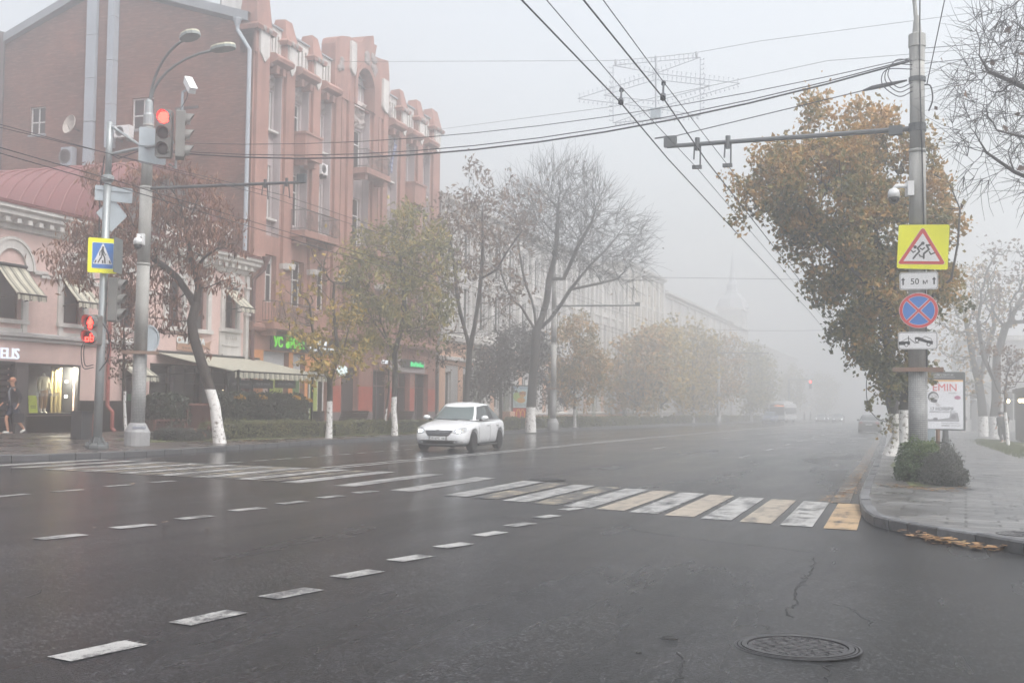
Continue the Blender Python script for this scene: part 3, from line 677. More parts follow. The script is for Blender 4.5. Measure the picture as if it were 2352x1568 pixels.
def awning(y0, y1, zt, zf, proj, label, grp=None, X=XF, val=.2, arms=True):
    t = thing('awning', label, 'awning', (X, (y0+y1)/2, zt), 0, grp)
    b = MB(); n_ = max(6, int((y1-y0)/.12)); v = []
    for i in range(n_+1):
        y = y0+(y1-y0)*i/n_; sc_ = .03*math.cos(i*PI)
        v += [(X+.02, y, zt), (X+proj*.5, y, (zt+zf)/2-.03), (X+proj, y, zf), (X+proj+.02, y, zf-val-sc_), (X+.02, y, zt-.03), (X+proj*.5, y, (zt+zf)/2-.06), (X+proj-.03, y, zf-.03)]
    f = []
    for i in range(n_):
        a_ = i*7; f += [(a_, a_+1, a_+8, a_+7), (a_+1, a_+2, a_+9, a_+8), (a_+2, a_+3, a_+10, a_+9), (a_+4, a_+11, a_+12, a_+5), (a_+5, a_+12, a_+13, a_+6)]
    b.add(v, f); b.build('canvas', awn, t)
    MB().tube([(X+.06, y0, zt+.03), (X+.06, y1, zt+.03)], .06, 8).build('roller', darkmetal, t); MB().tube([(X+proj, y0, zf), (X+proj, y1, zf)], .03, 6).build('front_bar', darkmetal, t)
    for y in (y0+.05, y1-.05): MB().tube([(X+.04, y, zf-.15), (X+proj, y, zf-.03)], .022, 5).build('arm', darkmetal, t)
    return t
g_ = 'small striped window awnings'
awning(30.85, 32.2, 6.0, 5.0, .95, 'small striped awning over the leftmost upper window of the pink house', g_)
awning(34.0, 35.2, 5.9, 5.0, .8, 'small striped awning half hidden in brown leaves over the second upper window', g_)
awning(44.3, 45.4, 6.5, 5.65, .95, 'small striped awning over the upper window at the right corner of the pink house', g_)
awning(37.3, 38.75, 3.0, 2.45, .8, 'small striped awning over the ground floor door behind the lamp post', g_)
qa = onX(507, 850, -25.3); qb = onX(710, 861, -25.3)
AWX = -25.3
awning(39.6, 47.3, 3.45, max(2.6, (qa[2]+qb[2])/2), 3.7, 'wide striped cafe awning reaching out over the terrace hedge', None, XF, .26)
# cafe terrace: deck, planters, hedge, boards
t = thing('terrace_deck', 'low dark wooden terrace deck under the wide striped awning', 'deck', (-27.2, 43, lz(-27, 43)))
MB().box(-28.9, -25.0, 38.9, 47.5, .1, .42).build('platform', mat('dark_deck', '#3b3330', .6, .2, 5.), t)
b = MB()
for y in np.arange(39., 47.5, .5): b.box(-25.0, -24.96, y, y+.46, .12, .4)
b.build('skirting', mat('deck_board', '#4a3d38', .6, .2, 5.), t)
b = MB(); yp = Y_(717, -25.2)
for y in (39.7, yp): MB().box(-25.24, -25.16, y-.04, y+.04, .2, 2.75).build('post', blackp, t)
wood = mat('red_brown_wood', '#6b4640', .6, .15, 6.)
def planter(y0, y1, X, z0, H, label):
    t = thing('trellis_planter', label, 'planter', (X, (y0+y1)/2, z0), 0, 'wooden trellis planters')
    b = MB(); b.ring(rect(y0, y1, z0, z0+H), rect(y0+.07, y1-.07, z0+.07, z0+H-.07), (X, 0, 0), UY, UZ, -.06, .03)
    L = y1-y0; n_ = int((L+H)/.13)
    for i in range(n_):
        s_ = i*.13; a0 = (max(0, s_-H), min(s_, H)); a1 = (min(s_, L), max(0, s_-L))
        p = np.array([X-.01, y0+a0[0], z0+a0[1]]); q = np.array([X-.01, y0+a1[0], z0+a1[1]])
        if np.linalg.norm(q-p) > .15: b.tube([p, q], .022, 4)
    b.build('trellis', wood, t)
    b = MB(); b.box(X-.5, X-.07, y0+.02, y1-.02, z0, z0+H*.95); b.build('box', mat('dark_planter', '#4a3632', .7), t)
    return t
XP = -25.6
planter(Y_(430, XP), Y_(486, XP), XP, .42, 1.0, 'tall reddish slatted trellis planter beside the leaning white trunk')
planter(Y_(357, XP), Y_(427, XP), XP, .42, .42, 'low reddish trellis planter holding dark leafy shrubs')
# ============ salmon apartment house with brick gable
orange = mat('salmon_plaster', '#8f685d', .8, .1, .55, .15, 20., col2='#a67c70', grime=.3)
lilac = mat('pale_lilac_plaster', '#aaa0a2', .8, .1, 1.2, .15, 20., grime=.25)
sgrey = mat('grey_stucco_relief', '#8b8482', .85, .25, 3., .4, 12.)
ogrd = mat('ochre_shopfront', '#c68650', .75, .08, 1.)
redgrd = mat('rusty_red_plaster', '#a14f3f', .75, .12, 1.)
def brickmat(name, c1, c2, mo):
    m = bpy.data.materials.new(name); m.use_nodes = True; k = N(m)
    tc = k.n('ShaderNodeTexCoord').outputs['Object']; s = k.n('ShaderNodeSeparateXYZ', Vector=tc)
    cv = k.n('ShaderNodeCombineXYZ', X=s.outputs[0], Y=s.outputs[2]).outputs[0]
    b = k.n('ShaderNodeTexBrick', Vector=cv, Scale=1., Color1=c4(c1), Color2=c4(c2), Mortar=c4(mo))
    b.inputs['Brick Width'].default_value = .27; b.inputs['Row Height'].default_value = .085; b.inputs['Mortar Size'].default_value = .012
    n1 = k.n('ShaderNodeTexNoise', Vector=cv, Scale=.5, Detail=6., Roughness=.7).outputs[0]
    st = k.n('ShaderNodeMapping', Vector=cv, Scale=(.6, 5., 1)).outputs[0]
    n2 = k.n('ShaderNodeTexNoise', Vector=st, Scale=2.4, Detail=5., Roughness=.75).outputs[0]
    c = k.n('ShaderNodeMix', _data_type='RGBA', _blend_type='MULTIPLY', i0=1., i6=b.outputs[0], i7=ramp(k, n1, [(.3, .45), (.45, .85), (.58, 1.1), (.72, 1.6)])).outputs[2]
    c = k.n('ShaderNodeMix', _data_type='RGBA', i0=ramp(k, n2, [(.5, 0.), (.64, .6)]), i6=c, i7=(.3, .19, .155, 1)).outputs[2]
    p = k.n('ShaderNodeBsdfPrincipled', Base__Color=c, Roughness=.9); k.n('ShaderNodeOutputMaterial', Surface=p.outputs[0]); return m
brick = brickmat('old_red_brick', (.1, .032, .021), (.165, .058, .04), (.13, .075, .058))
T = thing('apartment_house', 'tall salmon apartment house with a windowless red brick gable and crumbling pier tops', 'apartment house', (XF, 57, .2))
YA, YB = 46.3, 68.4
bays = [(47.6, 48.95), (50.0, 51.6), (52.6, 54.0), (56.4, 58.5), (60.7, 62.2), (63.15, 64.7), (65.7, 67.1)]
piers = [(46.3, 47.6), (48.95, 50.0), (51.6, 52.6), (54.0, 56.4), (58.5, 60.7), (62.2, 63.15), (64.7, 65.7), (67.1, 68.4)]
ZR0, ZR1 = 9.35, 17.7
holes = [(a-YA, b_-YA, ZR0, ZR1) for a, b_ in bays]
f2 = [(a+.15, b_-.2, 6.2, 8.45) for a, b_ in bays]
holes += [(a-YA, b_-YA, c, d) for a, b_, c, d in f2]
gf = [(47.75, 50.1, .9, 3.9), (50.5, 51.7, .9, 3.9), (52.0, 54.1, .35, 3.1), (55.6, 57.6, .3, 3.4), (59.4, 61.6, .3, 3.4), (62.6, 64.4, .5, 3.3), (65.2, 67.2, .5, 3.3)]
holes += [(a-YA, b_-YA, c, d) for a, b_, c, d in gf]
b = MB(); b.wall((XF, YA, 0), UY, UZ, YB-YA, ZR1, holes, .42); b.build('wall', orange, T)
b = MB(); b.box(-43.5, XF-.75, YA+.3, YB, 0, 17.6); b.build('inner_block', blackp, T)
for i, (a, b_) in enumerate(bays):                     # recessed pale bays with two storeys of windows
    W = b_-a; q = MB(); h2 = [(.06, W-.22, 10.25-ZR0, 12.84-ZR0), (.06, W-.22, 14.5-ZR0, 16.42-ZR0)]
    if i == 3: h2 = [(.06, W-.3, 9.9-ZR0, 12.8-ZR0), (.06, W-.3, 14.25-ZR0, 16.6-ZR0)]
    q.wall((XF-.42, a, ZR0), UY, UZ, W, ZR1-ZR0, h2, .14)
    for c in ((0, .03), (W-.05, W)): q.box(XF-.42, XF-.02, a+c[0], a+c[1], ZR0, ZR1)
    q.build('bay_panel', lilac, T)
    for h in h2: window(T, (XF-.54, a+h[0], ZR0+h[2]), UY, UZ, h[1]-h[0], h[3]-h[2], 2, .33, .07)
    for z in (14.5, 10.25):
        if i not in (1, 3): MB().box(XF-.42, XF-.12, a+.02, b_-.06, z-.1, z-.003).build('sill', stucco, T)
for a, b_, c, d in f2:
    window(T, (XF-.3, a, c), UY, UZ, b_-a, d-c, 2, .4, .07)
for a, b_ in piers:
    b = MB()
    if b_-a < 2: b.box(XF, XF+.16, a+.12, b_-.12, 5.2, 17.9)
    else:
        b.box(XF, XF+.16, a+.15, a+.75, 5.2, 18.3); b.box(XF, XF+.1, a+.95, a+1.25, 5.2, 18.3); b.box(XF, XF+.16, b_-.75, b_-.15, 5.2, 18.3)
    b.build('pilaster', orange, T)
for a, b_ in piers: MB().lathe((XF+.1, (a+b_)/2, 7.85), [(.05, 0), (min(.55, (b_-a)*.42), .04), (min(.6, (b_-a)*.46), .3), (.05, .36)], 14).build('white_capital', stucco, T)
b = MB()                                               # storey band above the shops
moulding(b, [(0, 4.72), (.3, 4.8), (.36, 4.95), (.3, 5.12), (0, 5.2)], YA, YB); b.build('storey_band', orange, T)
# bay cornices, balustrades, stucco reliefs
for i, (a, b_) in enumerate(bays):
    if i == 3: continue
    b = MB(); moulding(b, [(-.3, 17.3), (.1, 17.35), (.2, 17.5), (.55, 17.6), (.6, 17.78), (.45, 17.95), (-.3, 18.05)], a-.1, b_+.12)
    b.box(XF-.2, XF+.32, a+.25, a+.5, 17.1, 17.45); b.box(XF-.2, XF+.32, b_-.5, b_-.25, 17.1, 17.45); b.build('bay_cornice', orange, T)
    q = MB(); q.wall((XF-.12, a, 18.0), UY, UZ, b_-a, 1.45, [(x, x+.16, .22, 1.1) for x in np.linspace(.18, b_-a-.34, 4)], .25); q.box(XF-.5, XF-.37, a, b_, 18.0, 19.4)
    q.build('balustrade', stucco, T)
    MB().box(XF-.5, XF-.02, a, b_, 19.45, 19.53).build('coping', greyroof, T)
    q = MB(); n_ = 9; m_ = 6; v = [(XF-.36+random.uniform(0, .16)*(0 < i_ < n_ and 0 < j_ < m_), a+.1+(b_-a-.2)*i_/n_, 16.5+.85*j_/m_) for j_ in range(m_+1) for i_ in range(n_+1)]
    q.add(v, [(j_*(n_+1)+i_, j_*(n_+1)+i_+1, (j_+1)*(n_+1)+i_+1, (j_+1)*(n_+1)+i_) for j_ in range(m_) for i_ in range(n_)])
    q.build('stucco_relief', sgrey, T)
# pier tops: white shield and tapered cap
for i, (a, b_) in enumerate(piers):
    if i in (3, 4): continue
    c, h = (a+b_)/2, (b_-a)/2; top = 21.6 if i == 0 else 20.15
    b = MB(); b.box(XF-.75, XF+.12, a, b_, 17.7, 18.75)
    for z0, z1, o0, o1 in ((18.75, 18.95, .14, .2), (18.95, 19.1, .2, .02), (19.1, top, .02, -.2)):
        lo = [(XF-.8-o0, a-o0), (XF+.16+o0, a-o0), (XF+.16+o0, b_+o0), (XF-.8-o0, b_+o0)]; hi = [(XF-.8-o1, a-o1), (XF+.16+o1, a-o1), (XF+.16+o1, b_+o1), (XF-.8-o1, b_+o1)]
        b.add([(x, y, z0) for x, y in lo]+[(x, y, z1+random.uniform(-.05, .05)*(z1 == top)) for x, y in hi], [(j, (j+1) % 4, 4+(j+1) % 4, 4+j) for j in range(4)]+[(4, 5, 6, 7)])
    b.build('pier_cap', orange, T)
    w_ = h*.62; MB().prism([(c-w_, 17.75), (c-w_*.5, 17.55), (c, 17.35), (c+w_*.5, 17.55), (c+w_, 17.75), (c+w_, 18.9), (c-w_, 18.9)], (XF+.12, 0, 0), UY, UZ, 0, .12).build('white_shield', stucco, T)
    for s in (-1, 1): MB().lathe((XF+.3, c+s*w_*.6, 18.88), [(.0, -.12), (.12, -.08), (.16, 0), (.12, .08), (0, .12)], 10, UY, UZ, UX).build('volute', sgrey, T)
# central tower part with arched niche
P3 = lambda x, y: ((600+x*.3828)*.91875, y*.3828*.91875)
sil = [(962, 640), (962, 500), (955, 400), (900, 385), (868, 370), (880, 300), (862, 292), (858, 236), (800, 240), (786, 272), (762, 280), (748, 272), (702, 242), (650, 237), (618, 245), (586, 266), (583, 312), (556, 314), (556, 370), (600, 385)]
top = [(onX(*P3(*p), XF)[1], onX(*P3(*p), XF)[2]) for p in sil]
top = [(min(max(y, 54.0), 60.7), z) for y, z in top]
poly = [(54.0, ZR1), (56.4, ZR1), (56.4, 18.9)]+arc(57.45, 18.9, 1.05, PI, 0, 14)[1:-1]+[(58.5, 18.9), (58.5, ZR1), (60.7, ZR1)]+top+[(54.0, 19.0)]
b = MB(); b.prism(poly, (XF, 0, 0), UY, UZ, -.7, .14); b.build('tower_front', orange, T)
b = MB(); b.box(XF-.75, XF-.42, 56.2, 58.7, ZR1, 20.2); b.build('niche_back', lilac, T)
b = MB(); b.ring([(56.15, ZR1), (56.15, 18.9)]+arc(57.45, 18.9, 1.3, PI, 0, 14)[1:-1]+[(58.75, 18.9), (58.75, ZR1)], [(56.4, ZR1), (56.4, 18.9)]+arc(57.45, 18.9, 1.05, PI, 0, 14)[1:-1]+[(58.5, 18.9), (58.5, ZR1)], (XF, 0, 0), UY, UZ, .14, .26); b.build('niche_arch', orange, T)
window(T, (XF-.41, 56.75, 18.2), UY, UZ, 1.3, 1.35, 2, 0, .08)
q = MB(); n_, m_ = 10, 9; v = [(XF-.32+random.uniform(0, .3)*(0 < i_ < n_ and 0 < j_ < m_), 56.5+1.85*i_/n_, 16.75+1.5*j_/m_) for j_ in range(m_+1) for i_ in range(n_+1)]
q.add(v, [(j_*(n_+1)+i_, j_*(n_+1)+i_+1, (j_+1)*(n_+1)+i_+1, (j_+1)*(n_+1)+i_) for j_ in range(m_) for i_ in range(n_)]); q.build('stucco_relief', mat('pale_relief', '#a9a09d', .85, .25, 3., .4, 12.), T)
for (y0, y1, z0, z1) in ((55.6, 56.2, 19.3, 21.0), (59.6, 60.3, 18.2, 20.0)):
    MB().prism([(y0, z0+.2), (y0+.2, z0), (y1-.1, z0-.1), (y1, z0+.3), (y1, z1), (y0, z1)], (XF+.14, 0, 0), UY, UZ, 0, .14).build('white_shield', stucco, T)
for y, z in ((57.6, 20.6), (58.4, 20.8), (58.6, 20.2), (54.6, 19.4), (60.6, 18.3)):
    b = MB()
    for _ in range(7): b.lathe((XF+.16, y+random.gauss(0, .13), z+random.gauss(0, .17)), [(0, -.1), (.13, -.06), (.2, 0), (.14, .07), (0, .1)], 7, UY, UZ, UX)
    b.build('sculpture', sgrey, T)
# balconies
def balcony(y0, y1, z, proj=.95, solid=False, rail=1.0):
    b = MB(); b.box(XF, XF+proj, y0, y1, z-.3, z); b.box(XF, XF+proj*.8, y0+.2, y0+.5, z-.6, z-.3); b.box(XF, XF+proj*.8, y1-.5, y1-.2, z-.6, z-.3)
    if solid:
        b.box(XF+proj-.12, XF+proj, y0, y1, z, z+rail); b.box(XF, XF+proj-.12, y0, y0+.12, z, z+rail); b.box(XF, XF+proj-.12, y1-.12, y1, z, z+rail); b.box(XF, XF+proj+.06, y0-.05, y1+.05, z+rail, z+rail+.1)
    o = b.build('balcony', orange, T)
    if not solid:
        r = MB(); X = XF+proj-.06
        for zz in (z+.08, z+rail): r.tube([(XF, y0+.05, zz), (X, y0+.05, zz), (X, y1-.05, zz), (XF, y1-.05, zz)], .025, 5)
        n_ = int((y1-y0)/.14)
        for i in range(n_+1):
            y = y0+.05+(y1-y0-.1)*i/n_
            r.tube([(X, y, z+.08), (X+.1*(z > 9), y+.05, z+.3), (X, y-.04, z+.6), (X, y, z+rail)], .012, 4)
        for i in range(3):
            yc = y0+(y1-y0)*(i+.5)/3
            for rr in (.32, .2): r.tube([(X+.01, yc+rr*math.cos(q*PI/6), z+.52+rr*math.sin(q*PI/6)) for q in range(13)], .014, 4)
        for i in range(5): r.tube([(XF+proj*i/5, y0+.05, z+.08), (XF+proj*i/5, y0+.05, z+rail)], .012, 4)
        r.build('railing', darkmetal, o)
    return o
balcony(49.7, 53.3, 9.85); balcony(49.95, 51.65, 13.75, .75, True, .9); balcony(56.2, 59.2, 14.2, 1.0); balcony(56.2, 58.9, 9.9, .9); balcony(63.1, 64.8, 13.7, .75, True, .9)
balcony(47.3, 51.2, 5.2, .8); balcony(60.4, 62.5, 9.9, .8)
# ground floor infills
m_bl = mat('white_roller_blind', '#b9babd', .7)
for (a, b_, c, d) in gf[:2]:
    window(T, (XF-.3, a, c), UY, UZ, b_-a, d-c, 1, 0, .08, name='shop_window'); MB().box(XF-.26, XF-.22, a+.08, b_-.08, 2.85, d-.08).build('roller_blind', m_bl, T)
MB().box(XF-.26, XF-.235, 48.8, 50.0, .95, 2.8).build('window_poster', mat('green_poster', '#8f9a4a', .6, .15, 2.), T)
MB().box(XF-.26, XF-.235, 50.6, 51.6, .95, 2.8).build('window_poster', mat('dark_green_poster', '#4f6f3d', .6, .15, 2.), T)
MB().box(XF-.26, XF-.23, 48.05, 48.6, 1.0, 2.3).build('window_poster', mat('pale_poster', '#b9a7a2', .6, .2, 5.), T)
window(T, (XF-.3, 52.0, .35), UY, UZ, .75, 2.4, 1, 0, .08, name='door'); MB().box(XF-.3, XF-.2, 52.75, 53.4, .35, 2.75).build('door', mat('lime_door', '#93a152', .5), T); window(T, (XF-.25, 53.4, .35), UY, UZ, .7, 2.4, 1, 0, .08, name='door')
MB().box(XF-.35, XF-.2, 52.0, 54.1, 2.76, 3.1).build('door_header', whitew, T)
MB().box(XF-.4, XF-.3, 55.6, 57.6, .3, 3.4).build('entrance', mat('dark_entrance', '#3a3234', .7), T)
for (a, b_, c, d) in gf[4:]: window(T, (XF-.3, a, c), UY, UZ, b_-a, d-c, 2, .3, .08, brownpipe, name='shop_window')
q = MB(); q.wall((XF+.02, 46.6, .2), UY, UZ, 7.7, 3.72, [(47.75-46.6, 50.1-46.6, .7, 3.7), (50.5-46.6, 51.7-46.6, .7, 3.7), (52.0-46.6, 54.1-46.6, -.1, 2.9)], .02); q.build('shopfront', ogrd, T)
q = MB(); q.wall((XF+.02, 54.3, .2), UY, UZ, 14.1, 2.2, [(h[0]-54.3, h[1]-54.3, -.3 if h[2] < .6 else h[2]-.2, 9) for h in gf[3:]], .02); q.build('red_dado', redgrd, T)
q = MB(); q.wall((XF+.05, 54.3, .2), UY, UZ, 14.1, .8, [(h[0]-54.3, h[1]-54.3, -.3, 9) for h in gf[3:]], .02); q.build('stone_plinth', mat('plinth_stone', '#6f6768', .8), T)
MB().box(XF+.04, XF+.1, 61.2, 66.5, 3.35, 4.1).build('fascia', mat('pale_fascia', '#9d9696', .7), T)
# brick gable end facing the camera, with a rising metal verge
GX0, GX1 = -43.5, XF
hx = lambda x: x-GX0
gw = [(-41.72, -40.78, 14.6, 16.0), (-35.66, -34.4, 14.45, 15.98)]
b = MB(); b.wall((GX0, YA, 0), UX, UZ, GX1-GX0, 18.7, [(hx(a), hx(c), z0, z1) for a, c, z0, z1 in gw], .2)
b.add([(GX0, YA, 18.7), (GX1, YA, 18.7), (GX1, YA, 19.0), (-29.7, YA, 19.1), (-36.9, YA, 21.35), (-38.2, YA, 21.25), (GX0, YA, 19.3)], [(0, 1, 2, 3, 4, 5, 6)])
b.build('gable_wall', brick, T)
for (a, c, z0, z1), n_ in zip(gw, (2, 2)): window(T, (a, YA+.14, z0), UX, UZ, c-a, z1-z0, n_, .55, .07)
for a, c, z0, z1 in gw: MB().box(a-.08, c+.08, YA-.05, YA+.1, z0-.1, z0-.003).build('sill', greyroof, T)
b = MB()
rl = [(-44.2, 19.05), (-38.4, 21.4), (-36.9, 21.55), (-29.2, 19.1)]
for (x0, z0), (x1, z1) in zip(rl, rl[1:]):
    b.add([(x0, YA-.25, z0), (x1, YA-.25, z1), (x1, YA-.25, z1+.42), (x0, YA-.25, z0+.42), (x0, YB, z0), (x1, YB, z1), (x1, YB, z1+.42), (x0, YB, z0+.42)], [(0, 1, 2, 3), (3, 2, 6, 7), (0, 4, 5, 1), (4, 7, 6, 5)])
b.build('roof', greyroof, T)
duct = mat('grey_duct', '#9aa3ac', .5, .1, 1.)
for i, (x0, x1, z0) in enumerate(((-38.1, -37.55, 12.8), (-36.87, -36.5, 13.6))):
    b = MB(); z = z0
    while z < 22.5: b.box(x0, x1, YA-.45, YA-.06, z, z+2.1); z += 2.13
    b.build('vent_duct', duct, T)
MB().box(-37.5, -36.9, YA-.3, YA-.05, 12.5, 22.3).build('brick_flue', brick, T)
b = MB(); b.tube([(-29.75, YA-.25, 19.05), (-29.75, YA-.2, 18.7), (-29.12, YA-.15, 17.75), (-29.12, YA-.15, 8.4)], .1, 8); b.lathe((-29.75, YA-.25, 18.9), [(.1, 0), (.22, .3), (.22, .35)], 10)
b.build('downpipe', duct, T)
b = MB(); b.tube([(GX0-.15, YA-.2, 0), (GX0-.15, YA-.2, 19.9)], .32, 8); b.build('chimney_pipe', mat('dark_pipe', '#4b4547', .6), T)
MB().box(-33.3, -31.9, 50, 51.2, 19.5, 22.6).build('chimney', stucco, T)
b = MB(); b.tube([(-31.3, 47, 19.5), (-31.3, 47, 22.5)], .03, 5)
for z in (20.9, 21.4, 21.9): b.tube([(-31.6, 47, z), (-31.0, 47, z)], .02, 4)
b.build('antenna', darkmetal, T)
for _ in range(34): MB().lathe((random.uniform(-33, -29.4), YA-.002, random.uniform(8.6, 12)), [(random.uniform(.05, .16), -.01), (.04, .0)], 7, UX, UZ, (0, -1, 0)).build('brick_scar', mat('brick_hole', '#2b1d1a', .9), T)
b = MB(); b.box(-33.2, -31.9, YA-.05, YA-.01, 15.25, 15.36); b.build('iron_bar', darkmetal, T)
# fittings
def ac_unit(x0, x1, z0, z1, label, o=None, u=UX, v=UZ, y=YA, cas=None):
    t = thing('air_conditioner', label, 'air conditioner', ((x0+x1)/2, y, z0) if o is None else o, 0, 'outdoor air conditioner units')
    O = (0, y-.08, 0) if o is None else o
    n = np.cross(u, v); W, H = x1-x0, z1-z0
    b = MB(); b.obox(O, u, v, n, x0, x1, z0, z1, 0, .36); b.build('casing', cas or whitep, t)
    c = np.array(O, float)+np.array(u)*(x0+W*.36)+np.array(v)*(z0+H*.5)+n*.36
    b = MB(); b.lathe(c, [(H*.4, 0), (H*.4, .02), (H*.36, .02), (H*.34, .005), (.02, .005)], 20, u, v, n)
    for q in range(5): b.lathe(c, [(H*(.08+.06*q), .006), (H*(.08+.06*q), .016), (H*(.065+.06*q), .016), (H*(.065+.06*q), .006)], 16, u, v, n)
    b.build('fan_grille', mat('ac_grille', '#5d6063', .5), t)
    for xx in (x0+W*.2, x0+W*.8): MB().obox(O, u, v, n, xx-.02, xx+.02, z0-.18, z0-.02, -.1, .36).build('bracket', darkmetal, t)
ac_unit(-30.83, -29.85, 8.92, 9.5, 'white air conditioner low on the brick gable beside the grey downpipe')
ac_unit(-36.3, -35.45, 14.03, 14.6, 'small air conditioner under the right window of the brick gable')
ac_unit(-39.4, -38.75, 12.85, 13.75, 'grey louvred air conditioner beside the foot of the left duct', cas=duct)
ac_unit(.1, .75, 0, .55, 'small air conditioner hung in a recessed bay of the salmon front', (XF-.4, 53.0, 13.3), UY, UZ)
t = thing('satellite_dish', 'rusty white satellite dish on the brick gable', 'satellite dish', (-38.7, YA, 14.5))
b = MB(); b.lathe((-38.85, YA-.5, 14.82), [(.02, .12), (.25, .09), (.44, 0), (.5, -.06), (.49, -.08), (.25, .06), (.02, .1)], 20, (.95, -.3, 0), (0, .25, .97), nrm(np.array([-.3, -.9, .2]))*-1); b.build('reflector', mat('rusty_white', '#aaa39b', .5, .3, 3.), t)
b = MB(); b.tube([(-38.7, YA, 14.6), (-38.75, YA-.45, 14.7)], .03, 6); b.tube([(-38.8, YA-.5, 14.5), (-38.6, YA-.95, 14.7)], .015, 5); b.build('arm', darkmetal, t)
T2 = thing('shop_sign', 'dark fascia with green letters УСВИЛЛ on the salmon house', 'sign', (XF, 50, 4.0))
MB().box(XF+.03, XF+.12, 48.3, 55.4, 3.98, 4.7).build('board', mat('dark_fascia', '#2e2b2d', .6), T2)
b = MB(); b.text('УС', (XF+.13, 48.45, 4.13), UY, UZ, .66, .03, .012, 'LEFT', .95); b.text('ИЛЛ', (XF+.13, 49.98, 4.13), UY, UZ, .66, .03, .012, 'LEFT', .95); b.build('green_lettering', emis('green_led', (.13, .6, .03), .6), T2)
b = MB()
for (y, z, r) in ((49.72, 4.26, .17), (49.72, 4.5, .13)): b.lathe((XF+.14, y, z), [(r, 0), (r, .03), (r*.62, .03), (r*.62, 0)], 16, UY, UZ, UX)
b.tube([(XF+.15, 49.66, 4.62), (XF+.15, 49.6, 4.74)], .02, 5); b.tube([(XF+.15, 49.78, 4.62), (XF+.15, 49.84, 4.74)], .02, 5)
b.build('emblem', emis('green_led', (.13, .6, .03), .6), T2)
b = MB(); b.text('МАГАЗИН', (XF+.13, 52.3, 4.42), UY, UZ, .27, .02, .006, 'LEFT', 1.15); b.text('ЗДОРОВОГО ПИТАНИЯ', (XF+.13, 51.9, 4.1), UY, UZ, .25, .02, .006, 'LEFT', 1.1); b.build('white_lettering', emis('white_led_soft', (.85, .92, 1), .6), T2)
t = thing('round_sign', 'round white lit sign projecting beside the shop door', 'sign', (XF, 54.7, 3.1))
MB().lathe((XF+.5, 54.75, 3.15), [(.3, -.06), (.3, .06)], 20, UX, UZ, (0, -1, 0)).build('disc', emis('round_lit', (.8, .95, .95), .55), t); MB().tube([(XF, 54.75, 3.15), (XF+.25, 54.75, 3.15)], .03, 5).build('arm', darkmetal, t)
t = thing('shop_sign', 'small green lit sign far along the salmon front', 'sign', (XF, 64.5, 3.6))
MB().box(XF+.1, XF+.16, 62.9, 66.2, 3.62, 4.12).build('board', mat('dark_fascia', '#2e2b2d', .6), t)
b = MB()
for q in range(9): b.box(XF+.17, XF+.19, 64.2+q*.22, 64.34+q*.22, 3.7+.04*(q % 2), 4.02-.05*(q % 3))
b.build('lettering', emis('mint_led', (.08, .7, .25), .7), t)
t = thing('banner_lamp', 'small white lit strip lamp above the dark entrance of the salmon house', 'lamp', (XF, 60.4, 3.6)); MB().box(XF+.1, XF+.2, 60.3, 60.95, 3.75, 3.95).build('tube', emis('white_led_soft', (.85, .92, 1), .6), t)
t = thing('flag', 'blue and white flag on the upper balcony of the salmon house', 'flag', (XF+.9, 59.1, 14.3))
MB().tube([(XF+.95, 59.1, 14.3), (XF+1.25, 59.15, 16.5)], .02, 5).build('pole', darkmetal, t)
b = MB(); n_ = 8; v = []
for i in range(n_+1):
    for j in range(6): v.append((XF+1.2-.28*i/n_+.06*math.sin(j*2+i*.4), 59.13+.07*j, 16.35-1.5*i/n_-.08*j))
b.add(v, [(i*6+j, i*6+j+1, i*6+j+7, i*6+j+6) for i in range(n_) for j in range(5)]); b.build('cloth', stripemat('blue_white_cloth', '#5a6690', '#b9bfd0', .25, 2), t)
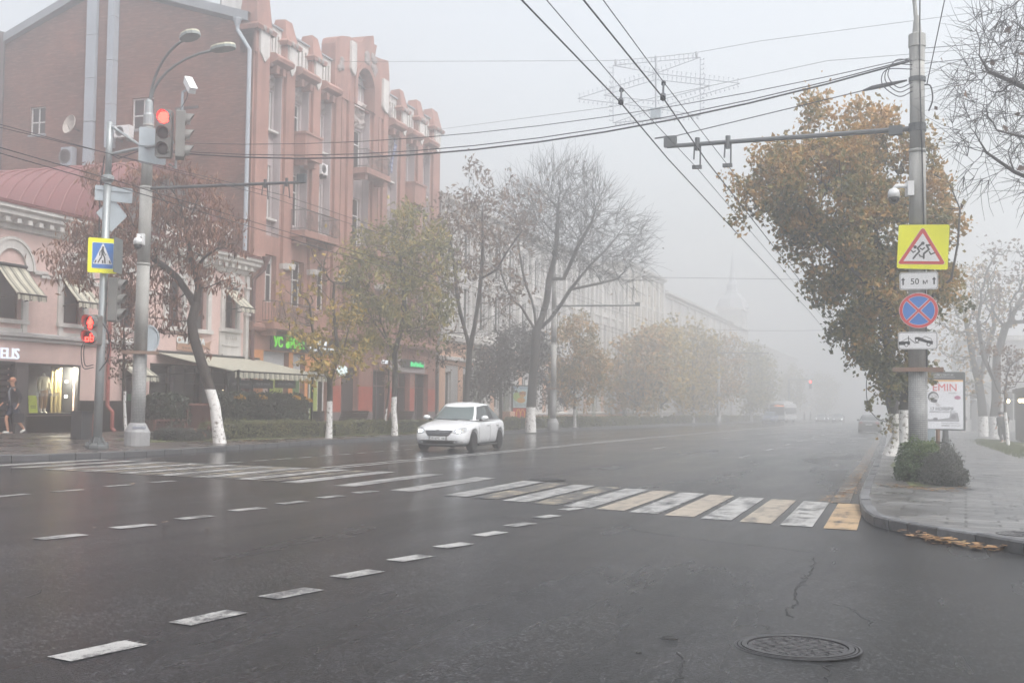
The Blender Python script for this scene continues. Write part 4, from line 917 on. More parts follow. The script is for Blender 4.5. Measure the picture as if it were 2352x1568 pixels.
# ============ houses farther along the left side, and the pale house on the right
peach = mat('peach_plaster', '#c9a48c', .8, .08, 1.); cream = mat('cream_plaster', '#bfb9ae', .8, .08, .8, grime=.2); pale = mat('pale_grey_plaster', '#b6b5b4', .8, .08, .8, grime=.2); slate = mat('fog_pale_slate', '#9a9ca0', .7)  # slate made pale like the fog: distance haze put into its colour
def farhouse(name, label, y0, y1, zt, fl, mw, mt, roof=1.2, depth_=14, col=True, bayw=2.6, ww=1.1, x=XF):
    """fl: list of (z0, z1) window rows"""
    t = thing(name, label, 'building', (x, (y0+y1)/2, gz(x, y0)))
    n_ = max(2, round((y1-y0)/bayw)); bw = (y1-y0)/n_; hs_ = []
    for i in range(n_):
        c = bw*(i+.5)
        for z0, z1 in fl: hs_.append((c-ww/2, c+ww/2, z0+1.5, z1+1.5))
    b = MB(); b.wall((x, y0, -1.5), UY, UZ, y1-y0, zt+1.5, hs_, .25); b.box(x-depth_, x-.3, y0, y1, -1.5, zt); b.build('wall', mw, t)
    for h in hs_:
        q = MB().mat(0); q.obox((x-.2, y0, -1.5), UY, UZ, UX, h[0], h[1], h[2], h[3], -.02, 0)
        q.mat(1).ring(rect(h[0], h[1], h[2], h[3]), rect(h[0]+.09, h[1]-.09, h[2]+.09, h[3]-.09), (x-.2, y0, -1.5), UY, UZ, 0, .06); c = (h[0]+h[1])/2
        q.obox((x-.2, y0, -1.5), UY, UZ, UX, c-.04, c+.04, h[2]+.09, h[3]-.09, 0, .05); q.build('window', [dglass, whitew], t)
    b = MB(); moulding(b, [(0, zt-.7), (.2, zt-.6), (.2, zt-.4), (.6, zt-.2), (.65, zt), (0, zt+.1)], y0, y1, x)
    for z0, _ in fl: moulding(b, [(0, z0-.55), (.14, z0-.5), (.14, z0-.35), (0, z0-.3)], y0, y1, x)
    b.build('cornice', mt, t)
    if col:
        for i in range(n_+1): yy = min(max(y0+bw*i, y0+.3), y1-.3); b = MB(); b.box(x+.02, x+.3, yy-.3, yy+.3, fl[1][0]-.3 if len(fl) > 1 else 1, zt-.72); b.build('pilaster', mt, t)
    b = MB(); b.prism([(x+.5, zt+.1), (x-depth_, zt+.1), (x-depth_*.5, zt+.1+roof)][::-1], (0, y0, 0), UX, UZ, 0, -(y1-y0)); b.build('roof', slate, t)
    return t
t = farhouse('columned_house', 'pale columned house with a peach ground floor behind the large bare tree', 68.9, 118, 14.9, [(1.2, 3.6), (6.6, 9.4), (10.6, 13.2)], pale, stucco, 1.4, 14, True, 3.1, 1.3)
b = MB(); b.wall((XF+.05, 68.95, -1), UY, UZ, 49, 6.6, [(1+i*3.1, 3.3+i*3.1, 1.6, 5.0) for i in range(15)], .1); b.build('ground_floor_front', peach, t)
b = MB(); moulding(b, [(0, 5.5), (.35, 5.6), (.4, 5.9), (0, 6.05)], 68.95, 118, XF+.05); moulding(b, [(0, 4.3), (.2, 4.35), (.2, 4.55), (0, 4.6)], 68.95, 118, XF+.05); b.build('white_band', stucco, t)
for i in range(8): MB().box(XF+.06, XF+.22, 75+i*6.2, 75.8+i*6.2, -.5, 5.6).build('grey_pier', mat('grey_green_pier', '#8d9188', .8), t)
T2 = thing('shop_sign', 'white letters NATURA SIBERICA over the peach ground floor', 'sign', (XF, 80, 4.7))
b = MB(); b.text('NATURA SIBERICA', (XF+.2, 79.3, 4.85), UY, UZ, .62, .04, .01, 'LEFT', 1.15)
for q in range(9): b.box(XF+.18, XF+.2, 79.5+q*.6, 79.95+q*.6, 4.55, 4.68)
b.build('lettering', mat('pale_letters', '#d5d5d6', .6), T2)
MB().lathe((XF+.2, 78.6, 4.95), [(.5, 0), (.5, .06), (.3, .07), (.02, .08)], 18, UY, UZ, UX).build('roundel', whitep, T2)
t = thing('facade_clock', 'round grey disc sign on a bracket beside the dark forked trunk', 'sign', (XF, 73, 4.6)); MB().lathe((XF+.6, 73, 4.85), [(.36, -.08), (.36, .08)], 18, UX, UZ, (0, -1, 0)).build('disc', mat('grey_green_pier', '#8d9188', .8), t); MB().tube([(XF, 73, 4.85), (XF+.3, 73, 4.85)], .03, 5).build('arm', darkmetal, t)
farhouse('cream_house', 'tall cream house with white columns rising above the hazy yellow trees', 119, 137.8, 16.6, [(1.2, 3.8), (6, 8.6), (9.8, 12.2), (13, 15)], cream, stucco, 1.2, 16, True, 3.1, 1.3)
farhouse('long_cornice_house', 'long pale house with a heavy cornice fading into the fog', 138, 191, 15.3, [(1.2, 3.8), (6, 8.6), (9.8, 12.2)], pale, stucco, 1.0, 15, True, 5.2, 1.6)
farhouse('mansard_house', 'foggy grey mansard roofed block behind the long cornice house', 150, 170, 16.6, [(13.5, 15.5)], pale, stucco, 2.2, 10, False, 5, 1.4, XF-9)
t = thing('spired_church', 'misty corner tower with a needle spire at the far end of the house row', 'tower', (XF-2, 208, -1))
cx, cyy = XF-1.5, 207.
b = MB(); b.box(cx-5.5, cx+1, cyy-10, cyy+9, -2, 15.2); b.box(cx-2.6, cx+1.6, cyy-3.2, cyy+3.2, 15.2, 18.3); b.build('wall', pale, t)
b = MB(); b.box(cx-2.9, cx+1.9, cyy-3.5, cyy+3.5, 18.3, 18.8); b.box(cx-5.7, cx+1.3, cyy-10.2, cyy+9.2, 15.2, 15.8)
b.build('cornice', stucco, t)
b = MB(); b.lathe((cx-.5, cyy, 18.8), [(3.0, 0), (2.4, 1.6), (1.3, 2.6), (1.0, 3.2), (1.05, 4.2), (.6, 4.8), (.35, 7.2), (.05, 10.5)], 8); b.build('spire', slate, t)
for i in range(4):
    for z in (3, 7, 11): MB().box(cx+1.0, cx+1.05, cyy-8+i*4.6, cyy-6.6+i*4.6, z, z+2.4).build('window', dglass, t)
farhouse('distant_house', 'faintest grey block at the end of the left house row', 222, 300, 13.5, [(4, 7), (9, 12)], pale, stucco, 1., 14, False, 13, 2.2)
# right hand side, beyond the trees
t = thing('pale_corner_house', 'low pale house with an arched doorway beyond the right hand trees', 'house', (14, 126, gz(3, 126)))
b = MB(); hs_ = [(1.2+i*3.4, 2.6+i*3.4, 1.2, 4.2) for i in range(8)]+[(1.2+i*3.4, 2.6+i*3.4, 6., 8.4) for i in range(8)]
z0 = gz(3, 126); b.wall((3.6, 126, z0), UX, UZ, 29, 9.5, hs_, .3); b.box(3.6, 32, 126.35, 145, z0, z0+9.4); b.build('wall', pale, t)
for h in hs_: window(t, (3.6+h[0], 126.25, z0+h[2]), UX, UZ, 1.4, h[3]-h[2], 2, .3, .08)
b = MB(); b.box(3.4, 33, 125.7, 126, z0+9.2, z0+9.7); b.box(3.5, 33, 125.85, 126, z0+4.9, z0+5.2); b.build('cornice', stucco, t)
for i in range(2):
    b = MB(); x0 = 5.0+i*8; P_ = [(x0, 0), (x0+1.7, 0), (x0+1.7, 2.4)]+arc(x0+.85, 2.4, .85, 0, PI, 10)[1:]; b.prism(P_, (0, 126, z0), UX, UZ, -.02, .06); b.build('doorway', mat('grey_door', '#6b6b6d', .7), t)
t = thing('cafe_pavilion', 'dark cafe pavilion with window frames outlined in warm fairy lights', 'pavilion', (11, 72, gz(3, 72)))
z0 = rz(7, 70); b = MB(); b.box(5.75, 16, 70, 80, z0, z0+2.9); b.box(5.6, 16.2, 69.7, 80.2, z0+2.9, z0+3.15); b.build('hull', mat('dark_brown_wood', '#39312f', .7), t)
for i in range(4):
    x0 = 5.95+i*1.6; b = MB(); b.ring(rect(x0, x0+1.2, .75, 2.3), rect(x0+.04, x0+1.16, .79, 2.26), (0, 70, z0), UX, UZ, .0, .03); b.build('light_frame', emis('warm_fairy', (1, .72, .4), 1.5), t)
# ------------------------------------------------------------------ poles, signals, signs, wires
def facing(P, yaw=0.):                                # upright frame looking at the road corner where the camera stands
    n = np.array([-P[0], -P[1], 0.]); n /= np.linalg.norm(n); c, s = math.cos(yaw), math.sin(yaw)
    n = np.array([n[0]*c-n[1]*s, n[0]*s+n[1]*c, 0]); v = np.array([0, 0, 1.]); return np.cross(v, n), v, n
def rrect(w, h, r, n=5):
    P = []
    for cx_, cy_, a0 in ((w/2-r, h/2-r, 0), (-w/2+r, h/2-r, PI/2), (-w/2+r, -h/2+r, PI), (w/2-r, -h/2+r, 1.5*PI)):
        P += [(cx_+r*math.cos(a0+PI/2*i/n), cy_+r*math.sin(a0+PI/2*i/n)) for i in range(n+1)]
    return P
def disc(r, n=28, cx_=0, cy_=0, ry=None): return [(cx_+r*math.cos(2*PI*i/n), cy_+(ry or r)*math.sin(2*PI*i/n)) for i in range(n)]
def stroke(b, pts, w, o, u, v, z0, z1):
    for p, q in zip(pts, pts[1:]):
        p, q = np.array(p, float), np.array(q, float); d = q-p; l = np.linalg.norm(d); t = d/l; m_ = np.array([-t[1], t[0]])*w/2
        a0 = math.atan2(t[1], t[0]); P = [q+np.array([math.cos(a0-PI/2+PI*i/5), math.sin(a0-PI/2+PI*i/5)])*w/2 for i in range(6)]+[p+np.array([math.cos(a0+PI/2+PI*i/5), math.sin(a0+PI/2+PI*i/5)])*w/2 for i in range(6)]
        b.prism([tuple(x) for x in P], o, u, v, z0, z1)
def signmat(n, c): return mat(n, c, .45, .05, 2.)
s_yel, s_red, s_blue, s_wht, s_blk = signmat('sign_fluorescent_yellow', '#e6e600'), signmat('sign_red', '#c23a40'), signmat('sign_blue', '#2f6fb8'), signmat('sign_white', '#d6d6d8'), signmat('sign_black', '#25262b')
s_back = mat('sign_back_grey', '#9aa4ab', .5, .12, 3.)
# tiled pole foot
def tilemat(name, cx_, cy_, r):
    m = bpy.data.materials.new(name); m.use_nodes = True; k = N(m)
    tc = k.n('ShaderNodeTexCoord').outputs['Object']; s = k.n('ShaderNodeSeparateXYZ', Vector=tc)
    dx = k.n('ShaderNodeMath', _operation='SUBTRACT', i0=s.outputs[0], i1=cx_).outputs[0]; dy = k.n('ShaderNodeMath', _operation='SUBTRACT', i0=s.outputs[1], i1=cy_).outputs[0]
    an = k.n('ShaderNodeMath', _operation='ARCTAN2', i0=dy, i1=dx).outputs[0]; ar = k.n('ShaderNodeMath', _operation='MULTIPLY', i0=an, i1=r).outputs[0]
    cv = k.n('ShaderNodeCombineXYZ', X=ar, Y=s.outputs[2]).outputs[0]
    b = k.n('ShaderNodeTexBrick', Vector=cv, Scale=1., Color1=c4('#8d8f90'), Color2=c4('#a3a4a3'), Mortar=c4('#5d5e60')); b.offset = 0.
    b.inputs['Brick Width'].default_value = .045; b.inputs['Row Height'].default_value = .045; b.inputs['Mortar Size'].default_value = .006
    nz = k.n('ShaderNodeTexNoise', Vector=tc, Scale=3., Detail=5.).outputs[0]
    c = k.n('ShaderNodeMix', _data_type='RGBA', _blend_type='MULTIPLY', i0=.8, i6=b.outputs[0], i7=ramp(k, nz, [(.3, .6), (.7, 1.1)])).outputs[2]
    p = k.n('ShaderNodeBsdfPrincipled', Base__Color=c, Roughness=.5); k.n('ShaderNodeOutputMaterial', Surface=p.outputs[0]); return m
rust = mat('rusty_flange', '#8d8178', .7, .3, 6., .3, 30., col2='#7a5a48')

# ============ left: signal mast at the corner
TP = np.array([-21.1, 26.34, lz(-21.1, 26.34)])
T = thing('signal_mast', 'grey signal mast with side arm at the left kerb corner', 'signal post', TP)
lean = lambda z: np.array([TP[0]+.012*(z-TP[2]), TP[1], z])
b = MB(); b.tube([lean(TP[2]+.05), lean(TP[2]+2.6), lean(7.6)], [.125, .115, .1], 14); b.tube([lean(7.6), lean(9.15)], [.088, .085], 12); b.build('shaft', steel, T, True)
b = MB(); b.lathe((TP[0], TP[1], TP[2]), [(.3, 0), (.32, .05), (.31, .12), (.25, .16), (.16, .18), (.13, .34), (.12, .36)], 8)
for i in range(8):
    a_ = 2*PI*i/8; b.lathe((TP[0]+.27*math.cos(a_), TP[1]+.27*math.sin(a_), TP[2]+.13), [(.028, 0), (.028, .07), (.01, .09)], 6)
    b.tube([(TP[0]+.26*math.cos(a_+.2), TP[1]+.26*math.sin(a_+.2), TP[2]+.12), (TP[0]+.13*math.cos(a_+.2), TP[1]+.13*math.sin(a_+.2), TP[2]+.34)], .016, 4)
b.build('base', mat('dirty_cast_base', '#55595b', .5, .3, 5.), T)
b = MB(); b.lathe(lean(7.55), [(.11, -.06), (.17, 0), (.17, .1), (.11, .14)], 14); b.build('collar', steel, T)
ARMZ = 8.39; ae = np.array([-18.86, TP[1]-.1, ARMZ+.05])
b = MB(); b.tube([lean(8.25), np.array([-20.3, TP[1]-.03, 8.33]), ae], .05, 8); b.tube([lean(9.08), np.array([-19.9, TP[1]-.04, 8.4])], .04, 7); b.tube([np.array([-18.95, TP[1]-.1, 7.85]), np.array([-18.75, TP[1]-.1, 7.72]), np.array([-18.72, TP[1]-.1, 9.35])], .035, 7)
b.build('arm', steel, T)
b = MB()
for k_, (r_, dz) in enumerate(((.38, -.05), (.3, .02))):
    p0 = lean(2.95); b.tube(cr([p0+np.array([-.12, -.12, .3-k_*.1]), p0+np.array([-.12-r_, -.15, .05]), p0+np.array([-.15-r_*.8, -.15, -.5+dz]), p0+np.array([-.12, -.13, -.5+dz])]), .013, 5)
b.tube(cr([lean(3.6)+np.array([.1, -.1, 0]), lean(3.3)+np.array([.3, -.1, 0]), lean(2.7)+np.array([.26, 0, 0]), lean(2.3)+np.array([.05, -.1, 0])]), .02, 6)
b.tube([lean(8.2)+np.array([-.05, -.11, 0]), lean(7.2)+np.array([-.17, -.1, 0]), lean(5.8)+np.array([-.1, -.13, 0])], .02, 5)
b.tube([lean(8.3), np.array([-20.6, TP[1]-.1, 8.1]), np.array([-19.9, TP[1]-.1, 8.28])], .018, 5)
b.build('loose_cable', wirem, T)
def signal(name, label, c, yaw_n, lit=None, H=1.22, W=.42, D=.24, grp='three lamp traffic lights', counter=False):
    """c centre of the box; yaw_n = horizontal facing direction"""
    n = nrm(np.array([yaw_n[0], yaw_n[1], 0.])); v = np.array([0, 0, 1.]); u = np.cross(v, n)
    t = thing(name, label, 'traffic light', c, 0, grp)
    cas = mat('signal_casing', '#6a6a68', .55, .15, 4.)
    b = MB(); b.prism(rrect(W, H, .05), c, u, v, -D/2, D/2); b.build('casing', cas, t)
    n_ = 2 if counter else 3; r = H/n_*(.44 if counter else .36)
    for i in range(n_):
        z = H/2-H/n_*(i+.5); o = np.array(c)+v*z+n*(D/2)
        vis = MB(); k_ = 16; L = r*1.5; vs = []
        for j in range(k_+1):
            a_ = -PI*.18+(PI*1.36)*j/k_
            l_ = L*(.55+.45*max(0, math.sin(a_)))
            for rr in (r*1.12, r*1.04):
                vs.append(o+u*rr*math.cos(a_)+v*rr*math.sin(a_)); vs.append(o+u*rr*math.cos(a_)+v*rr*math.sin(a_)+n*l_)
        vis.add(vs, sum([[(4*j, 4*j+1, 4*j+5, 4*j+4), (4*j+2, 4*j+6, 4*j+7, 4*j+3), (4*j+1, 4*j+3, 4*j+7, 4*j+5)] for j in range(k_)], [])); vo = vis.build('visor', cas, t)
        on = lit is not None and i in lit
        lm = mat('dark_lens', '#38302f', .3, .1) if not on or counter else emis('red_lamp', (1., .02, .014), 7.)
        MB().lathe(o, [(r*1.02, 0), (r*.95, .02), (r*.5, .045), (.005, .05)], 20, u, v, n).build('lens', lm, t)
        if on and counter:
            q = MB(); em = emis('red_led', (1., .018, .012), 8.); zz = .055
            if i == 0:
                q.prism(disc(r*.17, 12, 0, r*.62), o, u, v, zz-.01, zz)
                stroke(q, [(0, r*.3), (0, -r*.15)], r*.5, o, u, v, zz-.01, zz)
                for s in (-1, 1): stroke(q, [(s*r*.15, -r*.15), (s*r*.18, -r*.8)], r*.2, o, u, v, zz-.01, zz); stroke(q, [(s*r*.3, r*.3), (s*r*.42, -r*.2)], r*.15, o, u, v, zz-.01, zz)
            else:
                def seg(on_, cx_):
                    a_, h_ = r*.27, r*.5; S_ = {'a': ((-a_, h_), (a_, h_)), 'b': ((a_, h_), (a_, 0)), 'c': ((a_, 0), (a_, -h_)), 'd': ((-a_, -h_), (a_, -h_)), 'e': ((-a_, 0), (-a_, -h_)), 'f': ((-a_, h_), (-a_, 0)), 'g': ((-a_, 0), (a_, 0))}
                    for s in on_: stroke(q, [(x+cx_, y) for x, y in S_[s]], r*.13, o, u, v, zz-.01, zz)
                seg('cdeg', -r*.42); seg('abcdefg', r*.38)
            q.build('red_symbol', em, t)
    return t
hc = np.array([-18.98, TP[1]-.32, 8.62])
signal('traffic_light', 'overhead traffic light showing red on the arm of the left signal mast', hc, (.42, -1.), (0,), 1.28)
signal('traffic_light', 'overhead traffic light on the same arm turned away, seen from behind', hc+np.array([.42, .12, -.03]), (.8, .55), None, 1.28)
signal('traffic_light', 'unlit traffic light low on the left mast, half behind the crossing sign', lean(4.25)+np.array([.3, .1, 0]), (.9, .35), None, 1.2, .4)
signal('pedestrian_light', 'red pedestrian light with countdown on the left signal mast', lean(3.4)+np.array([-.05, -.28, 0]), (.1, -1), (0, 1), .82, .42, .22, None, True)
def camera_bullet(P, label):
    t = thing('bullet_camera', label, 'camera', P)
    b = MB(); b.tube([P, P+np.array([0, 0, .5])], .035, 8); b.tube([P+np.array([0, 0, .48]), P+np.array([.22, -.05, .55])], .03, 6); b.build('bracket', s_back, t)
    a_ = P+np.array([.15, 0, .78]); d = nrm(np.array([.62, -.5, -.62])); up = nrm(np.cross(np.cross(d, (0, 0, 1)), d)); sd_ = np.cross(d, up)
    b = MB(); b.obox(a_, d, sd_, np.cross(d, sd_), -.05, .62, -.09, .09, -.09, .09); b.obox(a_, d, sd_, np.cross(d, sd_), -.02, .7, -.1, .1, -.115, -.095); b.build('housing', whitep, t)
    b = MB(); b.tube([P+np.array([.22, -.05, .6]), P+np.array([.18, -.05, .3]), P+np.array([.02, -.05, .05])], .013, 5); b.build('cable', wirem, t)
camera_bullet(np.array([-18.6, TP[1]-.1, 9.3]), 'white bullet camera on a stalk above the overhead traffic light')
def sign(name, label, c, yaw=0., grp=None):
    u, v, n = facing(c, yaw); return thing(name, label, 'road sign', c, 0, grp), u, v, n
c = onY(236, 587, TP[1]-.2); t, u, v, n = sign('road_sign', 'pedestrian crossing sign with fluorescent yellow border on the left mast', c, .1)
b = MB(); b.prism(rrect(.77, .95, .05), c, u, v, -.02, 0); b.build('plate', s_yel, t)
b = MB(); b.prism(rrect(.56, .71, .02), c, u, v, 0, .003); b.build('white_edge', s_wht, t); b = MB(); b.prism(rrect(.54, .69, .02), c, u, v, .003, .006); b.build('blue_field', s_blue, t)
b = MB(); b.prism([(-.25, -.235), (.25, -.235), (.012, .325), (-.012, .325)], c, u, v, .006, .009); b.build('white_triangle', s_wht, t)
b = MB(); b.prism(disc(.03, 14, 0, .22), c, u, v, .009, .012)
for pts, w_ in (([(-.005, .165), (-.012, .05)], .062), ([(-.03, .15), (-.075, .09), (-.08, .0)], .024), ([(.02, .12), (.045, .06), (.075, .02)], .024), ([(-.012, .05), (-.04, -.05), (-.115, -.19)], .032), ([(0, .05), (.05, -.06), (.062, -.2)], .034)): stroke(b, pts, w_, c, u, v, .009, .012)
for x in (-.17, 0, .17): b.prism([(x-.022-.03*np.sign(x)*-1-.02*(x > 0)*0, -.21), (x+.022+.03*np.sign(x), -.21), (x+.018, -.13), (x-.018, -.13)], c, u, v, .009, .012)
b.build('walking_figure', s_blk, t)
c2 = c+np.array([.42, .12, .0]); t, u, v, n = sign('road_sign', 'dark back of a crossing sign fixed edge on behind the yellow one', c2, 1.2); b = MB(); b.prism(rrect(.6, .95, .05), c2, u, v, -.02, 0); b.build('plate', mat('sign_back_dark', '#5d6363', .6, .15, 3.), t)
c2 = lean(6.62)+np.array([.06, .15, 0]); t, u, v, n = sign('road_sign', 'grey diamond shaped sign back high on the left mast', c2, .35); b = MB(); b.prism([(0, -.49), (.43, 0), (0, .49), (-.43, 0)], c2, u, v, -.015, 0); b.build('plate', s_back, t)
c2 = lean(7.18)+np.array([.1, .15, 0]); t, u, v, n = sign('road_sign', 'grey oblong sign back above the diamond on the left mast', c2, .2); b = MB(); b.prism(rrect(1.0, .42, .03), c2, u, v, -.015, 0); b.obox(c2, u, v, n, -.45, .45, .08, .12, 0, .03); b.build('plate', s_back, t)
c2 = np.array([-19.62, TP[1]+.05, 8.42]); t, u, v, n = sign('road_sign', 'large pale sign back on the arm beside the red traffic light', c2, .15); b = MB(); b.prism(rrect(.72, .98, .04), c2, u, v, -.015, 0); b.obox(c2, u, v, n, -.34, .34, -.02, .04, 0, .03); b.build('plate', s_back, t)

# ============ left: tall lamp post
LP = np.array([-21.71, 28.87, lz(-21.71, 28.87)])
def tallpole(name, label, P, H, r0, r1, tz, tilted=0., base=True):
    t = thing(name, label, 'lamp post', P)
    L = lambda z: np.array([P[0]+tilted*(z-P[2]), P[1], z])
    b = MB(); b.tube([L(P[2]), L(tz)], [r0, r0*.97], 20); b.build('tiled_foot', tilemat(name+'_tiles', P[0], P[1], r0), t, True)
    b = MB(); zs = [tz, (tz+H)*.4+.5, (tz+H)*.62, H]; rr = [r0*.95, r0*.9, r0*.8, r1]
    for i in range(3): b.tube([L(zs[i]), L(zs[i+1])], [rr[i], rr[i]*.96], 18); b.tube([L(zs[i+1]-.05), L(zs[i+1]+.03)], [rr[i]*1.0, rr[i]*1.0], 18)
    b.build('shaft', concrete, t, True)
    b = MB(); u, v, n = facing(P, 0); q = L(tz); b.obox(q, u, v, n, -.53, .53, -.05, .04, r0*.8, r0+.06); b.obox(q, u, v, n, -.53, .53, -.05, .04, -r0-.06, -r0*.8); b.obox(q, u, v, n, -.53, -.45, -.05, .04, -r0, r0); b.obox(q, u, v, n, .45, .53, -.05, .04, -r0, r0); b.build('flange_clamp', rust, t)
    if base: b = MB(); b.lathe(P, [(.36, -.05), (.37, .42), (.35, .45), (.24, .66), (.2, .68)], 18); b.build('concrete_base', mat('painted_base', '#8f9092', .7, .2, 3., .3), t)
    return t, L
T, L = tallpole('lamp_post', 'tall grey lamp post with two curved lamp arms beside the left mast', LP, 9.7, .205, .145, LP[2]+2.75, .009)
b = MB(); b.lathe(L(9.5), [(.16, 0), (.16, .5), (.13, .55), (.11, .9), (.05, 1.0)], 14); b.build('cap', steel, T)
lampm = mat('lamp_head_grey', '#7f8786', .5, .1, 3.); lampt = mat('lamp_head_cream', '#c9c6b0', .5, .1, 3.)
tips = [atD(422, 92, depth(LP)-1.0), atD(489, 116, depth(LP)-.4)]
for i, tip in enumerate(tips):
    s_ = L(10.2); m1 = s_+np.array([.06, 0, .9]); d = tip-s_
    P_ = [s_]; 
    for q in range(1, 9):
        f_ = q/8; P_.append(s_+np.array([d[0]*f_**1.9, d[1]*f_**1.9, d[2]*(1-(1-f_)**1.7)]))
    b = MB(); b.tube(P_, .042, 8); ao = b.build('lamp_arm', darkmetal if False else mat('arm_grey', '#6e7476', .5, .1), T)
    dr = nrm(P_[-1]-P_[-2]); dr = nrm(np.array([dr[0], dr[1], dr[2]*.8])); sd_ = nrm(np.cross(dr, (0, 0, 1))); up = np.cross(sd_, dr)
    hb = MB(); prof = [(-.02, .09), (.1, .19), (.35, .24), (.6, .22), (.74, .12), (.78, .02)]
    pl = [(x, y) for x, y in prof]+[(x, -y) for x, y in prof[::-1]]
    hb.prism(pl, tip, dr, sd_*-1, -.05, .03); hb.mat(1).prism([(x*.98, y*.95) for x, y in pl], tip, dr, sd_*-1, .03, .08); hb.build('lamp_head', [lampm, lampt], T)
b = MB(); a0 = L(7.8); b.tube([a0, np.array([-16.35, LP[1], 7.72])], [.05, .04], 8)
for x in (-17.6, -16.9): b.tube([(x, LP[1], 7.86), (x, LP[1], 7.62)], .05, 6); b.tube([(x-.07, LP[1], 7.7), (x-.07, LP[1]-.05, 7.4)], .018, 5); b.tube([(x+.07, LP[1], 7.7), (x+.05, LP[1]+.1, 7.3)], .018, 5)
b.box(-16.55, -16.3, LP[1]-.06, LP[1]+.06, 7.7, 7.95); b.tube([a0+np.array([0, 0, -.06]), a0+np.array([0, 0, .06])], .17, 12)
b.build('wire_arm', mat('arm_dark', '#4d5154', .55, .15), T)
def dome_camera(P, d, label):
    t = thing('dome_camera', label, 'camera', P); d = np.array(d, float); u = np.array([-d[1], d[0], 0])
    b = MB(); b.obox(P, u, (0, 0, 1), d, -.11, .11, -.16, .16, 0, .14); b.build('mount', whitep, t)
    b = MB(); c_ = P+d*.42+np.array([0, 0, -.14]); b.tube([P+d*.1+np.array([0, 0, .06]), P+d*.36+np.array([0, 0, .06]), c_+np.array([0, 0, .12])], .05, 8); b.lathe(c_, [(.02, .16), (.1, .12), (.13, .05), (.13, -.06)], 18); b.build('dome', whitep, t, True)
    b = MB(); b.lathe(c_, [(.12, -.06), (.115, -.12), (.08, -.18), (.005, -.21)], 18); b.build('lens', mat('smoked_lens', '#1e2024', .15), t, True)
dome_camera(L(6.25)+np.array([.02, -.16, 0]), (.4, -.92, 0), 'white dome camera on the left lamp post')
c2 = L(3.35)+np.array([.08, .26, 0]); t, u, v, n = sign('road_sign', 'round grey sign back half hidden behind the left lamp post', c2, .75); b = MB(); b.prism(disc(.41, 30), c2, u, v, -.02, 0); b.ring(disc(.41, 30), disc(.36, 30), c2, u, v, 0, .03); b.build('plate', s_back, t)
b = MB(); u, v, n = facing(LP, .1); 
for i in range(7): stroke(b, [(-.17+.055*i, .02*(i % 2)), (-.15+.055*i, .1), (-.13+.055*i, .03)], .012, LP+np.array([0, 0, .5])+n*.33, u, nrm(v-n*.55), .0, .012)
b.build('scribble', mat('graffiti_blue', '#5a6378', .8), T)

# ============ right: tall pole with signs
RP = np.array([-.02, 27.3, rz(-.02, 27.3)])
T, L = tallpole('wire_pole', 'tall grey pole on the right corner carrying road signs and a wire arm', RP, 9.35, .205, .15, 2.41, .004, False)
b = MB(); b.lathe(L(9.3), [(.165, 0), (.17, .32), (.19, .34), (.185, .62), (.1, .66), (.08, .9), (.05, 1.05)], 16); b.tube([L(9.95), L(10.5)+np.array([-.04, 0, 0]), L(11.6)+np.array([-.14, 0, 0])], .045, 8); b.build('cap', concrete, T)
b = MB(); b.tube([L(7.8), np.array([-5.65, RP[1], 7.74])], [.06, .05], 9); b.tube([L(7.72), L(7.9)], .19, 14); b.tube([L(8.85), L(8.95)], .185, 14)
for x in (-4.92, -4.2): b.tube([(x, RP[1], 7.9), (x, RP[1], 7.6)], .06, 8); b.tube([(x-.07, RP[1], 7.7), (x-.08, RP[1]-.03, 7.38)], .02, 5); b.tube([(x+.07, RP[1], 7.7), (x+.06, RP[1]+.03, 7.2)], .02, 5); b.box(x-.12, x+.1, RP[1]-.05, RP[1]+.05, 7.16, 7.24)
b.box(-5.72, -5.42, RP[1]-.06, RP[1]+.06, 7.72, 7.98); b.tube([(-5.7, RP[1], 7.97), (-5.95, RP[1], 7.95)], .02, 5); b.box(-.6, -.3, RP[1]-.08, RP[1]+.08, 7.68, 7.88)
b.build('wire_arm', mat('arm_dark', '#4d5154', .55, .15), T)
b = MB(); b.tube([L(11)+np.array([.06, -.14, 0]), L(9)+np.array([.05, -.2, 0]), L(7)+np.array([.1, -.19, 0]), L(4)+np.array([.16, -.14, 0]), L(2.4)+np.array([.19, -.1, 0])], .018, 5)
for q in range(3): 
    P0 = L(9.1-.1*q); b.tube(cr([P0+np.array([-.1, -.17, .2]), P0+np.array([-.45-.1*q, -.2, .22]), P0+np.array([-.62-.06*q, -.2, -.1]), P0+np.array([-.4, -.2, -.4]), P0+np.array([-.1, -.17, -.3])]), .012, 5)
b.build('loose_cable', wirem, T); b = MB(); b.tube(cr([L(8.75)+np.array([.15, -.1, 0]), L(8.7)+np.array([.28, -.1, 0]), L(8.4)+np.array([.32, -.1, 0]), L(8.15)+np.array([.24, -.1, 0])]), .018, 5); b.build('loose_cable', wirem, T)
dome_camera(L(6.42)+np.array([-.1, -.12, 0]), (-.95, -.3, 0), 'white dome camera on the right sign pole')
def pxsign(px, py): return onY(px, py, RP[1]-.24)
K6 = .2111; M6 = depth(RP)/F*K6*.99                     # crop pixels to metres on the sign pole
def s6(P, c0): return [((x-c0[0])*M6, (c0[1]-y)*M6) for x, y in P]
c0 = (337, 335); c = pxsign(2120, 567); t, u, v, n = sign('road_sign', 'yellow square warning sign with running children in a red triangle', c, .04)
b = MB(); b.prism(s6([(85, 95), (100, 84), (600, 97), (613, 112), (590, 578), (575, 592), (75, 565), (62, 548)], c0)[::-1], c, u, v, -.02, 0); b.build('plate', s_yel, t)
tri = [(318, 140), (338, 130), (355, 142), (556, 510), (550, 528), (535, 533), (95, 518), (83, 505), (88, 490)]
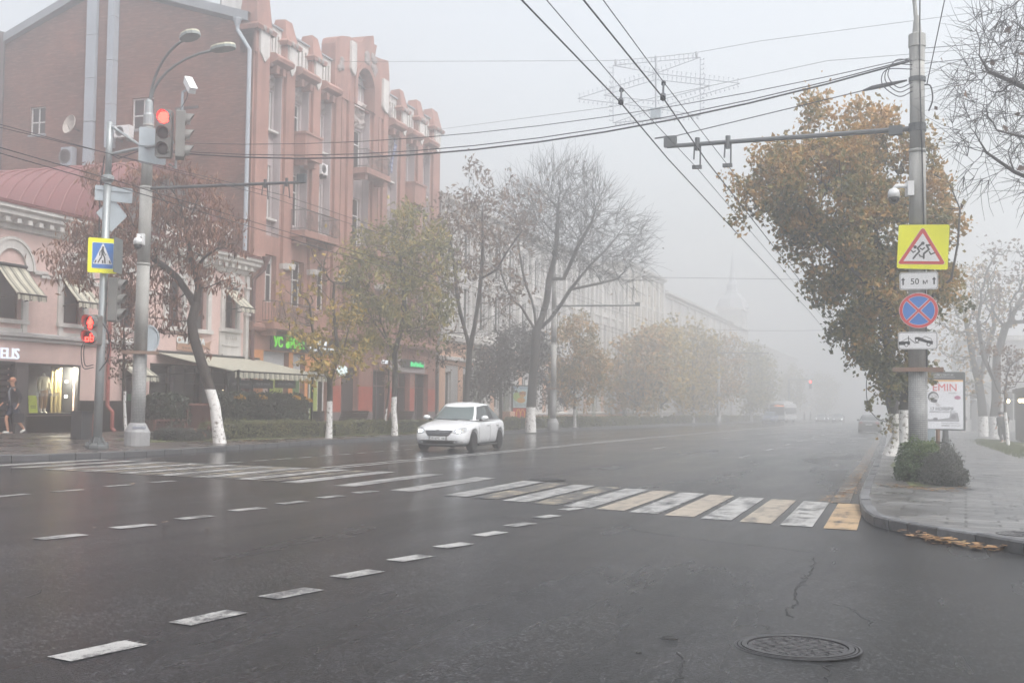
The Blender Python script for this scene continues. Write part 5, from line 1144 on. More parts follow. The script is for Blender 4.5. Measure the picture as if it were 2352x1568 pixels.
b = MB(); b.prism(s6([(x+(x-337)*.02, y+(y-400)*.02) for x, y in tri], c0)[::-1], c, u, v, 0, .003); b.build('white_edge', s_wht, t)
b = MB(); b.prism(s6(tri, c0)[::-1], c, u, v, .003, .006); b.build('red_triangle', s_red, t); b = MB(); b.prism(s6([(336, 182), (510, 499), (131, 487)], c0)[::-1], c, u, v, .006, .009); b.build('white_field', s_wht, t)
b = MB(); b.prism([(x, y) for x, y in disc(19*M6, 14, (335-337)*M6, (335-296)*M6)], c, u, v, .009, .012); b.prism(disc(18*M6, 14, (255-337)*M6, 0), c, u, v, .009, .012)
for P_, w_ in (([(308, 352), (330, 366), (352, 346)], 14), ([(408, 318), (374, 318), (398, 366), (345, 410), (343, 460)], 20), ([(402, 392), (418, 420), (456, 404)], 14), ([(216, 372), (234, 394), (256, 380)], 13), ([(318, 308), (280, 350), (300, 384), (262, 424), (234, 462)], 18), ([(296, 418), (308, 438), (328, 444)], 14)): stroke(b, s6(P_, c0), w_*M6, c, u, v, .009, .012)
b.build('running_figures', s_blk, t)
c0 = (292, 710); c = pxsign(2110, 645); t, u, v, n = sign('road_sign', 'white plate reading 50 м between two upward arrows', c, -.05)
W_, H_ = 402*M6, 192*M6; b = MB(); b.prism(rrect(W_, H_, .05), c, u, v, -.02, 0); b.build('plate', s_wht, t)
b = MB(); b.ring(rrect(W_*.97, H_*.94, .045), rrect(W_*.95, H_*.9, .04), c, u, v, 0, .003)
for x in (130, 452): b.prism(s6([(x-8, 758), (x+8, 758), (x+8, 706), (x+22, 706), (x, 675), (x-22, 706), (x-8, 706)], (292, 716)), c, u, v, 0, .003)
b.text('50', c+u*(-40*M6)+v*(-36*M6), u, v, 92*M6, .003, .002, 'CENTER'); b.text('м', c+u*(68*M6)+v*(-36*M6), u, v, 78*M6, .003, .002, 'CENTER'); b.build('black_print', s_blk, t)
c = pxsign(2110, 713); t, u, v, n = sign('road_sign', 'round blue no stopping sign with red ring and red cross', c, 0); r_ = 204*M6
b = MB(); b.prism(disc(r_, 40, 0, 0, r_*.95), c, u, v, -.02, 0); b.build('plate', s_wht, t)
b = MB(); b.ring(disc(r_*.98, 40, 0, 0, r_*.93), disc(r_*.83, 40, 0, 0, r_*.785), c, u, v, 0, .004); b.build('red_ring', s_red, t)
b = MB(); b.prism(disc(r_*.81, 40, 0, 0, r_*.765), c, u, v, 0, .0025); b.build('blue_field', s_blue, t)
b = MB(); q = MB()
for s in (-1, 1):
    d = np.array([math.cos(PI/4), s*math.sin(PI/4)]); m_ = np.array([-d[1], d[0]])
    for bb, w_, z0, z1, e in ((b, .165, .0025, .0038+.0004*s, .795), (q, .115, .004, .0058+.0004*s, .9)): bb.prism([tuple(d*a_*r_*e*.97+m_*k_*r_*w_*.5*2) for a_, k_ in ((-1, -.5), (1, -.5), (1, .5), (-1, .5))], c, u, v, z0, z1)
b.build('white_cross', s_wht, t); q.build('red_cross', s_red, t)
c0 = (287, 1350); c = pxsign(2108, 782); t, u, v, n = sign('road_sign', 'white plate with a black tow truck pictogram, lowest on the pole', c, 0)
W_, H_ = 412*M6, 192*M6; b = MB(); b.prism(rrect(W_, H_, .05), c, u, v, -.02, 0); b.build('plate', s_wht, t)
b = MB(); b.ring(rrect(W_*.97, H_*.94, .045), rrect(W_*.945, H_*.89, .04), c, u, v, 0, .003)
b.prism(s6([(88, 1360), (196, 1356), (206, 1356), (206, 1396), (88, 1398)], c0)[::-1], c, u, v, 0, .003)
for P_, w_ in (([(190, 1300), (190, 1356)], 8), ([(190, 1318), (118, 1358)], 5), ([(190, 1318), (255, 1374), (298, 1376)], 7), ([(330, 1325), (362, 1304), (425, 1330), (437, 1360)], 5)): stroke(b, s6(P_, c0), w_*M6, c, u, v, 0, .003)
b.prism(s6([(252, 1330), (262, 1312), (300, 1310), (330, 1322), (380, 1345), (430, 1355), (445, 1362), (440, 1394), (300, 1350), (260, 1335)], c0)[::-1], c, u, v, 0, .0028)
for x, y in ((168, 1397), (278, 1349), (398, 1392)): b.prism([(p+(x-c0[0])*M6, q_+(c0[1]-y)*M6) for p, q_ in disc(21*M6, 16)], c, u, v, 0, .0034)
b.build('black_pictogram', s_blk, t); b = MB()
for x, y in ((168, 1397), (278, 1349), (398, 1392)): b.prism([(p+(x-c0[0])*M6, q_+(c0[1]-y)*M6) for p, q_ in disc(13*M6, 14)], c, u, v, .0036, .0042)
b.build('wheel_hubs', s_wht, t)
# distant poles on the left with a wire arm
P2 = np.array([-22.27, 72.06, lz(-22.27, 72.06)])
T, L = tallpole('wire_pole', 'hazy grey pole with a wire arm beside the large bare tree', P2, 9.9, .2, .14, P2[2]+2.6)
b = MB(); b.tube([L(7.9), np.array([-16.7, P2[1], 7.85])], [.06, .045], 8)
for x in (-17.9, -19.8): b.tube([(x, P2[1], 7.9), (x, P2[1], 7.4)], .02, 5)
b.box(-16.9, -16.6, P2[1]-.06, P2[1]+.06, 7.8, 8.05); b.build('wire_arm', mat('arm_dark', '#4d5154', .55, .15), T)
P3_ = np.array([-22.6, 140., lz(-22.6, 140)]); T, L = tallpole('wire_pole', 'faint grey pole far down the left pavement among white trunks', P3_, 10.2, .2, .14, P3_[2]+2.6)
b = MB(); b.tube([L(7.9), np.array([-16.7, P3_[1], 7.85])], [.06, .045], 8); b.build('wire_arm', mat('arm_dark', '#4d5154', .55, .15), T)

# ============ overhead wires
def wire(label, pts, r=.011, sag=0., grp='overhead wires and cables', name='overhead_wire'):
    P = []
    for a_, c_ in zip(pts, pts[1:]):
        a_, c_ = np.array(a_, float), np.array(c_, float); n_ = 12 if sag else 3
        for i in range(n_): f_ = i/n_; p = a_+(c_-a_)*f_; p[2] -= sag*4*f_*(1-f_); P.append(p)
    P.append(np.array(pts[-1], float)); b = MB(); b.tube(P, r, 5); o = b.build(name, wirem); tag(o, label, 'wire', grp); return o
q4 = lambda x, y: ((1400+.2126*x)*.91875, (100+.2126*y)*.91875)
def trolley(label, px0, pxs, z, ends, r=.012):
    P = [onZ(*px0, z)]+[onZ(*p, z) for p in pxs]; d = P[0]-P[1]; P = [P[0]+d*.6]+P
    wire(label, P+ends, r)
cl1, cl2 = np.array([-4.95, RP[1], 7.2]), np.array([-4.2, RP[1], 7.2])
trolley('lower trolley wire, leftmost of the four at the top edge', (1198, 0), [q4(715, 740), q4(1280, 1410)], 6.45, [(-5.1, 60, 6.3), (-6.1, 110, 6.1), (-8, 210, 5.8)], .012)
trolley('lower trolley wire, third from left of the four at the top edge', (1340, 0), [q4(1210, 680), q4(1715, 1410)], 6.45, [(-4.4, 60, 6.3), (-5.4, 110, 6.1), (-7.3, 210, 5.8)], .012)
trolley('upper carrier wire clamped to the outer hanger of the right arm', (1255, 0), [q4(720, 560)], 7.3, [cl1, (-5.15, 60, 6.9), (-6.1, 110, 6.9)], .008)
trolley('upper carrier wire clamped to the inner hanger of the right arm', (1385, 0), [q4(1220, 500)], 7.3, [cl2, (-4.4, 60, 6.9), (-5.4, 110, 6.9)], .008)
for (x, y0, y1, lb) in ((715, 580, 740, 'left'), (1210, 500, 690, 'right')):
    p, q = onZ(*q4(x, y1), 6.45), onZ(*q4(x+8, y0), 7.3); t = thing('wire_hanger', 'dark %s insulated hanger between two trolley wires in front of the star' % lb, 'hanger', p, 0, 'trolley wire hangers')
    b = MB(); b.tube([p, q], .02, 6); b.build('rod', wirem, t); b = MB(); b.tube([p+(q-p)*.02, p+(q-p)*.18], .05, 6); b.tube([p+(q-p)*.9, p+(q-p)*.98], .045, 6); b.build('insulator', wirem, t)
lend = [(-17.9, 72, 7.35)]
wire('upper trolley carrier wire passing the left arm outer clamp', [onZ(-60, 272, 7.5), onZ(0, 286, 7.5), (-17.6, LP[1], 7.4), (-17.9, 72, 7.35), (-19, 140, 7)], .009)
wire('upper trolley carrier wire passing the left arm tip clamp', [onZ(-60, 276, 7.5), onZ(0, 293, 7.5), (-16.9, LP[1], 7.35), (-17.2, 72, 7.35), (-18.5, 140, 7)], .009)
wire('lower trolley contact wire crossing the left lamp post, upper line', [onZ(-60, 322, 6.5), onZ(0, 339, 6.5), onZ(300, 425, 6.45), onZ(606, 517, 6.4), onZ(760, 562, 6.4), (-18.6, 110, 6.2)], .011)
wire('lower trolley contact wire crossing the left lamp post, lower line', [onZ(-60, 334, 6.3), onZ(0, 352, 6.3), onZ(300, 438, 6.25), onZ(606, 530, 6.2), onZ(760, 578, 6.2), (-18.9, 110, 6.0)], .011)
A0, A1 = np.array([-21.6, 28.8, 9.2]), np.array([-.15, 27.2, 9.25])
wire('thick sagging cable bundle crossing the street between the tall poles', [A0+np.array([0, 0, -.25]), A1+np.array([0, 0, .05])], .022, 1.0); wire('thinner cable loosely twisted along the thick sagging bundle', [A0+np.array([0, .05, -.2]), A1+np.array([0, .05, .1])], .013, .93)
wire('upper thin cable just above the thick sagging bundle', [A0+np.array([0, 0, 0]), A1+np.array([0, 0, .12])], .01, .72)
wire('tight support cable from the right arm tip up to the pole collar', [(-5.6, RP[1], 7.95), (-1.1, RP[1], 8.75)], .012); b = MB(); b.tube([(-1.15, RP[1], 8.74), (-.95, RP[1], 8.79), (-.6, RP[1], 8.84), (-.2, RP[1], 8.9)], [.02, .05, .05, .02], 7); tag(b.build('cable_insulator', wirem), 'long dark insulator on the support cable at the right pole', 'insulator')
# garland cable and the star light frame over the middle of the street
SY = 48.6; sp = lambda x, y: onY(*q4(x, y), SY)
wire('thin cable carrying the star light frame across the street', [onX(783, 142, XF), sp(0, 248), sp(650, 243), sp(1125, 205), sp(1605, 150), sp(2352, 15), (38, SY+4, 20)], .01)
wire('faint thin cable high above, left of the star', [(-28.8, 47, 20.6), (-8, 50, 20.4), (38, 55, 23)], .01)
wire('thin cable low over the street just below the star', [onX(1005, 298, XF), onY(1408, 245, 52), onY(1900, 140, 50), (38, 50, 16)], .011)
wire('fine cable high at the far right behind the pole', [(.1, 27.3, 9.6), (38, 36, 12)], .008); wire('fine cable leaving the right pole towards the bare crown', [(.1, 27.3, 9.25), (38, 24, 9.6)], .008)
wire('pair of cables rising steeply behind the right pole', [(.22, 27.4, 8.8), (.9, 22, 10.9), (1.6, 17, 12.6)], .012)
wire('pale cable spanning the foggy street far beyond the star', [(XF, 100, 13), (-8, 100, 12.2), (8, 100, 12.6)], .02); wire('faint cable spanning the street above the distant bus', [(XF, 150, 11.6), (4, 150, 11.9)], .03, .6)
T = thing('star_garland', 'star shaped frame of small bulbs hanging over the middle of the street', 'light garland', sp(1128, 810), 0)
bar = mat('garland_frame', '#a0a3aa', .5, .1)
rc = [(625, 300), (1650, 205), (1650, 890), (625, 975)]; cen0, cen1 = (1128, 395), (1128, 805)
segs = {'rectangle': [(rc[0], rc[1]), (rc[1], rc[2]), (rc[2], rc[3]), (rc[3], rc[0])], 'star': [(rc[0], cen0), (cen0, rc[1]), (rc[3], cen1), (cen1, rc[2]), ((210, 690), cen0), (cen0, (2115, 512)), ((2115, 512), cen1), (cen1, (210, 690))], 'inner_rhomb': [((515, 652), (1128, 468)), ((1128, 468), (1775, 542)), ((1775, 542), (1128, 722)), ((1128, 722), (515, 652))]}
bulb = mat('clear_bulb', '#b4b7bd', .3, .1); NB = 0; rest = MB()
for nm, S in segs.items():
    b = MB()
    for p, q in S: b.tube([sp(*p), sp(*q)], .018, 5)
    fo = b.build(nm+'_frame', bar, T); 
    for p, q in S:
        n_ = max(3, int(math.hypot(p[0]-q[0], p[1]-q[1])/54)); p3, q3 = sp(*p), sp(*q); d3 = nrm(q3-p3); out = np.cross(d3, (0, 1, 0)); out = out*(1 if out[2] > 0 or nm == 'rectangle' else -1)
        mid = (p3+q3)/2; cc = sp(1128, 590)
        if np.dot(mid-cc, out) < 0: out = -out
        for i in range(n_):
            a_ = p3+(q3-p3)*((i+.5)/n_); q_ = MB() if NB < 100 else rest; q_.tube([a_, a_+out*.16], .016, 4); q_.lathe(a_+out*.15, [(.012, 0), (.036, .04), (.005, .08)], 6); NB += 1
            if q_ is not rest: q_.build('bulb', bulb, T)
o = rest.build('bulbs', bulb, T); o['kind'] = 'stuff'
b = MB(); b.tube([sp(1128, 200), sp(1128, 830)], .045, 6); b.build('spine', bar, T); b = MB(); p = sp(1128, 862); b.box(p[0]-.22, p[0]+.22, SY-.1, SY+.1, p[2]-.22, p[2]+.22); b.build('control_box', s_back, T)
for x, y in ((655, 262), (1125, 222), (1605, 168)): b = MB(); b.lathe(sp(x, y), [(.04, -.12), (.06, 0), (.04, .12)], 8); b.tube([sp(x, y-18), sp(x, y+38)], .015, 4); b.build('hanger_insulator', bar, T)
# ------------------------------------------------------------------ trees (space colonisation), hedges, shrubs, grass
def grow(att, trunks, step=.28, kill=.55, infl=5., trop=(0, 0, .08), maxn=5000, seed=1, iters=160):
    r = np.random.default_rng(seed); nodes = []; par = []
    for tr in trunks:                                 # (parent point index or -1, polyline)
        base, pts = tr; prev = base
        for p in pts:
            nodes.append(np.array(p, float)); par.append(prev); prev = len(nodes)-1
    nodes = np.array(nodes); par = list(par); A = att.copy()
    free = list(range(len(nodes)))
    best = np.full(len(A), 1e9); bi = np.zeros(len(A), int)
    def upd(i0):
        nonlocal best, bi
        for k0 in range(i0, len(nodes)):
            d = np.linalg.norm(A-nodes[k0], axis=1); m_ = d < best; best[m_] = d[m_]; bi[m_] = k0
    start = 0; upd(0); trop = np.array(trop)
    for _ in range(iters):
        if len(A) == 0 or len(nodes) > maxn: break
        m_ = best < infl
        if not m_.any(): break
        dirs = (A-nodes[bi]); dirs /= np.linalg.norm(dirs, axis=1)[:, None]+1e-9
        acc = {}
        for k0 in np.unique(bi[m_]): acc[k0] = dirs[m_ & (bi == k0)].mean(0)
        new = []; np_ = []
        for k0, d in acc.items():
            d = d+trop+r.normal(0, .12, 3); d /= np.linalg.norm(d)+1e-9; new.append(nodes[k0]+d*step); np_.append(int(k0))
        s0 = len(nodes); nodes = np.vstack([nodes, new]); par += np_
        upd(s0); keep = best > kill; A = A[keep]; best = best[keep]; bi = bi[keep]
    return nodes, np.array(par)
def radii(par, R, p=1.85):
    n = len(par); ch = [[] for _ in range(n)]
    for i, q in enumerate(par):
        if q >= 0: ch[q].append(i)
    cnt = np.ones(n)
    for i in range(n-1, -1, -1):                      # children always come after parents
        if ch[i]: cnt[i] = sum(cnt[c] for c in ch[i])+.15
    return R*(cnt/cnt[0])**(1/p), ch
def cloud(ells, n, seed, shell=.35):
    r = np.random.default_rng(seed); out = []; vol = np.array([e[3]*e[4]*e[5] for e in ells]); k = r.choice(len(ells), n, p=vol/vol.sum())
    d = r.normal(size=(n, 3)); d /= np.linalg.norm(d, axis=1)[:, None]; rad = r.random(n)**(1/3)*(1-shell)+shell*r.random(n)**.15
    E = np.array(ells)[k]; return E[:, :3]+d*rad[:, None]*E[:, 3:6]
def tubes(b, nodes, par, rad, ch, lo, hi, sides=5):
    """tubes along the chains whose radius lies in [lo, hi)"""
    n = len(par); heir = [max(c, key=lambda q: rad[q]) if c else -1 for c in ch]
    for i in range(n):
        p = par[i]
        if not (lo <= rad[i] < hi): continue
        if p >= 0 and heir[p] == i and lo <= rad[p] < hi: continue
        chain = [i]; j = i
        while heir[j] >= 0 and lo <= rad[heir[j]] < hi: j = heir[j]; chain.append(j)
        P = ([nodes[p]] if p >= 0 else [])+[nodes[c] for c in chain]; R = ([min(rad[p], rad[i]*1.15)] if p >= 0 else [])+[rad[c] for c in chain]
        if len(P) > 1: b.tube(P, R, sides, cap=False)
def twigs(b, nodes, par, ch, r, n_per, L, rad_, up=.3, bend=.2, every=True, side=.8, out=0., inner=1):
    tips = []; cen = nodes.mean(0)
    for i in range(len(par)):
        if par[i] < 0: continue
        if ch[i] and (inner == 0 or r.random() > .5*inner): continue
        d0 = nodes[i]-nodes[par[i]]; d0 /= np.linalg.norm(d0)+1e-9
        for _ in range(n_per if not ch[i] else 1):
            oo = nodes[i]-cen; oo = oo/(np.linalg.norm(oo)+1e-9); d = d0+r.normal(0, side, 3)+np.array([0, 0, up])+oo*out; d /= np.linalg.norm(d)+1e-9; l = L*(.5+r.random()); P = [nodes[i]]
            for s in range(3): d = d+r.normal(0, bend, 3); d /= np.linalg.norm(d); P.append(P[-1]+d*l/3)
            b.tube(P, [rad_, rad_*.8, rad_*.6, rad_*.35], 3, cap=False); tips.append(P[-1]); tips.append(P[2])
    return tips
def leaves(pts, n, spread, L, W, r, droop=0., flat=.0, gap=0.):
    """kite shaped folded leaf faces scattered round the points"""
    pts = np.array(pts); c = pts[r.integers(0, len(pts), n)]+r.normal(0, spread, (n, 3))
    if gap:                                           # thin out in irregular pockets so that sky and boughs show
        f_ = np.sin(c[:, 0]*3.1+1.3*np.sin(c[:, 2]*2.3))+np.sin(c[:, 1]*2.7+c[:, 2]*1.9)+np.sin(c[:, 2]*3.7+1.7*np.sin(c[:, 0]*1.7)); kp = (f_ > gap) | (r.random(n) < .12); c = c[kp]; n = len(c)
    d = r.normal(size=(n, 3)); d[:, 2] -= droop; d /= np.linalg.norm(d, axis=1)[:, None]
    q = r.normal(size=(n, 3)); s = np.cross(d, q); s /= np.linalg.norm(s, axis=1)[:, None]; nn = np.cross(d, s)
    l = (L*(.55+.9*r.random(n)))[:, None]; w_ = l*W/L
    V = np.stack([c-d*l*.5, c+s*w_*.5+nn*w_*.25, c+d*l*.5, c-s*w_*.5+nn*w_*.25], 1).reshape(-1, 3)
    Fc = np.arange(4*n).reshape(n, 4); F3 = np.concatenate([Fc[:, [0, 1, 2]], Fc[:, [0, 2, 3]]])
    return V, F3
def crown_obj(name, b, V, Fc, bm, lm, par):
    v0 = np.array(b.v) if b.v else np.zeros((0, 3)); k = len(v0)
    allv = np.vstack([v0, V]) if len(V) else v0; f = b.f+[tuple(q) for q in (Fc+k).tolist()]
    me = bpy.data.meshes.new(name); me.from_pydata(allv.tolist(), [], f); me.materials.append(bm); me.materials.append(lm)
    me.polygons.foreach_set('material_index', [0]*len(b.f)+[1]*len(Fc)); me.update()
    o = bpy.data.objects.new(name, me); COL.objects.link(o); o.parent = par; o.matrix_parent_inverse = INV[par.name]; return o
def ell(px, py, rx, ry, zc, dz=0., dep=1.):
    c = atD(px, py, zc+dz); k = (zc+dz)/F; return (c[0], c[1], c[2], rx*k*1.0, rx*k*dep, ry*k)
def pl(pts, zc): return [atD(p[0], p[1], zc+(p[2] if len(p) > 2 else 0)) for p in pts]
def tree(label, base, trunks, R, ells, natt, barkc, leafm, nleaf, L=.12, W=.07, spread=.25, wash=None, grp=None, seed=1, tw=(2, .5, .006), droop=0., step=.28, kill=.55, trunkcut=.02, name='tree', up=.3, infl=5., trop=(0, 0, .08), side=.8, out=0., inner=1, gap=0., pw=1.85, thin=None):
    r = np.random.default_rng(seed); T = thing(name, label, 'tree', base, 0, grp)
    att = cloud(ells, natt, seed); nodes, par = grow(att, trunks, step, kill, infl, trop, seed=seed)
    rad, ch = radii(par, R, pw); 
    for q in range(min(3, len(rad))): rad[q] *= (1.35, 1.12, 1.03)[q]
    bm = barkmat('bark_'+label[:40], barkc, wash); b = MB(); tubes(b, nodes, par, rad, ch, trunkcut, 9, 9); b.build('trunk', bm, T, True)
    c = MB(); tubes(c, nodes, par, rad, ch, 0, trunkcut, 4); tips = twigs(c, nodes, par, ch, r, tw[0], tw[1], tw[2], up, side=side, out=out, inner=inner) if tw[0] else [nodes[i] for i in range(len(par)) if not ch[i]]
    pts = tips+[nodes[i] for i in range(len(par)) if rad[i] < R*.14]
    V, Fc = leaves(pts, nleaf, spread, L, W, r, droop, 0, gap) if nleaf else (np.zeros((0, 3)), np.zeros((0, 3), int))
    if thin and nleaf:                                # leaves already fallen from the top
        zc_ = V.reshape(-1, 4, 3)[:, 0, 2]; kp = r.random(len(zc_)) < np.clip(1-(zc_-thin[0])/(thin[1]-thin[0]), .1, 1); V = V.reshape(-1, 4, 3)[kp].reshape(-1, 3); n4 = len(V)//4; q_ = np.arange(4*n4).reshape(n4, 4); Fc = np.concatenate([q_[:, [0, 1, 2]], q_[:, [0, 2, 3]]])
    bm2 = mat('twig_'+label[:40], tuple(x*.8 for x in lin(barkc)), .85); crown_obj('crown', c, V, Fc, bm2, leafm, T); return T
lf_acacia = leafmat('brown_pod_leaf', [(.085, .04, .028), (.16, .075, .048), (.24, .115, .07), (.32, .175, .11)], .7, .15)
lf_yellow = leafmat('yellow_leaf', [(.13, .12, .035), (.3, .23, .05), (.5, .34, .07), (.6, .42, .1)], .6, .35)
lf_ygreen = leafmat('yellow_green_leaf', [(.09, .1, .04), (.19, .18, .06), (.32, .27, .08), (.5, .36, .1)], .6, .35)
lf_brown = leafmat('brown_leaf', [(.08, .05, .04), (.14, .085, .06), (.2, .12, .075), (.28, .18, .09)], .7, .25)
lf_purple = leafmat('purple_dark_leaf', [(.028, .026, .026), (.045, .04, .038), (.07, .058, .05)], .7, .1)
lf_orange = leafmat('orange_leaf', [(.12, .12, .05), (.27, .2, .07), (.45, .27, .09), (.55, .34, .12)], .6, .35)
lf_big = leafmat('maple_autumn_leaf', [(.05, .062, .018), (.14, .135, .033), (.26, .18, .045), (.39, .22, .06), (.48, .28, .09)], .6, .35, (3., 11.))
lf_hedge = leafmat('hedge_leaf', [(.03, .06, .022), (.07, .12, .04), (.14, .18, .06)], .5, .2)
lf_hedgey = leafmat('tired_hedge_leaf', [(.06, .07, .035), (.14, .145, .065), (.24, .22, .1)], .6, .2)
lf_dark = leafmat('dark_planter_leaf', [(.014, .024, .016), (.03, .045, .028), (.06, .075, .045)], .4, .1)
lf_lav = leafmat('lavender_leaf', [(.05, .055, .05), (.08, .085, .078), (.12, .12, .11)], .7, .1)
BK = '#3a3532'
# leaning acacia with hanging brown seed clusters
z = depth((-21.47, 32.83, 0)); bp = (-21.47, 32.83, lz(-21.47, 32.83)-.05)
tr = [(-1, [bp]+pl([(500, 985), (493, 930), (478, 880), (462, 830), (444, 770), (440, 738), (450, 700)], z)), (7, pl([(456, 660), (448, 620), (437, 590), (432, 550), (425, 520)], z)), (7, pl([(430, 670, .2), (405, 635, .3), (375, 610, .5), (345, 590, .7)], z)), (9, pl([(470, 590, -.4), (500, 570, -.6)], z))]
tree('leaning acacia with whitewashed foot and hanging brown seed clusters', bp, tr, .17, [ell(280, 560, 120, 90, z, .5), ell(180, 620, 70, 60, z, .5), ell(250, 420, 70, 60, z, .6), ell(400, 460, 110, 75, z, .2), ell(500, 560, 70, 70, z, -.3), ell(345, 690, 80, 90, z, .4), ell(520, 650, 40, 50, z), ell(420, 560, 90, 90, z)], 1000, BK, lf_acacia, 14000, .2, .055, .14, bp[2]+1.8, None, 3, (2, .5, .007), 2.2, .22, .45, gap=-.5)
# sapling behind the lamp post
z = depth((-25.0, 33.28, 0)); bp = tuple(groundL(292, 1003)); z = depth(bp)
tree('thin white stemmed sapling with brown leaves behind the lamp post', bp, [(-1, [bp]+pl([(288, 975), (286, 930), (287, 880), (285, 840), (284, 800)], z))], .05, [ell(285, 790, 45, 90, z), ell(300, 700, 40, 60, z)], 120, BK, lf_brown, 700, .15, .06, .12, bp[2]+1.55, None, 5, (2, .4, .006), 1., .22, .45, .015)
# yellow tree
z = depth((-21.87, 41.0, 0)); bp = (-21.87, 41.0, lz(-21.87, 41.)-.05)
tr = [(-1, [bp]+pl([(756, 985), (757, 940), (758, 900), (757, 872)], z)), (4, pl([(745, 845), (735, 810), (722, 780), (715, 740), (712, 700)], z)), (4, pl([(768, 845), (775, 800), (770, 750), (765, 700), (768, 650)], z)), (5, pl([(720, 820, .3), (690, 785, .5), (665, 760, .6)], z)), (10, pl([(790, 800, -.3), (800, 760, -.4)], z))]
tree('yellow leaved young tree with forked crown and white trunk foot', bp, tr, .115, [ell(790, 830, 65, 60, z), ell(725, 800, 60, 70, z), ell(700, 690, 70, 80, z), ell(770, 690, 60, 110, z), ell(745, 600, 45, 60, z), ell(662, 690, 26, 40, z)], 620, '#3f3a35', lf_yellow, 3600, .2, .12, .14, bp[2]+1.5, 'street trees with whitewashed trunks', 7, (3, .6, .007), .6, .24, .5, gap=-.3, thin=(3.6, 6.2))
# green-yellow ash
z = depth((-22.14, 47.68, 0)); bp = (-22.14, 47.68, lz(-22.14, 47.7)-.05)
tr = [(-1, [bp]+pl([(907, 975), (904, 940), (906, 900), (908, 850), (906, 810)], z)), (5, pl([(890, 780), (875, 740), (868, 690)], z)), (5, pl([(918, 770), (930, 720), (928, 660), (920, 600)], z)), (5, pl([(895, 790, .4), (860, 740, .8), (840, 700, 1.)], z))]
tree('green and yellow ash tree with a loose rounded crown', bp, tr, .125, [ell(880, 640, 95, 110, z), ell(950, 580, 80, 95, z), ell(860, 760, 75, 60, z), ell(960, 720, 75, 80, z), ell(900, 545, 55, 55, z), ell(1010, 660, 40, 80, z)], 1100, '#37332f', lf_ygreen, 11000, .22, .1, .26, bp[2]+1.75, 'street trees with whitewashed trunks', 9, (2, .6, .007), .8, .26, .55, gap=-.3)
# second thin sapling behind benches
bp = tuple(groundL(886, 985)); bp = tuple(onX(886, 988, -24.6)); bp = (bp[0], bp[1], lz(bp[0], bp[1])); z = depth(bp)
tree('thin sapling with white foot standing behind the bench', bp, [(-1, [bp]+pl([(885, 960), (893, 900), (893, 860), (895, 820)], z))], .04, [ell(890, 830, 40, 60, z)], 60, BK, lf_brown, 300, .14, .07, .1, bp[2]+1.1, None, 15, (2, .4, .006), .5, .24, .5, .012)
# brown-leaved ailanthus
bp = (-22.4, 57.5, lz(-22.4, 57.5)-.05); z = depth(bp)
tr = [(-1, [bp]+pl([(1068, 950), (1072, 900), (1076, 850), (1079, 800)], z)), (4, pl([(1070, 765), (1058, 720), (1050, 680), (1045, 620), (1035, 560)], z)), (4, pl([(1090, 750), (1098, 700), (1105, 640), (1110, 560), (1108, 500)], z)), (9, pl([(1020, 650, .5), (995, 610, .8)], z)), (12, pl([(1140, 620, -.5), (1170, 570, -.8), (1200, 530, -1)], z))]
tree('tall dark trunked tree with sparse brown leaves beside the salmon house', bp, tr, .16, [ell(1060, 560, 85, 120, z), ell(1130, 520, 90, 100, z), ell(1210, 520, 50, 60, z, -.5), ell(985, 600, 50, 90, z, .5), ell(1090, 430, 50, 50, z), ell(1000, 730, 55, 110, z, .5), ell(1150, 660, 60, 60, z)], 900, '#302d2c', lf_brown, 7000, .24, .1, .26, bp[2]+1.4, 'street trees with whitewashed trunks', 11, (3, .8, .01), 1., .3, .6, gap=-.2)
# large bare tree
bp = (-21.33, 64.64, lz(-21.33, 64.64)-.05); z = depth(bp)
tr = [(-1, [bp]+pl([(1219, 950), (1222, 900), (1226, 850), (1230, 800), (1232, 760)], z)), (5, pl([(1212, 730), (1198, 705), (1180, 690), (1165, 665), (1152, 630), (1148, 580)], z)), (5, pl([(1228, 720), (1222, 690), (1210, 660), (1200, 620), (1190, 560)], z)), (5, pl([(1245, 730), (1256, 690), (1262, 640), (1275, 590), (1280, 540), (1282, 480)], z)), (5, pl([(1262, 735), (1288, 700), (1310, 665), (1330, 640), (1355, 610), (1385, 580)], z)), (19, pl([(1295, 640), (1330, 560, -.4), (1360, 510, -.8)], z)), (25, pl([(1380, 650, .5), (1420, 640, .8)], z))]
tree('large bare tree with spreading fine branches and a thick limewashed trunk', bp, tr, .26, [ell(1300, 470, 110, 100, z, 0), ell(1400, 560, 95, 90, z, -.5), ell(1440, 620, 50, 55, z), ell(1220, 500, 85, 100, z, .5), ell(1165, 600, 60, 90, z, .8), ell(1320, 590, 90, 70, z, 1.5), ell(1300, 520, 100, 90, z, -2.), ell(1150, 740, 50, 60, z)], 4200, '#33302f', lf_brown, 150, .2, .1, .2, bp[2]+1.45, 'street trees with whitewashed trunks', 13, (5, 1.3, .012), 0, .3, .42, .035, up=.3, side=.35, out=.5, infl=4., inner=1.4)
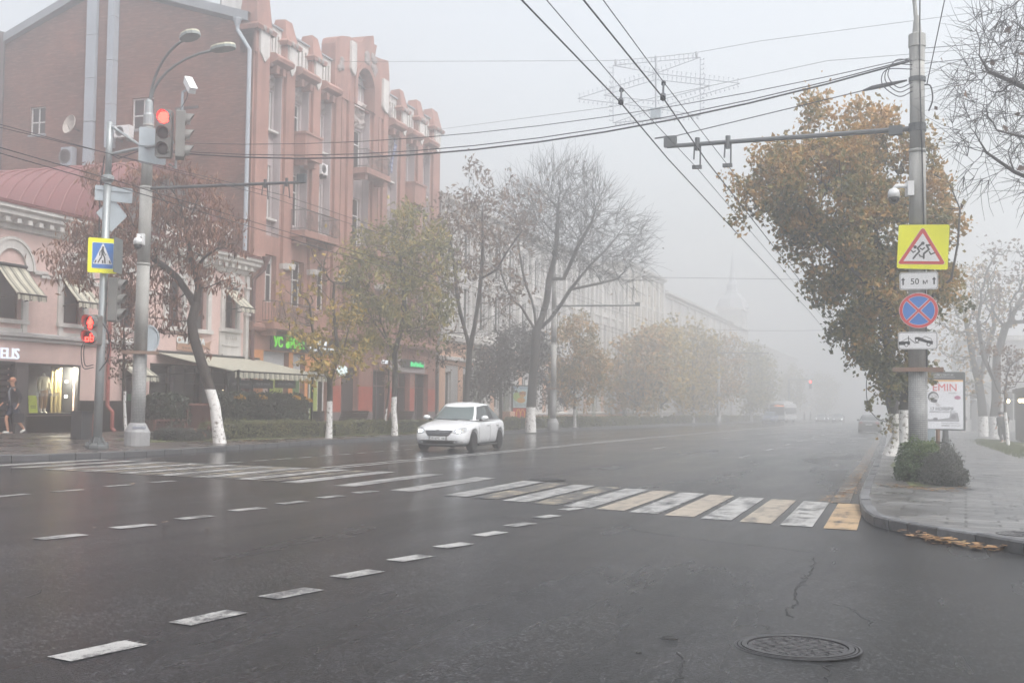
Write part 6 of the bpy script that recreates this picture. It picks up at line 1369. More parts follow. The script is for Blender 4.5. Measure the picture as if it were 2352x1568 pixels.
# small dark trees and an orange one behind
def small(px, py, X, rx, ry, trunk, lm, label, seed, n=3500, R=.09, wash=1.2, Ls=.22, cc=None, grp='smaller street trees behind the hedge', Yf=None):
    Yb = onX(px, py, X)[1]; bp = (X, Yb, lz(X, Yb)-.05); z = depth(bp); bx, by = px, py
    tr = [(-1, [bp]+pl([(bx, by-(by-trunk)*.5), (bx-1, trunk)], z))]
    tree(label, bp, tr, R, cc(z) if cc else [ell(px, trunk-ry*.7, rx, ry, z)], 260, BK, lm, n, Ls, Ls*.5, .3, bp[2]+wash if wash else None, grp, seed, (2, .5, .01), .3, .4, .75, .02)
small(1150, 960, -25.5, 75, 75, 880, lf_purple, 'low dark purple leaved tree left of the thick bare trunk', 21, 5200, .1, None, .24, lambda z: [ell(1140, 850, 60, 60, z), ell(1195, 800, 55, 50, z), ell(1120, 890, 40, 40, z)])
small(1262, 965, -25.5, 60, 60, 900, lf_purple, 'low dark tree between the bare trunk and the hazy pole', 22, 3600, .09, None, .24, lambda z: [ell(1250, 850, 40, 75, z), ell(1285, 880, 40, 50, z)])
small(1320, 985, -23., 60, 110, 930, lf_orange, 'small tree turning orange at the top with a white foot', 23, 5200, .1, 1.35, .26, lambda z: [ell(1325, 780, 50, 60, z), ell(1340, 860, 65, 65, z), ell(1290, 870, 40, 50, z)])
# hazy rows farther away, each its own tree
row = [(1455, -23.6, 102, 70, 115, 'orange'), (1512, -23.6, 112, 75, 130, 'yellow'), (1548, -25.6, 118, 65, 115, 'orange'), (1590, -23.4, 128, 62, 130, 'yellow'), (1640, -23.4, 146, 60, 120, 'orange'), (1668, -25.5, 150, 50, 90, 'yellow'), (1712, -23., 172, 38, 105, 'green'), (1738, -23., 188, 26, 80, 'green'), (1790, -25., 250, 34, 70, 'green'), (1840, -22, 300, 34, 64, 'green')]
wd = ['nearest', 'second', 'third', 'fourth', 'fifth', 'sixth']
for i, (px, X, Yb, rx, ry, kd) in enumerate(row):
    bp = (X, Yb, lz(X, Yb)-.05); z = depth(bp); bx, by = [float(q) for q in np.array([CX, CY])+F*(RM.T@(np.array(bp)-CAM))[:2]/z]
    lm = {'orange': lf_orange, 'yellow': lf_yellow, 'green': lf_ygreen}[kd]; th = by-1.9*F/z
    lab = ('hazy %s tree, %s in the misty row right of the bare tree' % (kd, wd[i])) if i < 6 else ['dark green hazy tree left of the distant bus, larger of two', 'small dark hazy tree directly behind the parked blue car', 'very faint tree shape in fog behind the distant bus', 'faintest tree shape in fog above the row of headlights'][i-6]
    tree(lab, bp, [(-1, [bp]+pl([(bx, (by+th)/2), (bx+1, th)], z))], .13 if i < 6 else .16, [ell(bx, th-ry*.72, rx, ry*.8, z), ell(bx-rx*.3, th-ry*.3, rx*.8, ry*.45, z)], 220, BK, lm, 2600, .42, .26, .5, bp[2]+1.5, 'hazy street trees far along the left pavement', 30+i, (2, .6, .014), .2, .5, .9, .03)
# tall autumn tree on the right corner
bp = (-.5, 36.2, rz(-.5, 36.2)-.05); z = depth(bp)
tr = [(-1, [bp]+pl([(2078, 1020), (2077, 980), (2076, 940), (2080, 900), (2090, 850)], z)), (5, pl([(2085, 790), (2070, 730), (2050, 660), (2030, 590), (2010, 520), (1990, 450)], z)), (5, pl([(2098, 780, .4), (2095, 700, .6), (2085, 620, .8), (2075, 520, 1.), (2070, 420, 1.)], z)), (7, pl([(2035, 700, -.5), (1990, 650, -.9), (1940, 600, -1.2), (1880, 550, -1.3)], z)), (9, pl([(1970, 480, .3), (1900, 430, .5), (1850, 400, .6)], z)), (13, pl([(2110, 720, -.3), (2150, 670, -.6), (2185, 640, -.7), (2200, 560, -.7), (2205, 480, -.7), (2180, 420, -.6)], z))]
tree('tall tree with brown and orange autumn leaves leaning over the road', bp, tr, .15, [ell(1880, 420, 160, 120, z, -.3), ell(1890, 285, 55, 70, z), ell(2020, 330, 75, 80, z), ell(1780, 470, 85, 75, z, -.5), ell(1960, 560, 150, 110, z), ell(1860, 570, 60, 45, z, -.5), ell(1990, 690, 110, 85, z), ell(2040, 800, 85, 75, z), ell(2060, 480, 80, 120, z, .3), ell(1685, 515, 22, 14, z, -.8), ell(2085, 880, 60, 35, z), ell(2010, 850, 45, 35, z), ell(2150, 480, 60, 120, z), ell(2170, 660, 45, 60, z), ell(2140, 360, 40, 60, z)], 2600, '#2a2523', lf_big, 40000, .15, .105, .17, bp[2]+1.62, None, 41, (2, .6, .006), .3, .26, .5, gap=-.75)
# companion trunk behind it, leaning
bp = (-.95, 42.5, rz(-.95, 42.5)-.05); z = depth(bp)
tree('leaning dark trunk with white foot partly behind the autumn tree', bp, [(-1, [bp]+pl([(2066, 1000), (2058, 960), (2050, 930), (2042, 890), (2040, 850), (2044, 800)], z))], .22, [ell(2030, 740, 60, 70, z), ell(2060, 660, 50, 80, z), ell(2010, 820, 45, 45, z)], 300, '#2a2523', lf_big, 3200, .14, .1, .2, bp[2]+1.5, None, 43, (2, .5, .007), .3, .3, .6)
# vine shoot hanging into the street
t = thing('hanging_shoot', 'thin leafy shoot drooping from the autumn tree over the kerb', 'shoot', atD(2000, 905, 36)); zc = 35.5
b = MB(); P_ = pl([(2010, 852), (1992, 862), (1990, 880), (1990, 905), (1992, 922), (2000, 945), (2015, 962), (2035, 968), (2055, 950), (2062, 935)], zc); b.tube(P_, .012, 4); b.tube(pl([(1960, 812), (1975, 830), (1992, 862)], zc), .008, 4); b.tube(pl([(2012, 905), (1992, 922)], zc), .008, 4)
V, Fc = leaves(pl([(1996, 930), (1999, 925), (2002, 932), (1997, 938)], zc), 34, .06, .17, .12, rng, .3); crown_obj('stem', b, V, Fc, wirem, lf_ygreen, t)
# bare crown reaching in from the right, and hazy trees behind the light box
bp = (5.2, 27.5, rz(3, 27.5)); z = depth(bp)
tr = [(-1, [bp]+pl([(2640, 900), (2630, 700), (2610, 560), (2605, 400), (2600, 250)], z)), (3, pl([(2540, 475), (2470, 440), (2400, 425), (2330, 395), (2265, 350)], z)), (4, pl([(2540, 340), (2470, 270), (2400, 225), (2330, 190), (2270, 165)], z)), (4, pl([(2545, 300, .5), (2470, 190, .8), (2400, 110, 1.), (2330, 50, 1.)], z)), (5, pl([(2530, 200, -.4), (2440, 60, -.7), (2380, -30, -.8)], z)), (3, pl([(2520, 420, -.6), (2440, 350, -.8), (2370, 320, -.8), (2290, 300, -.8)], z)), (4, pl([(2680, 330), (2740, 220)], z))]
tree('bare tree reaching its fine dark twigs into the upper right corner', bp, tr, .17, [ell(2620, 150, 150, 150, z), ell(2330, 180, 140, 120, z), ell(2260, 300, 90, 60, z), ell(2420, 330, 120, 130, z), ell(2300, 60, 90, 60, z), ell(2250, 400, 60, 40, z, .5)], 3200, '#2f2a2a', lf_brown, 40, .16, .12, .1, None, None, 51, (5, .8, .0075), 0, .2, .3, .014, up=.05, side=.4, infl=2.5, inner=1.6, pw=1.6)
wh = 'whitewashed trees by the right hand lawn'
for i, (px, py, R, cr, lb, nl, lm) in enumerate(((2258, 1003, .3, lambda z: [ell(2240, 700, 90, 100, z), ell(2190, 780, 55, 70, z), ell(2225, 870, 50, 50, z)], 'left of two thick white footed trees beyond the light box', 1300, lf_orange), (2284, 1008, .3, lambda z: [ell(2320, 650, 100, 100, z), ell(2270, 740, 60, 80, z), ell(2400, 700, 80, 90, z)], 'right of two thick white footed trees beyond the light box', 700, lf_brown))):
    bp = ground(px, py, .13); bp = (bp[0], bp[1], rz(bp[0], bp[1])-.05); z = depth(bp)
    tree(lb, bp, [(-1, [bp]+pl([(px, 960), (px-4+8*i, 920), (px-10+14*i, 880)], z)), (3, pl([(px-25, 820), (px-35, 760)], z)), (3, pl([(px+5, 820), (px+25, 750)], z))], R, cr(z), 600, '#3a3533', lm, nl, .3, .18, .4, bp[2]+1.55, wh, 60+i, (2, .9, .013), 0, .4, .7, .03)
bp = ground(2316, 1028, .13); bp = (bp[0], bp[1], rz(bp[0], bp[1])-.05); z = depth(bp)
tree('slim white footed sapling with reddish leaves at the right lawn edge', bp, [(-1, [bp]+pl([(2313, 985), (2309, 950), (2308, 930)], z))], .07, [ell(2305, 890, 32, 35, z), ell(2330, 850, 40, 60, z), ell(2285, 840, 30, 50, z)], 130, '#3a302d', lf_brown, 420, .16, .1, .15, bp[2]+1.75, None, 66, (2, .5, .008), 0, .28, .55, .015)
# ------------------------------------------------------------------ hedges and shrubs
def leafblock(n, x0, x1, y0, y1, zf, h, L, W, r, round_=.25):
    P = r.random((n*2, 3)); f_ = P*2-1; keep = (np.abs(f_)**4).sum(1) < 1.15; P = P[keep][:n]
    face = r.integers(0, 5, len(P)); P[face == 0, 2] = 1-.12*r.random((face == 0).sum()); P[face == 1, 0] = 1-.15*r.random((face == 1).sum()); P[face == 2, 0] = .15*r.random((face == 2).sum()); P[face == 3, 1] = (r.random((face == 3).sum()) > .5)*1.
    X = x0+(x1-x0)*P[:, 0]; Y = y0+(y1-y0)*P[:, 1]; hh = h*(1-.12*np.sin(Y*3.1)**2-.1*r.random(len(P)))
    Z = np.array([zf(a_, c_) for a_, c_ in zip(X, Y)])+hh*P[:, 2]
    V, Fc = leaves(np.stack([X, Y, Z], 1), len(P)*2, .03, L, W, r, -.2); return V, Fc
def hedge(label, x0, x1, y0, y1, h, n, lm, zf=lz, L=.07, W=.045, name='hedge', grp=None, seed=1, core=(.012, .015, .01)):
    r = np.random.default_rng(seed); t = thing(name, label, 'hedge' if name == 'hedge' else 'shrub', ((x0+x1)/2, (y0+y1)/2, zf(x0, y0)), 0, grp)
    V, Fc = leafblock(n, x0, x1, y0, y1, zf, h, L, W, r); b = MB(); k_ = max(1, int((y1-y0)/2))
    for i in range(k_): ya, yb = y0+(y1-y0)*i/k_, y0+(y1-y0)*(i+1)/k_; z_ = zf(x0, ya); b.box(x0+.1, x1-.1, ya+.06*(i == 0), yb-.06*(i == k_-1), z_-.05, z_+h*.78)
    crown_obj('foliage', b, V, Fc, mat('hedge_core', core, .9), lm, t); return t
lg = 'low clipped hedges along the left kerb'
XH0, XH1 = -23.7, -22.6
hedge('low grey green lavender strip between the lamp post and leaning tree', XH0, XH1, Y_(412, -22.6), Y_(492, -22.6), .42, 1800, lf_lav, L=.09, W=.02, grp=None, seed=2)
hedge('long low clipped hedge between the leaning tree and the yellow tree', XH0, XH1, Y_(520, -22.6), Y_(742, -22.6), .66, 7500, lf_hedgey, grp=lg, seed=3)
hedge('short low hedge between the yellow tree and the bench', XH0, XH1, Y_(772, -22.7), Y_(815, -22.7), .6, 1700, lf_hedgey, grp=lg, seed=4)
hedge('low hedge in front of the green and yellow ash', XH0-.2, XH1-.2, Y_(835, -22.8), Y_(897, -22.8), .66, 2500, lf_hedgey, grp=lg, seed=5)
hedge('low hedge just beyond the ash trunk behind the white car', XH0-.3, XH1-.3, Y_(916, -22.9), Y_(1195, -22.9), .62, 5000, lf_hedgey, grp=lg, seed=6, L=.09, W=.06)
hedge('hazy low hedge right of the thick white trunk', -24.4, -23.3, 68.5, 112, .75, 6000, lf_hedgey, grp=lg, seed=7, L=.16, W=.1); hedge('faint low hedge farthest along the left kerb', -24.6, -23.5, 114, 190, .8, 3000, lf_hedgey, grp=lg, seed=8, L=.3, W=.2)
hedge('tall dark clipped hedge screening the cafe terrace', -25.75, -25.05, Y_(511, -25.2), Y_(703, -25.2), 1.75, 9000, lf_dark, L=.1, W=.065, seed=9)
hedge('dark leafy shrubs standing in the low trellis planter', XP-.6, XP+.02, Y_(360, XP), Y_(438, XP), 1.25, 1500, lf_dark, lambda x, y: lz(x, y)+.3, .16, .09, 'planter_shrub', None, 10)
def flowers(px, py, label, r_=.24):
    p = onX(px, py, -25.2); t = thing('flower_pot', label, 'flowers', p, 0, 'orange flower clumps above the terrace hedge'); r = np.random.default_rng(int(px))
    b = MB(); b.lathe(p+np.array([0, 0, -.3]), [(.1, 0), (.16, .22), (.17, .24)], 10); b.build('pot', blackp, t)
    d = r.normal(size=(260, 3)); d /= np.linalg.norm(d, axis=1)[:, None]; d[:, 2] = np.abs(d[:, 2])*.7; V, Fc = leaves(p+d*r_*np.array([1, 1.3, .8]), 300, .02, .07, .06, r, 0); mk('blossom', V, [tuple(q) for q in Fc.tolist()], leafmat('orange_blossom', [(.3, .16, .02), (.5, .28, .03), (.55, .34, .05)], .6, .2), t)
flowers(547, 915, 'orange flowers at the left end of the terrace hedge'); flowers(598, 916, 'orange flowers in the middle of the terrace hedge'); flowers(678, 916, 'orange flowers near the right end of the terrace hedge', .2); flowers(709, 921, 'small orange flower clump behind the black awning post', .13)
# shrubs on the right corner
def bush(label, c, rx, ry, h, n, lm, L, W, seed):
    r = np.random.default_rng(seed); t = thing('bush', label, 'shrub', c, 0); d = r.normal(size=(n, 3)); d /= np.linalg.norm(d, axis=1)[:, None]; d[:, 2] = np.abs(d[:, 2])
    k = (1-.3*r.random(n)**2+.12*(r.random(n) < .06))[:, None]*(1+.13*np.sin(d[:, :1]*5+seed)*np.cos(d[:, 1:2]*6+seed)+.08*np.sin(d[:, 2:]*9)); f_ = np.power(np.abs(d), .72)*np.sign(d)
    P = np.array(c)+f_*k*np.array([rx, ry, h]); P[:, 2] += .03; V, Fc = leaves(P, n*2, .025, L, W, r, -.2)
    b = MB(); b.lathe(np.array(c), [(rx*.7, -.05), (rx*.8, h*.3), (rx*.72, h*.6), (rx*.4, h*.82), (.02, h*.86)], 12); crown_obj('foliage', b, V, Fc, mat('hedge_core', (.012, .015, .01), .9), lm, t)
g0 = ground(2112, 1108, .13); bush('round dark green box bush at the foot of the sign pole', (g0[0], g0[1]+.2, rz(g0[0], g0[1])), .46, .46, .78, 3600, lf_hedge, .05, .035, 71)
g1 = ground(2180, 1118, .13); bush('grey green lavender bush beside the box bush', (g1[0]-.08, g1[1]+.25, rz(g1[0], g1[1])), .42, .5, .58, 3000, lf_lav, .07, .018, 72)
g2 = ground(2150, 1112, .13); bush('smaller lavender bush squeezed between box bush and paving', (g2[0]+.1, g2[1]+1.2, rz(g2[0], g2[1])), .4, .55, .72, 2200, lf_lav, .07, .018, 73)
# lawns
def lawn(label, poly, n, zf, hb=.07):
    r = np.random.default_rng(len(label)); P = np.array(poly, float); b = MB(); b.add([(x, y, zf(x, y)+.02) for x, y in poly], [tuple(range(len(poly)))]); 
    w_ = r.random((n, len(P)))**2; w_ /= w_.sum(1)[:, None]; C_ = w_@P; Z = np.array([zf(x, y)+.02+hb*.4 for x, y in C_]); V, Fc = leaves(np.column_stack([C_, Z]), n, .02, hb*1.6, .02, r, -1.6)
    v0 = np.array(b.v); f = b.f+[tuple(q) for q in (Fc+len(v0)).tolist()]; me = bpy.data.meshes.new('lawn'); me.from_pydata(np.vstack([v0, V]).tolist(), [], f); me.materials.append(mat('lawn_soil', '#4d5230', .9, .3, 3.)); me.materials.append(leafmat('grass_blade', [(.05, .07, .025), (.1, .12, .04), (.16, .14, .06)], .6, .2))
    me.polygons.foreach_set('material_index', [0]*len(b.f)+[1]*len(Fc)); o = bpy.data.objects.new('lawn', me); COL.objects.link(o); o['kind'] = 'stuff'; tag(o, label, 'grass')
lawn('narrow green lawn strip behind the left lamp post', [(-24.2, 31.0), (-22.6, 30.6), (-22.2, 36), (-22.4, 66), (-24.6, 66), (-24.4, 36)], 9000, lz)
lawn('leaf strewn grass strip along the right kerb under the trees', [tuple(ground(2090, 1118, .13)[:2]), tuple(ground(2178, 1118, .13)[:2]), (.75, 34), (.2, 44), (-.6, 44), (-.75, 34)], 5000, rz)
lawn('grass verge between the right pavement and the cafe', [tuple(ground(*q, .13)[:2]) for q in ((2203, 1009), (2260, 1009), (2300, 1013), (2400, 1026), (2430, 1085), (2352, 1062), (2268, 1032))], 9000, rz, .09)
# ------------------------------------------------------------------ vehicles (local axes: x forward, y left, z up)
def eval_mesh(v, f, mods):
    me = bpy.data.meshes.new('t'); me.from_pydata(v, [], f); o = bpy.data.objects.new('t', me); COL.objects.link(o); mods(o)
    dg = bpy.context.evaluated_depsgraph_get(); m2 = bpy.data.meshes.new_from_object(o.evaluated_get(dg))
    V = [tuple(p.co) for p in m2.vertices]; Fc = [tuple(p.vertices) for p in m2.polygons]
    bpy.data.objects.remove(o); bpy.data.meshes.remove(me); bpy.data.meshes.remove(m2); return V, Fc
def carpaint(name, c, rough=.25):
    if name in _mc: return _mc[name]
    m = bpy.data.materials.new(name); m.use_nodes = True; k = N(m)
    tc = k.n('ShaderNodeTexCoord').outputs['Object']; z = k.n('ShaderNodeSeparateXYZ', Vector=tc).outputs[2]
    nz = k.n('ShaderNodeTexNoise', Vector=tc, Scale=4., Detail=5.).outputs[0]
    s = k.n('ShaderNodeMath', _operation='MULTIPLY_ADD', i0=nz, i1=.35, i2=z).outputs[0]
    col = ramp(k, s, [(.36, tuple(x*.62 for x in lin(c))), (.62, lin(c))])            # road grime along the sills
    p = k.n('ShaderNodeBsdfPrincipled', Base__Color=col, Roughness=rough); p.inputs['Coat Weight'].default_value = .6; p.inputs['Coat Roughness'].default_value = .08
    k.n('ShaderNodeOutputMaterial', Surface=p.outputs[0]); _mc[name] = m; return m
cglossy = glass('tinted_car_glass', (.05, .06, .06), 0, .05); cscreen = glass('windscreen_glass', (.09, .115, .115), 0, .06)
lensm = mat('headlight_lens', '#6f747a', .08, .45, 14., col2='#c4c8cc'); dark = mat('car_dark_trim', '#1a1b1d', .45, .1); redl = mat('tail_red', '#7c2a2c', .2, .1)
def car(name, label, P, rz, paint, scale=1., lights=False, plate='О316УС 161', rims=True, group=None, rear='sedan'):
    T = thing(name, label, 'car', P, rz, group, False, scale)
    st = [(2.26, .50, .30, .50, .55), (2.2, .70, .22, .58, .64), (2.05, .80, .18, .69, .745), (1.75, .865, .17, .79, .85), (1.36, .888, .17, .855, .925), (.95, .888, .17, .90, .99), (.4, .888, .17, .925, 1.0), (-.2, .888, .17, .94, 1.0), (-.7, .888, .17, .955, 1.01), (-1.3, .885, .18, .98, 1.05), (-1.75, .86, .2, .975, 1.06), (-2.08, .78, .24, .915, 1.02), (-2.2, .70, .3, .85, .95), (-2.25, .55, .4, .75, .85)]
    half = lambda x, w, zb, zs, zt: [(x, 0, zb), (x, w*.85, zb), (x, w*.97, zb+.1), (x, w, zb+(zs-zb)*.5), (x, w*.985, zs-.1), (x, w*.92, zs), (x, w*.5, zt-.012), (x, 0, zt)]
    v = []; f = []
    for s in st:
        h = half(*s); v += h+[(x, -y, z) for x, y, z in h[-2:0:-1]]
    k = 14
    for i in range(len(st)-1):
        for j in range(k): f.append((i*k+j, i*k+(j+1) % k, (i+1)*k+(j+1) % k, (i+1)*k+j))
    f += [tuple(range(k-1, -1, -1)), tuple((len(st)-1)*k+j for j in range(k))]
    cut = MB()
    for x in (1.36, -1.29):
        for s in (-1, 1): cut.lathe((x, s*.76, .335), [(.385, -.2), (.385, .25)], 28, (1, 0, 0), (0, 0, 1), (0, -1, 0))
    cme = bpy.data.meshes.new('cut'); cme.from_pydata(cut.v, [], cut.f); co = bpy.data.objects.new('cut', cme); COL.objects.link(co)
    def mods(o):
        m = o.modifiers.new('s', 'SUBSURF'); m.levels = 2; m.render_levels = 2
        m = o.modifiers.new('b', 'BOOLEAN'); m.operation = 'DIFFERENCE'; m.object = co; m.solver = 'EXACT'
    V, Fc = eval_mesh(v, f, mods); bpy.data.objects.remove(co); bpy.data.meshes.remove(cme)
    bvh = BVHTree.FromPolygons(V, Fc)
    # cabin
    def cab(th, t, off=0.):
        tt = max(0., min(t, 1.)); xf = 1.16-.80*tt**.95; xr = -2.14+.98*tt**1.1; hw = .815-.215*tt**1.25; z = .945+.475*tt**.9
        if t > 1: q = (t-1); xf -= q*.55; xr += q*.55; hw *= (1-q*.75); z += .055*math.sin(q*PI/2)
        n_ = 3.7; c, s = math.cos(th), math.sin(th); a = (xf-xr)/2+off; x0 = (xf+xr)/2
        X = x0+a*np.sign(c)*abs(c)**(2/n_); g = min(1., t)**1.5; z += g*(.05-.125*((X+.36)/.9)**2) if t > 0 else 0.   # arched roof line
        return (X, (hw+off)*np.sign(s)*abs(s)**(2/n_)*(1-.05*g*max(0., (-X-.5))), z+off*.4)
    ts = [-.1, 0, .15, .3, .45, .6, .75, .88, 1, 1.15, 1.4, 1.7, 2.]; nth = 64; o0 = len(V)
    for t in ts: V += [cab(2*PI*j/nth, t) for j in range(nth)]
    Fc += [(o0+i*nth+j, o0+i*nth+(j+1) % nth, o0+(i+1)*nth+(j+1) % nth, o0+(i+1)*nth+j) for i in range(len(ts)-1) for j in range(nth)]; Fc.append(tuple(o0+(len(ts)-1)*nth+j for j in range(nth)))
    o = mk('body', V, Fc, paint, T, True)
    def patch(nm, a0, a1, t0, t1, m, par=T, off=.006, n=14, f0=None):
        b = MB(); vs = []
        for i in range(7):
            t = t0+(t1-t0)*i/6
            for j in range(n+1): vs.append(cab(a0+(a1-a0)*j/n, t, off))
        b.add(vs, [(i*(n+1)+j, i*(n+1)+j+1, (i+1)*(n+1)+j+1, (i+1)*(n+1)+j) for i in range(6) for j in range(n)]); return b.build(nm, m, par, True)
    D = R_
    patch('windscreen', D(-40), D(40), .06, .95, cscreen); patch('rear_window', D(141), D(219), .15, .9, cglossy)
    for s in (1, -1):
        patch('side_window_trim', s*D(50), s*D(132), .06, .9, dark, off=.004, n=30)
        patch('side_window', s*D(52), s*D(87), .1, .86, cglossy, off=.009); patch('side_window', s*D(91), s*D(117), .1, .86, cglossy, off=.009); patch('side_window', s*D(119.5), s*D(130), .1, .8, cglossy, off=.009)
    def decal(nm, poly, m, ax='x', sgn=1, off=.008, par=T, n=10, thick=.012):
        """outline (a, b) projected on the body: ax='x' -> (y, z) seen from the front/back, ax='y' -> (x, z) seen from the side"""
        P = []
        for p, q in zip(poly, poly[1:]+poly[:1]): P += [(p[0]+(q[0]-p[0])*i/4, p[1]+(q[1]-p[1])*i/4) for i in range(4)]
        c = (sum(p[0] for p in P)/len(P), sum(p[1] for p in P)/len(P)); rings = [P]+[[(c[0]+(p[0]-c[0])*g, c[1]+(p[1]-c[1])*g) for p in P] for g in (.66, .33)]+[[c]]
        vs = []
        for R__ in rings:
            for a_, b_ in R__:
                if ax == 'x': h = bvh.ray_cast(Vector((sgn*4, a_, b_)), Vector((-sgn, 0, 0)))[0]; h = h or Vector((sgn*2.1, a_, b_)); vs.append((h.x+sgn*off, a_, b_))
                else: h = bvh.ray_cast(Vector((a_, sgn*3, b_)), Vector((0, -sgn, 0)))[0]; h = h or Vector((a_, sgn*.88, b_)); vs.append((a_, h.y+sgn*off, b_))
        k = len(P); b = MB(); fs = []
        for r_ in range(2): fs += [(r_*k+j, r_*k+(j+1) % k, (r_+1)*k+(j+1) % k, (r_+1)*k+j) for j in range(k)]
        fs += [(2*k+j, 2*k+(j+1) % k, 3*k) for j in range(k)]; b.add(vs, fs); return b.build(nm, m, par)
    em = emis('headlamp_bulb', (.92, .95, 1.), 14.)
    for s in (1, -1):
        decal('headlight_surround', [(s*.435, .582), (s*.60, .545), (s*.77, .588), (s*.862, .70), (s*.81, .762), (s*.64, .742), (s*.475, .672)], dark, off=.004)
        h = decal('headlight', [(s*.45, .588), (s*.60, .555), (s*.765, .597), (s*.85, .70), (s*.805, .75), (s*.64, .732), (s*.49, .668)], lensm, off=.012)
        if lights: hx = bvh.ray_cast(Vector((4, s*.61, .62)), Vector((-1, 0, 0)))[0].x; MB().lathe((hx-.015, s*.605, .625), [(.05, 0), (.055, .03), (.03, .045), (.003, .05)], 12, (0, 1, 0), (0, 0, 1), (1, 0, 0)).build('bulb', em, h)
        hx = bvh.ray_cast(Vector((4, s*.70, .67)), Vector((-1, 0, 0)))[0].x; MB().lathe((hx-.0, s*.705, .665), [(.045, 0), (.045, .02), (.003, .024)], 10, (0, 1, 0), (0, 0, 1), (1, 0, 0)).build('indicator', mat('indicator_lens', '#a9a49a', .2), h)
    g = decal('grille', [(-.44, .655), (-.43, .60), (-.34, .50), (-.28, .475), (.28, .475), (.34, .50), (.43, .60), (.44, .655)], dark, off=.006)
    b = MB()
    for z in (.648, .60, .55, .503):
        w_ = .42-(.648-z)*.75; b.tube([((bvh.ray_cast(Vector((4, w_*q/5, z)), Vector((-1, 0, 0)))[0] or Vector((2.2, 0, 0))).x+.014, w_*q/5, z) for q in range(-5, 6)], .010 if z < .64 else .016, 5)
    b.build('chrome_bar', chrome, g)
    ex = bvh.ray_cast(Vector((4, 0, .575)), Vector((-1, 0, 0)))[0].x+.03
    b = MB(); b.ring([(p[0], p[1]) for p in disc(.075, 20, 0, .038)], [(p[0], p[1]) for p in disc(.062, 20, 0, .028)], (ex, 0, .577), (0, 1, 0), (0, 0, 1), 0, .012)
    for s in (-1, 1): stroke(b, [(s*.028-.01, -.024), (s*.028+.01, .024)], .012, (ex, 0, .577), (0, 1, 0), (0, 0, 1), 0, .01)
    stroke(b, [(-.03, -.006), (.03, .006)], .01, (ex, 0, .577), (0, 1, 0), (0, 0, 1), 0, .01); b.build('emblem', chrome, g)
    decal('bumper_intake', [(-.74, .30), (-.5, .255), (.5, .255), (.74, .30), (.72, .33), (.5, .365), (-.5, .365), (-.72, .33)], dark)
    for s in (1, -1): decal('fog_lamp', [(s*.52, .285), (s*.62, .295), (s*.63, .335), (s*.54, .345)], lensm, off=.014)
    for sg, zz, nm in ((1, .425, 'number_plate'), (-1, .70, 'number_plate')):
        px_ = bvh.ray_cast(Vector((sg*4, 0, zz)), Vector((-sg, 0, 0)))[0].x+sg*.012; uu = (0, sg, 0)
        b = MB(); b.prism(rrect(.56, .15, .02), (px_, 0, zz), uu, (0, 0, 1), 0, .02); po = b.build(nm, dark, T); b = MB(); b.prism(rrect(.52, .112, .012), (px_, 0, zz), uu, (0, 0, 1), .02, .023); b.build('plate_face', whitep, po)
        b = MB(); b.text(plate, (px_+sg*.0232, 0, zz-.035), uu, (0, 0, 1), .098, .002, .002); b.build('plate_text', s_blk, po)
    for s in (1, -1):
        decal('tail_light', [(s*.50, .80), (s*.80, .74), (s*.82, .90), (s*.62, .93), (s*.5, .90)], redl, 'x', -1)
    decal('rear_bumper_strip', [(-.78, .44), (.78, .44), (.78, .48), (-.78, .48)], dark if rear == 'sedan' else chrome, 'x', -1)
    b = MB(); b.box(-2.29, -2.2, -.6, .6, .27, .31); b.build('bumper_edge', chrome, T)
    b = MB()
    for s in (1, -1):
        L_ = []
        for q in range(9):
            hh = bvh.ray_cast(Vector((2.12-1.05*q/8, s*(.52+.22*(q/8)**.7), 3)), Vector((0, 0, -1)))[0]
            if hh: L_.append((hh.x, hh.y, hh.z+.001))
        b.tube(L_, .005, 4)
    b.build('bonnet_seam', dark, T); b = MB()
    for y0, y1 in ((.62, .05), (.1, -.45)): b.tube([cab(math.atan2(y0, 1.), .02, .02), ((cab(0, .08, .02)[0]+.02), (y0+y1)/2, .985), (cab(0, .10, .02)[0]-.02, y1, .995)], .012, 4)
    b.build('wiper', dark, T)
    for s in (1, -1):
        b = MB(); vs = []; c = np.array([.66, s*.97, 1.03])
        for i in range(9):
            a_ = PI*i/8
            for j in range(14): w_ = 2*PI*j/14; vs.append(c+np.array([.075*math.cos(a_) if math.cos(a_) < 0 else .11*math.cos(a_), .125*math.sin(a_)*math.cos(w_), .078*math.sin(a_)*math.sin(w_)]))
        b.add(vs, [(i*14+j, i*14+(j+1) % 14, (i+1)*14+(j+1) % 14, (i+1)*14+j) for i in range(8) for j in range(14)]); mo = b.build('mirror', paint, T, True)
        MB().tube([(.68, s*.78, .96), (.68, s*.9, .985)], .025, 6).build('mirror_foot', dark, mo)
        for x in (.02, -.92):
            hy = bvh.ray_cast(Vector((x, s*3, .79)), Vector((0, -s, 0)))[0].y; b = MB(); b.tube([(x-.1, hy+s*.0, .79), (x-.07, hy+s*.035, .79), (x+.07, hy+s*.035, .79), (x+.1, hy, .79)], .014, 6); b.build('door_handle', chrome, T)
        b = MB()
        for x in (.92, -.2, -1.05):
            L_ = []
            for q in range(10):
                zq = .30+.62*q/9; hh = bvh.ray_cast(Vector((x-.04*(q > 6)*(q-6)*.3, s*3, zq)), Vector((0, -s, 0)))[0]
                if hh: L_.append((hh.x, hh.y+s*.001, hh.z))
            if len(L_) > 2: b.tube(L_, .005, 4)
        b.build('door_seam', dark, T)
        b = MB(); b.tube([(.95, s*.86, .2), (-.9, s*.86, .2)], .03, 6); b.build('sill', dark, T)
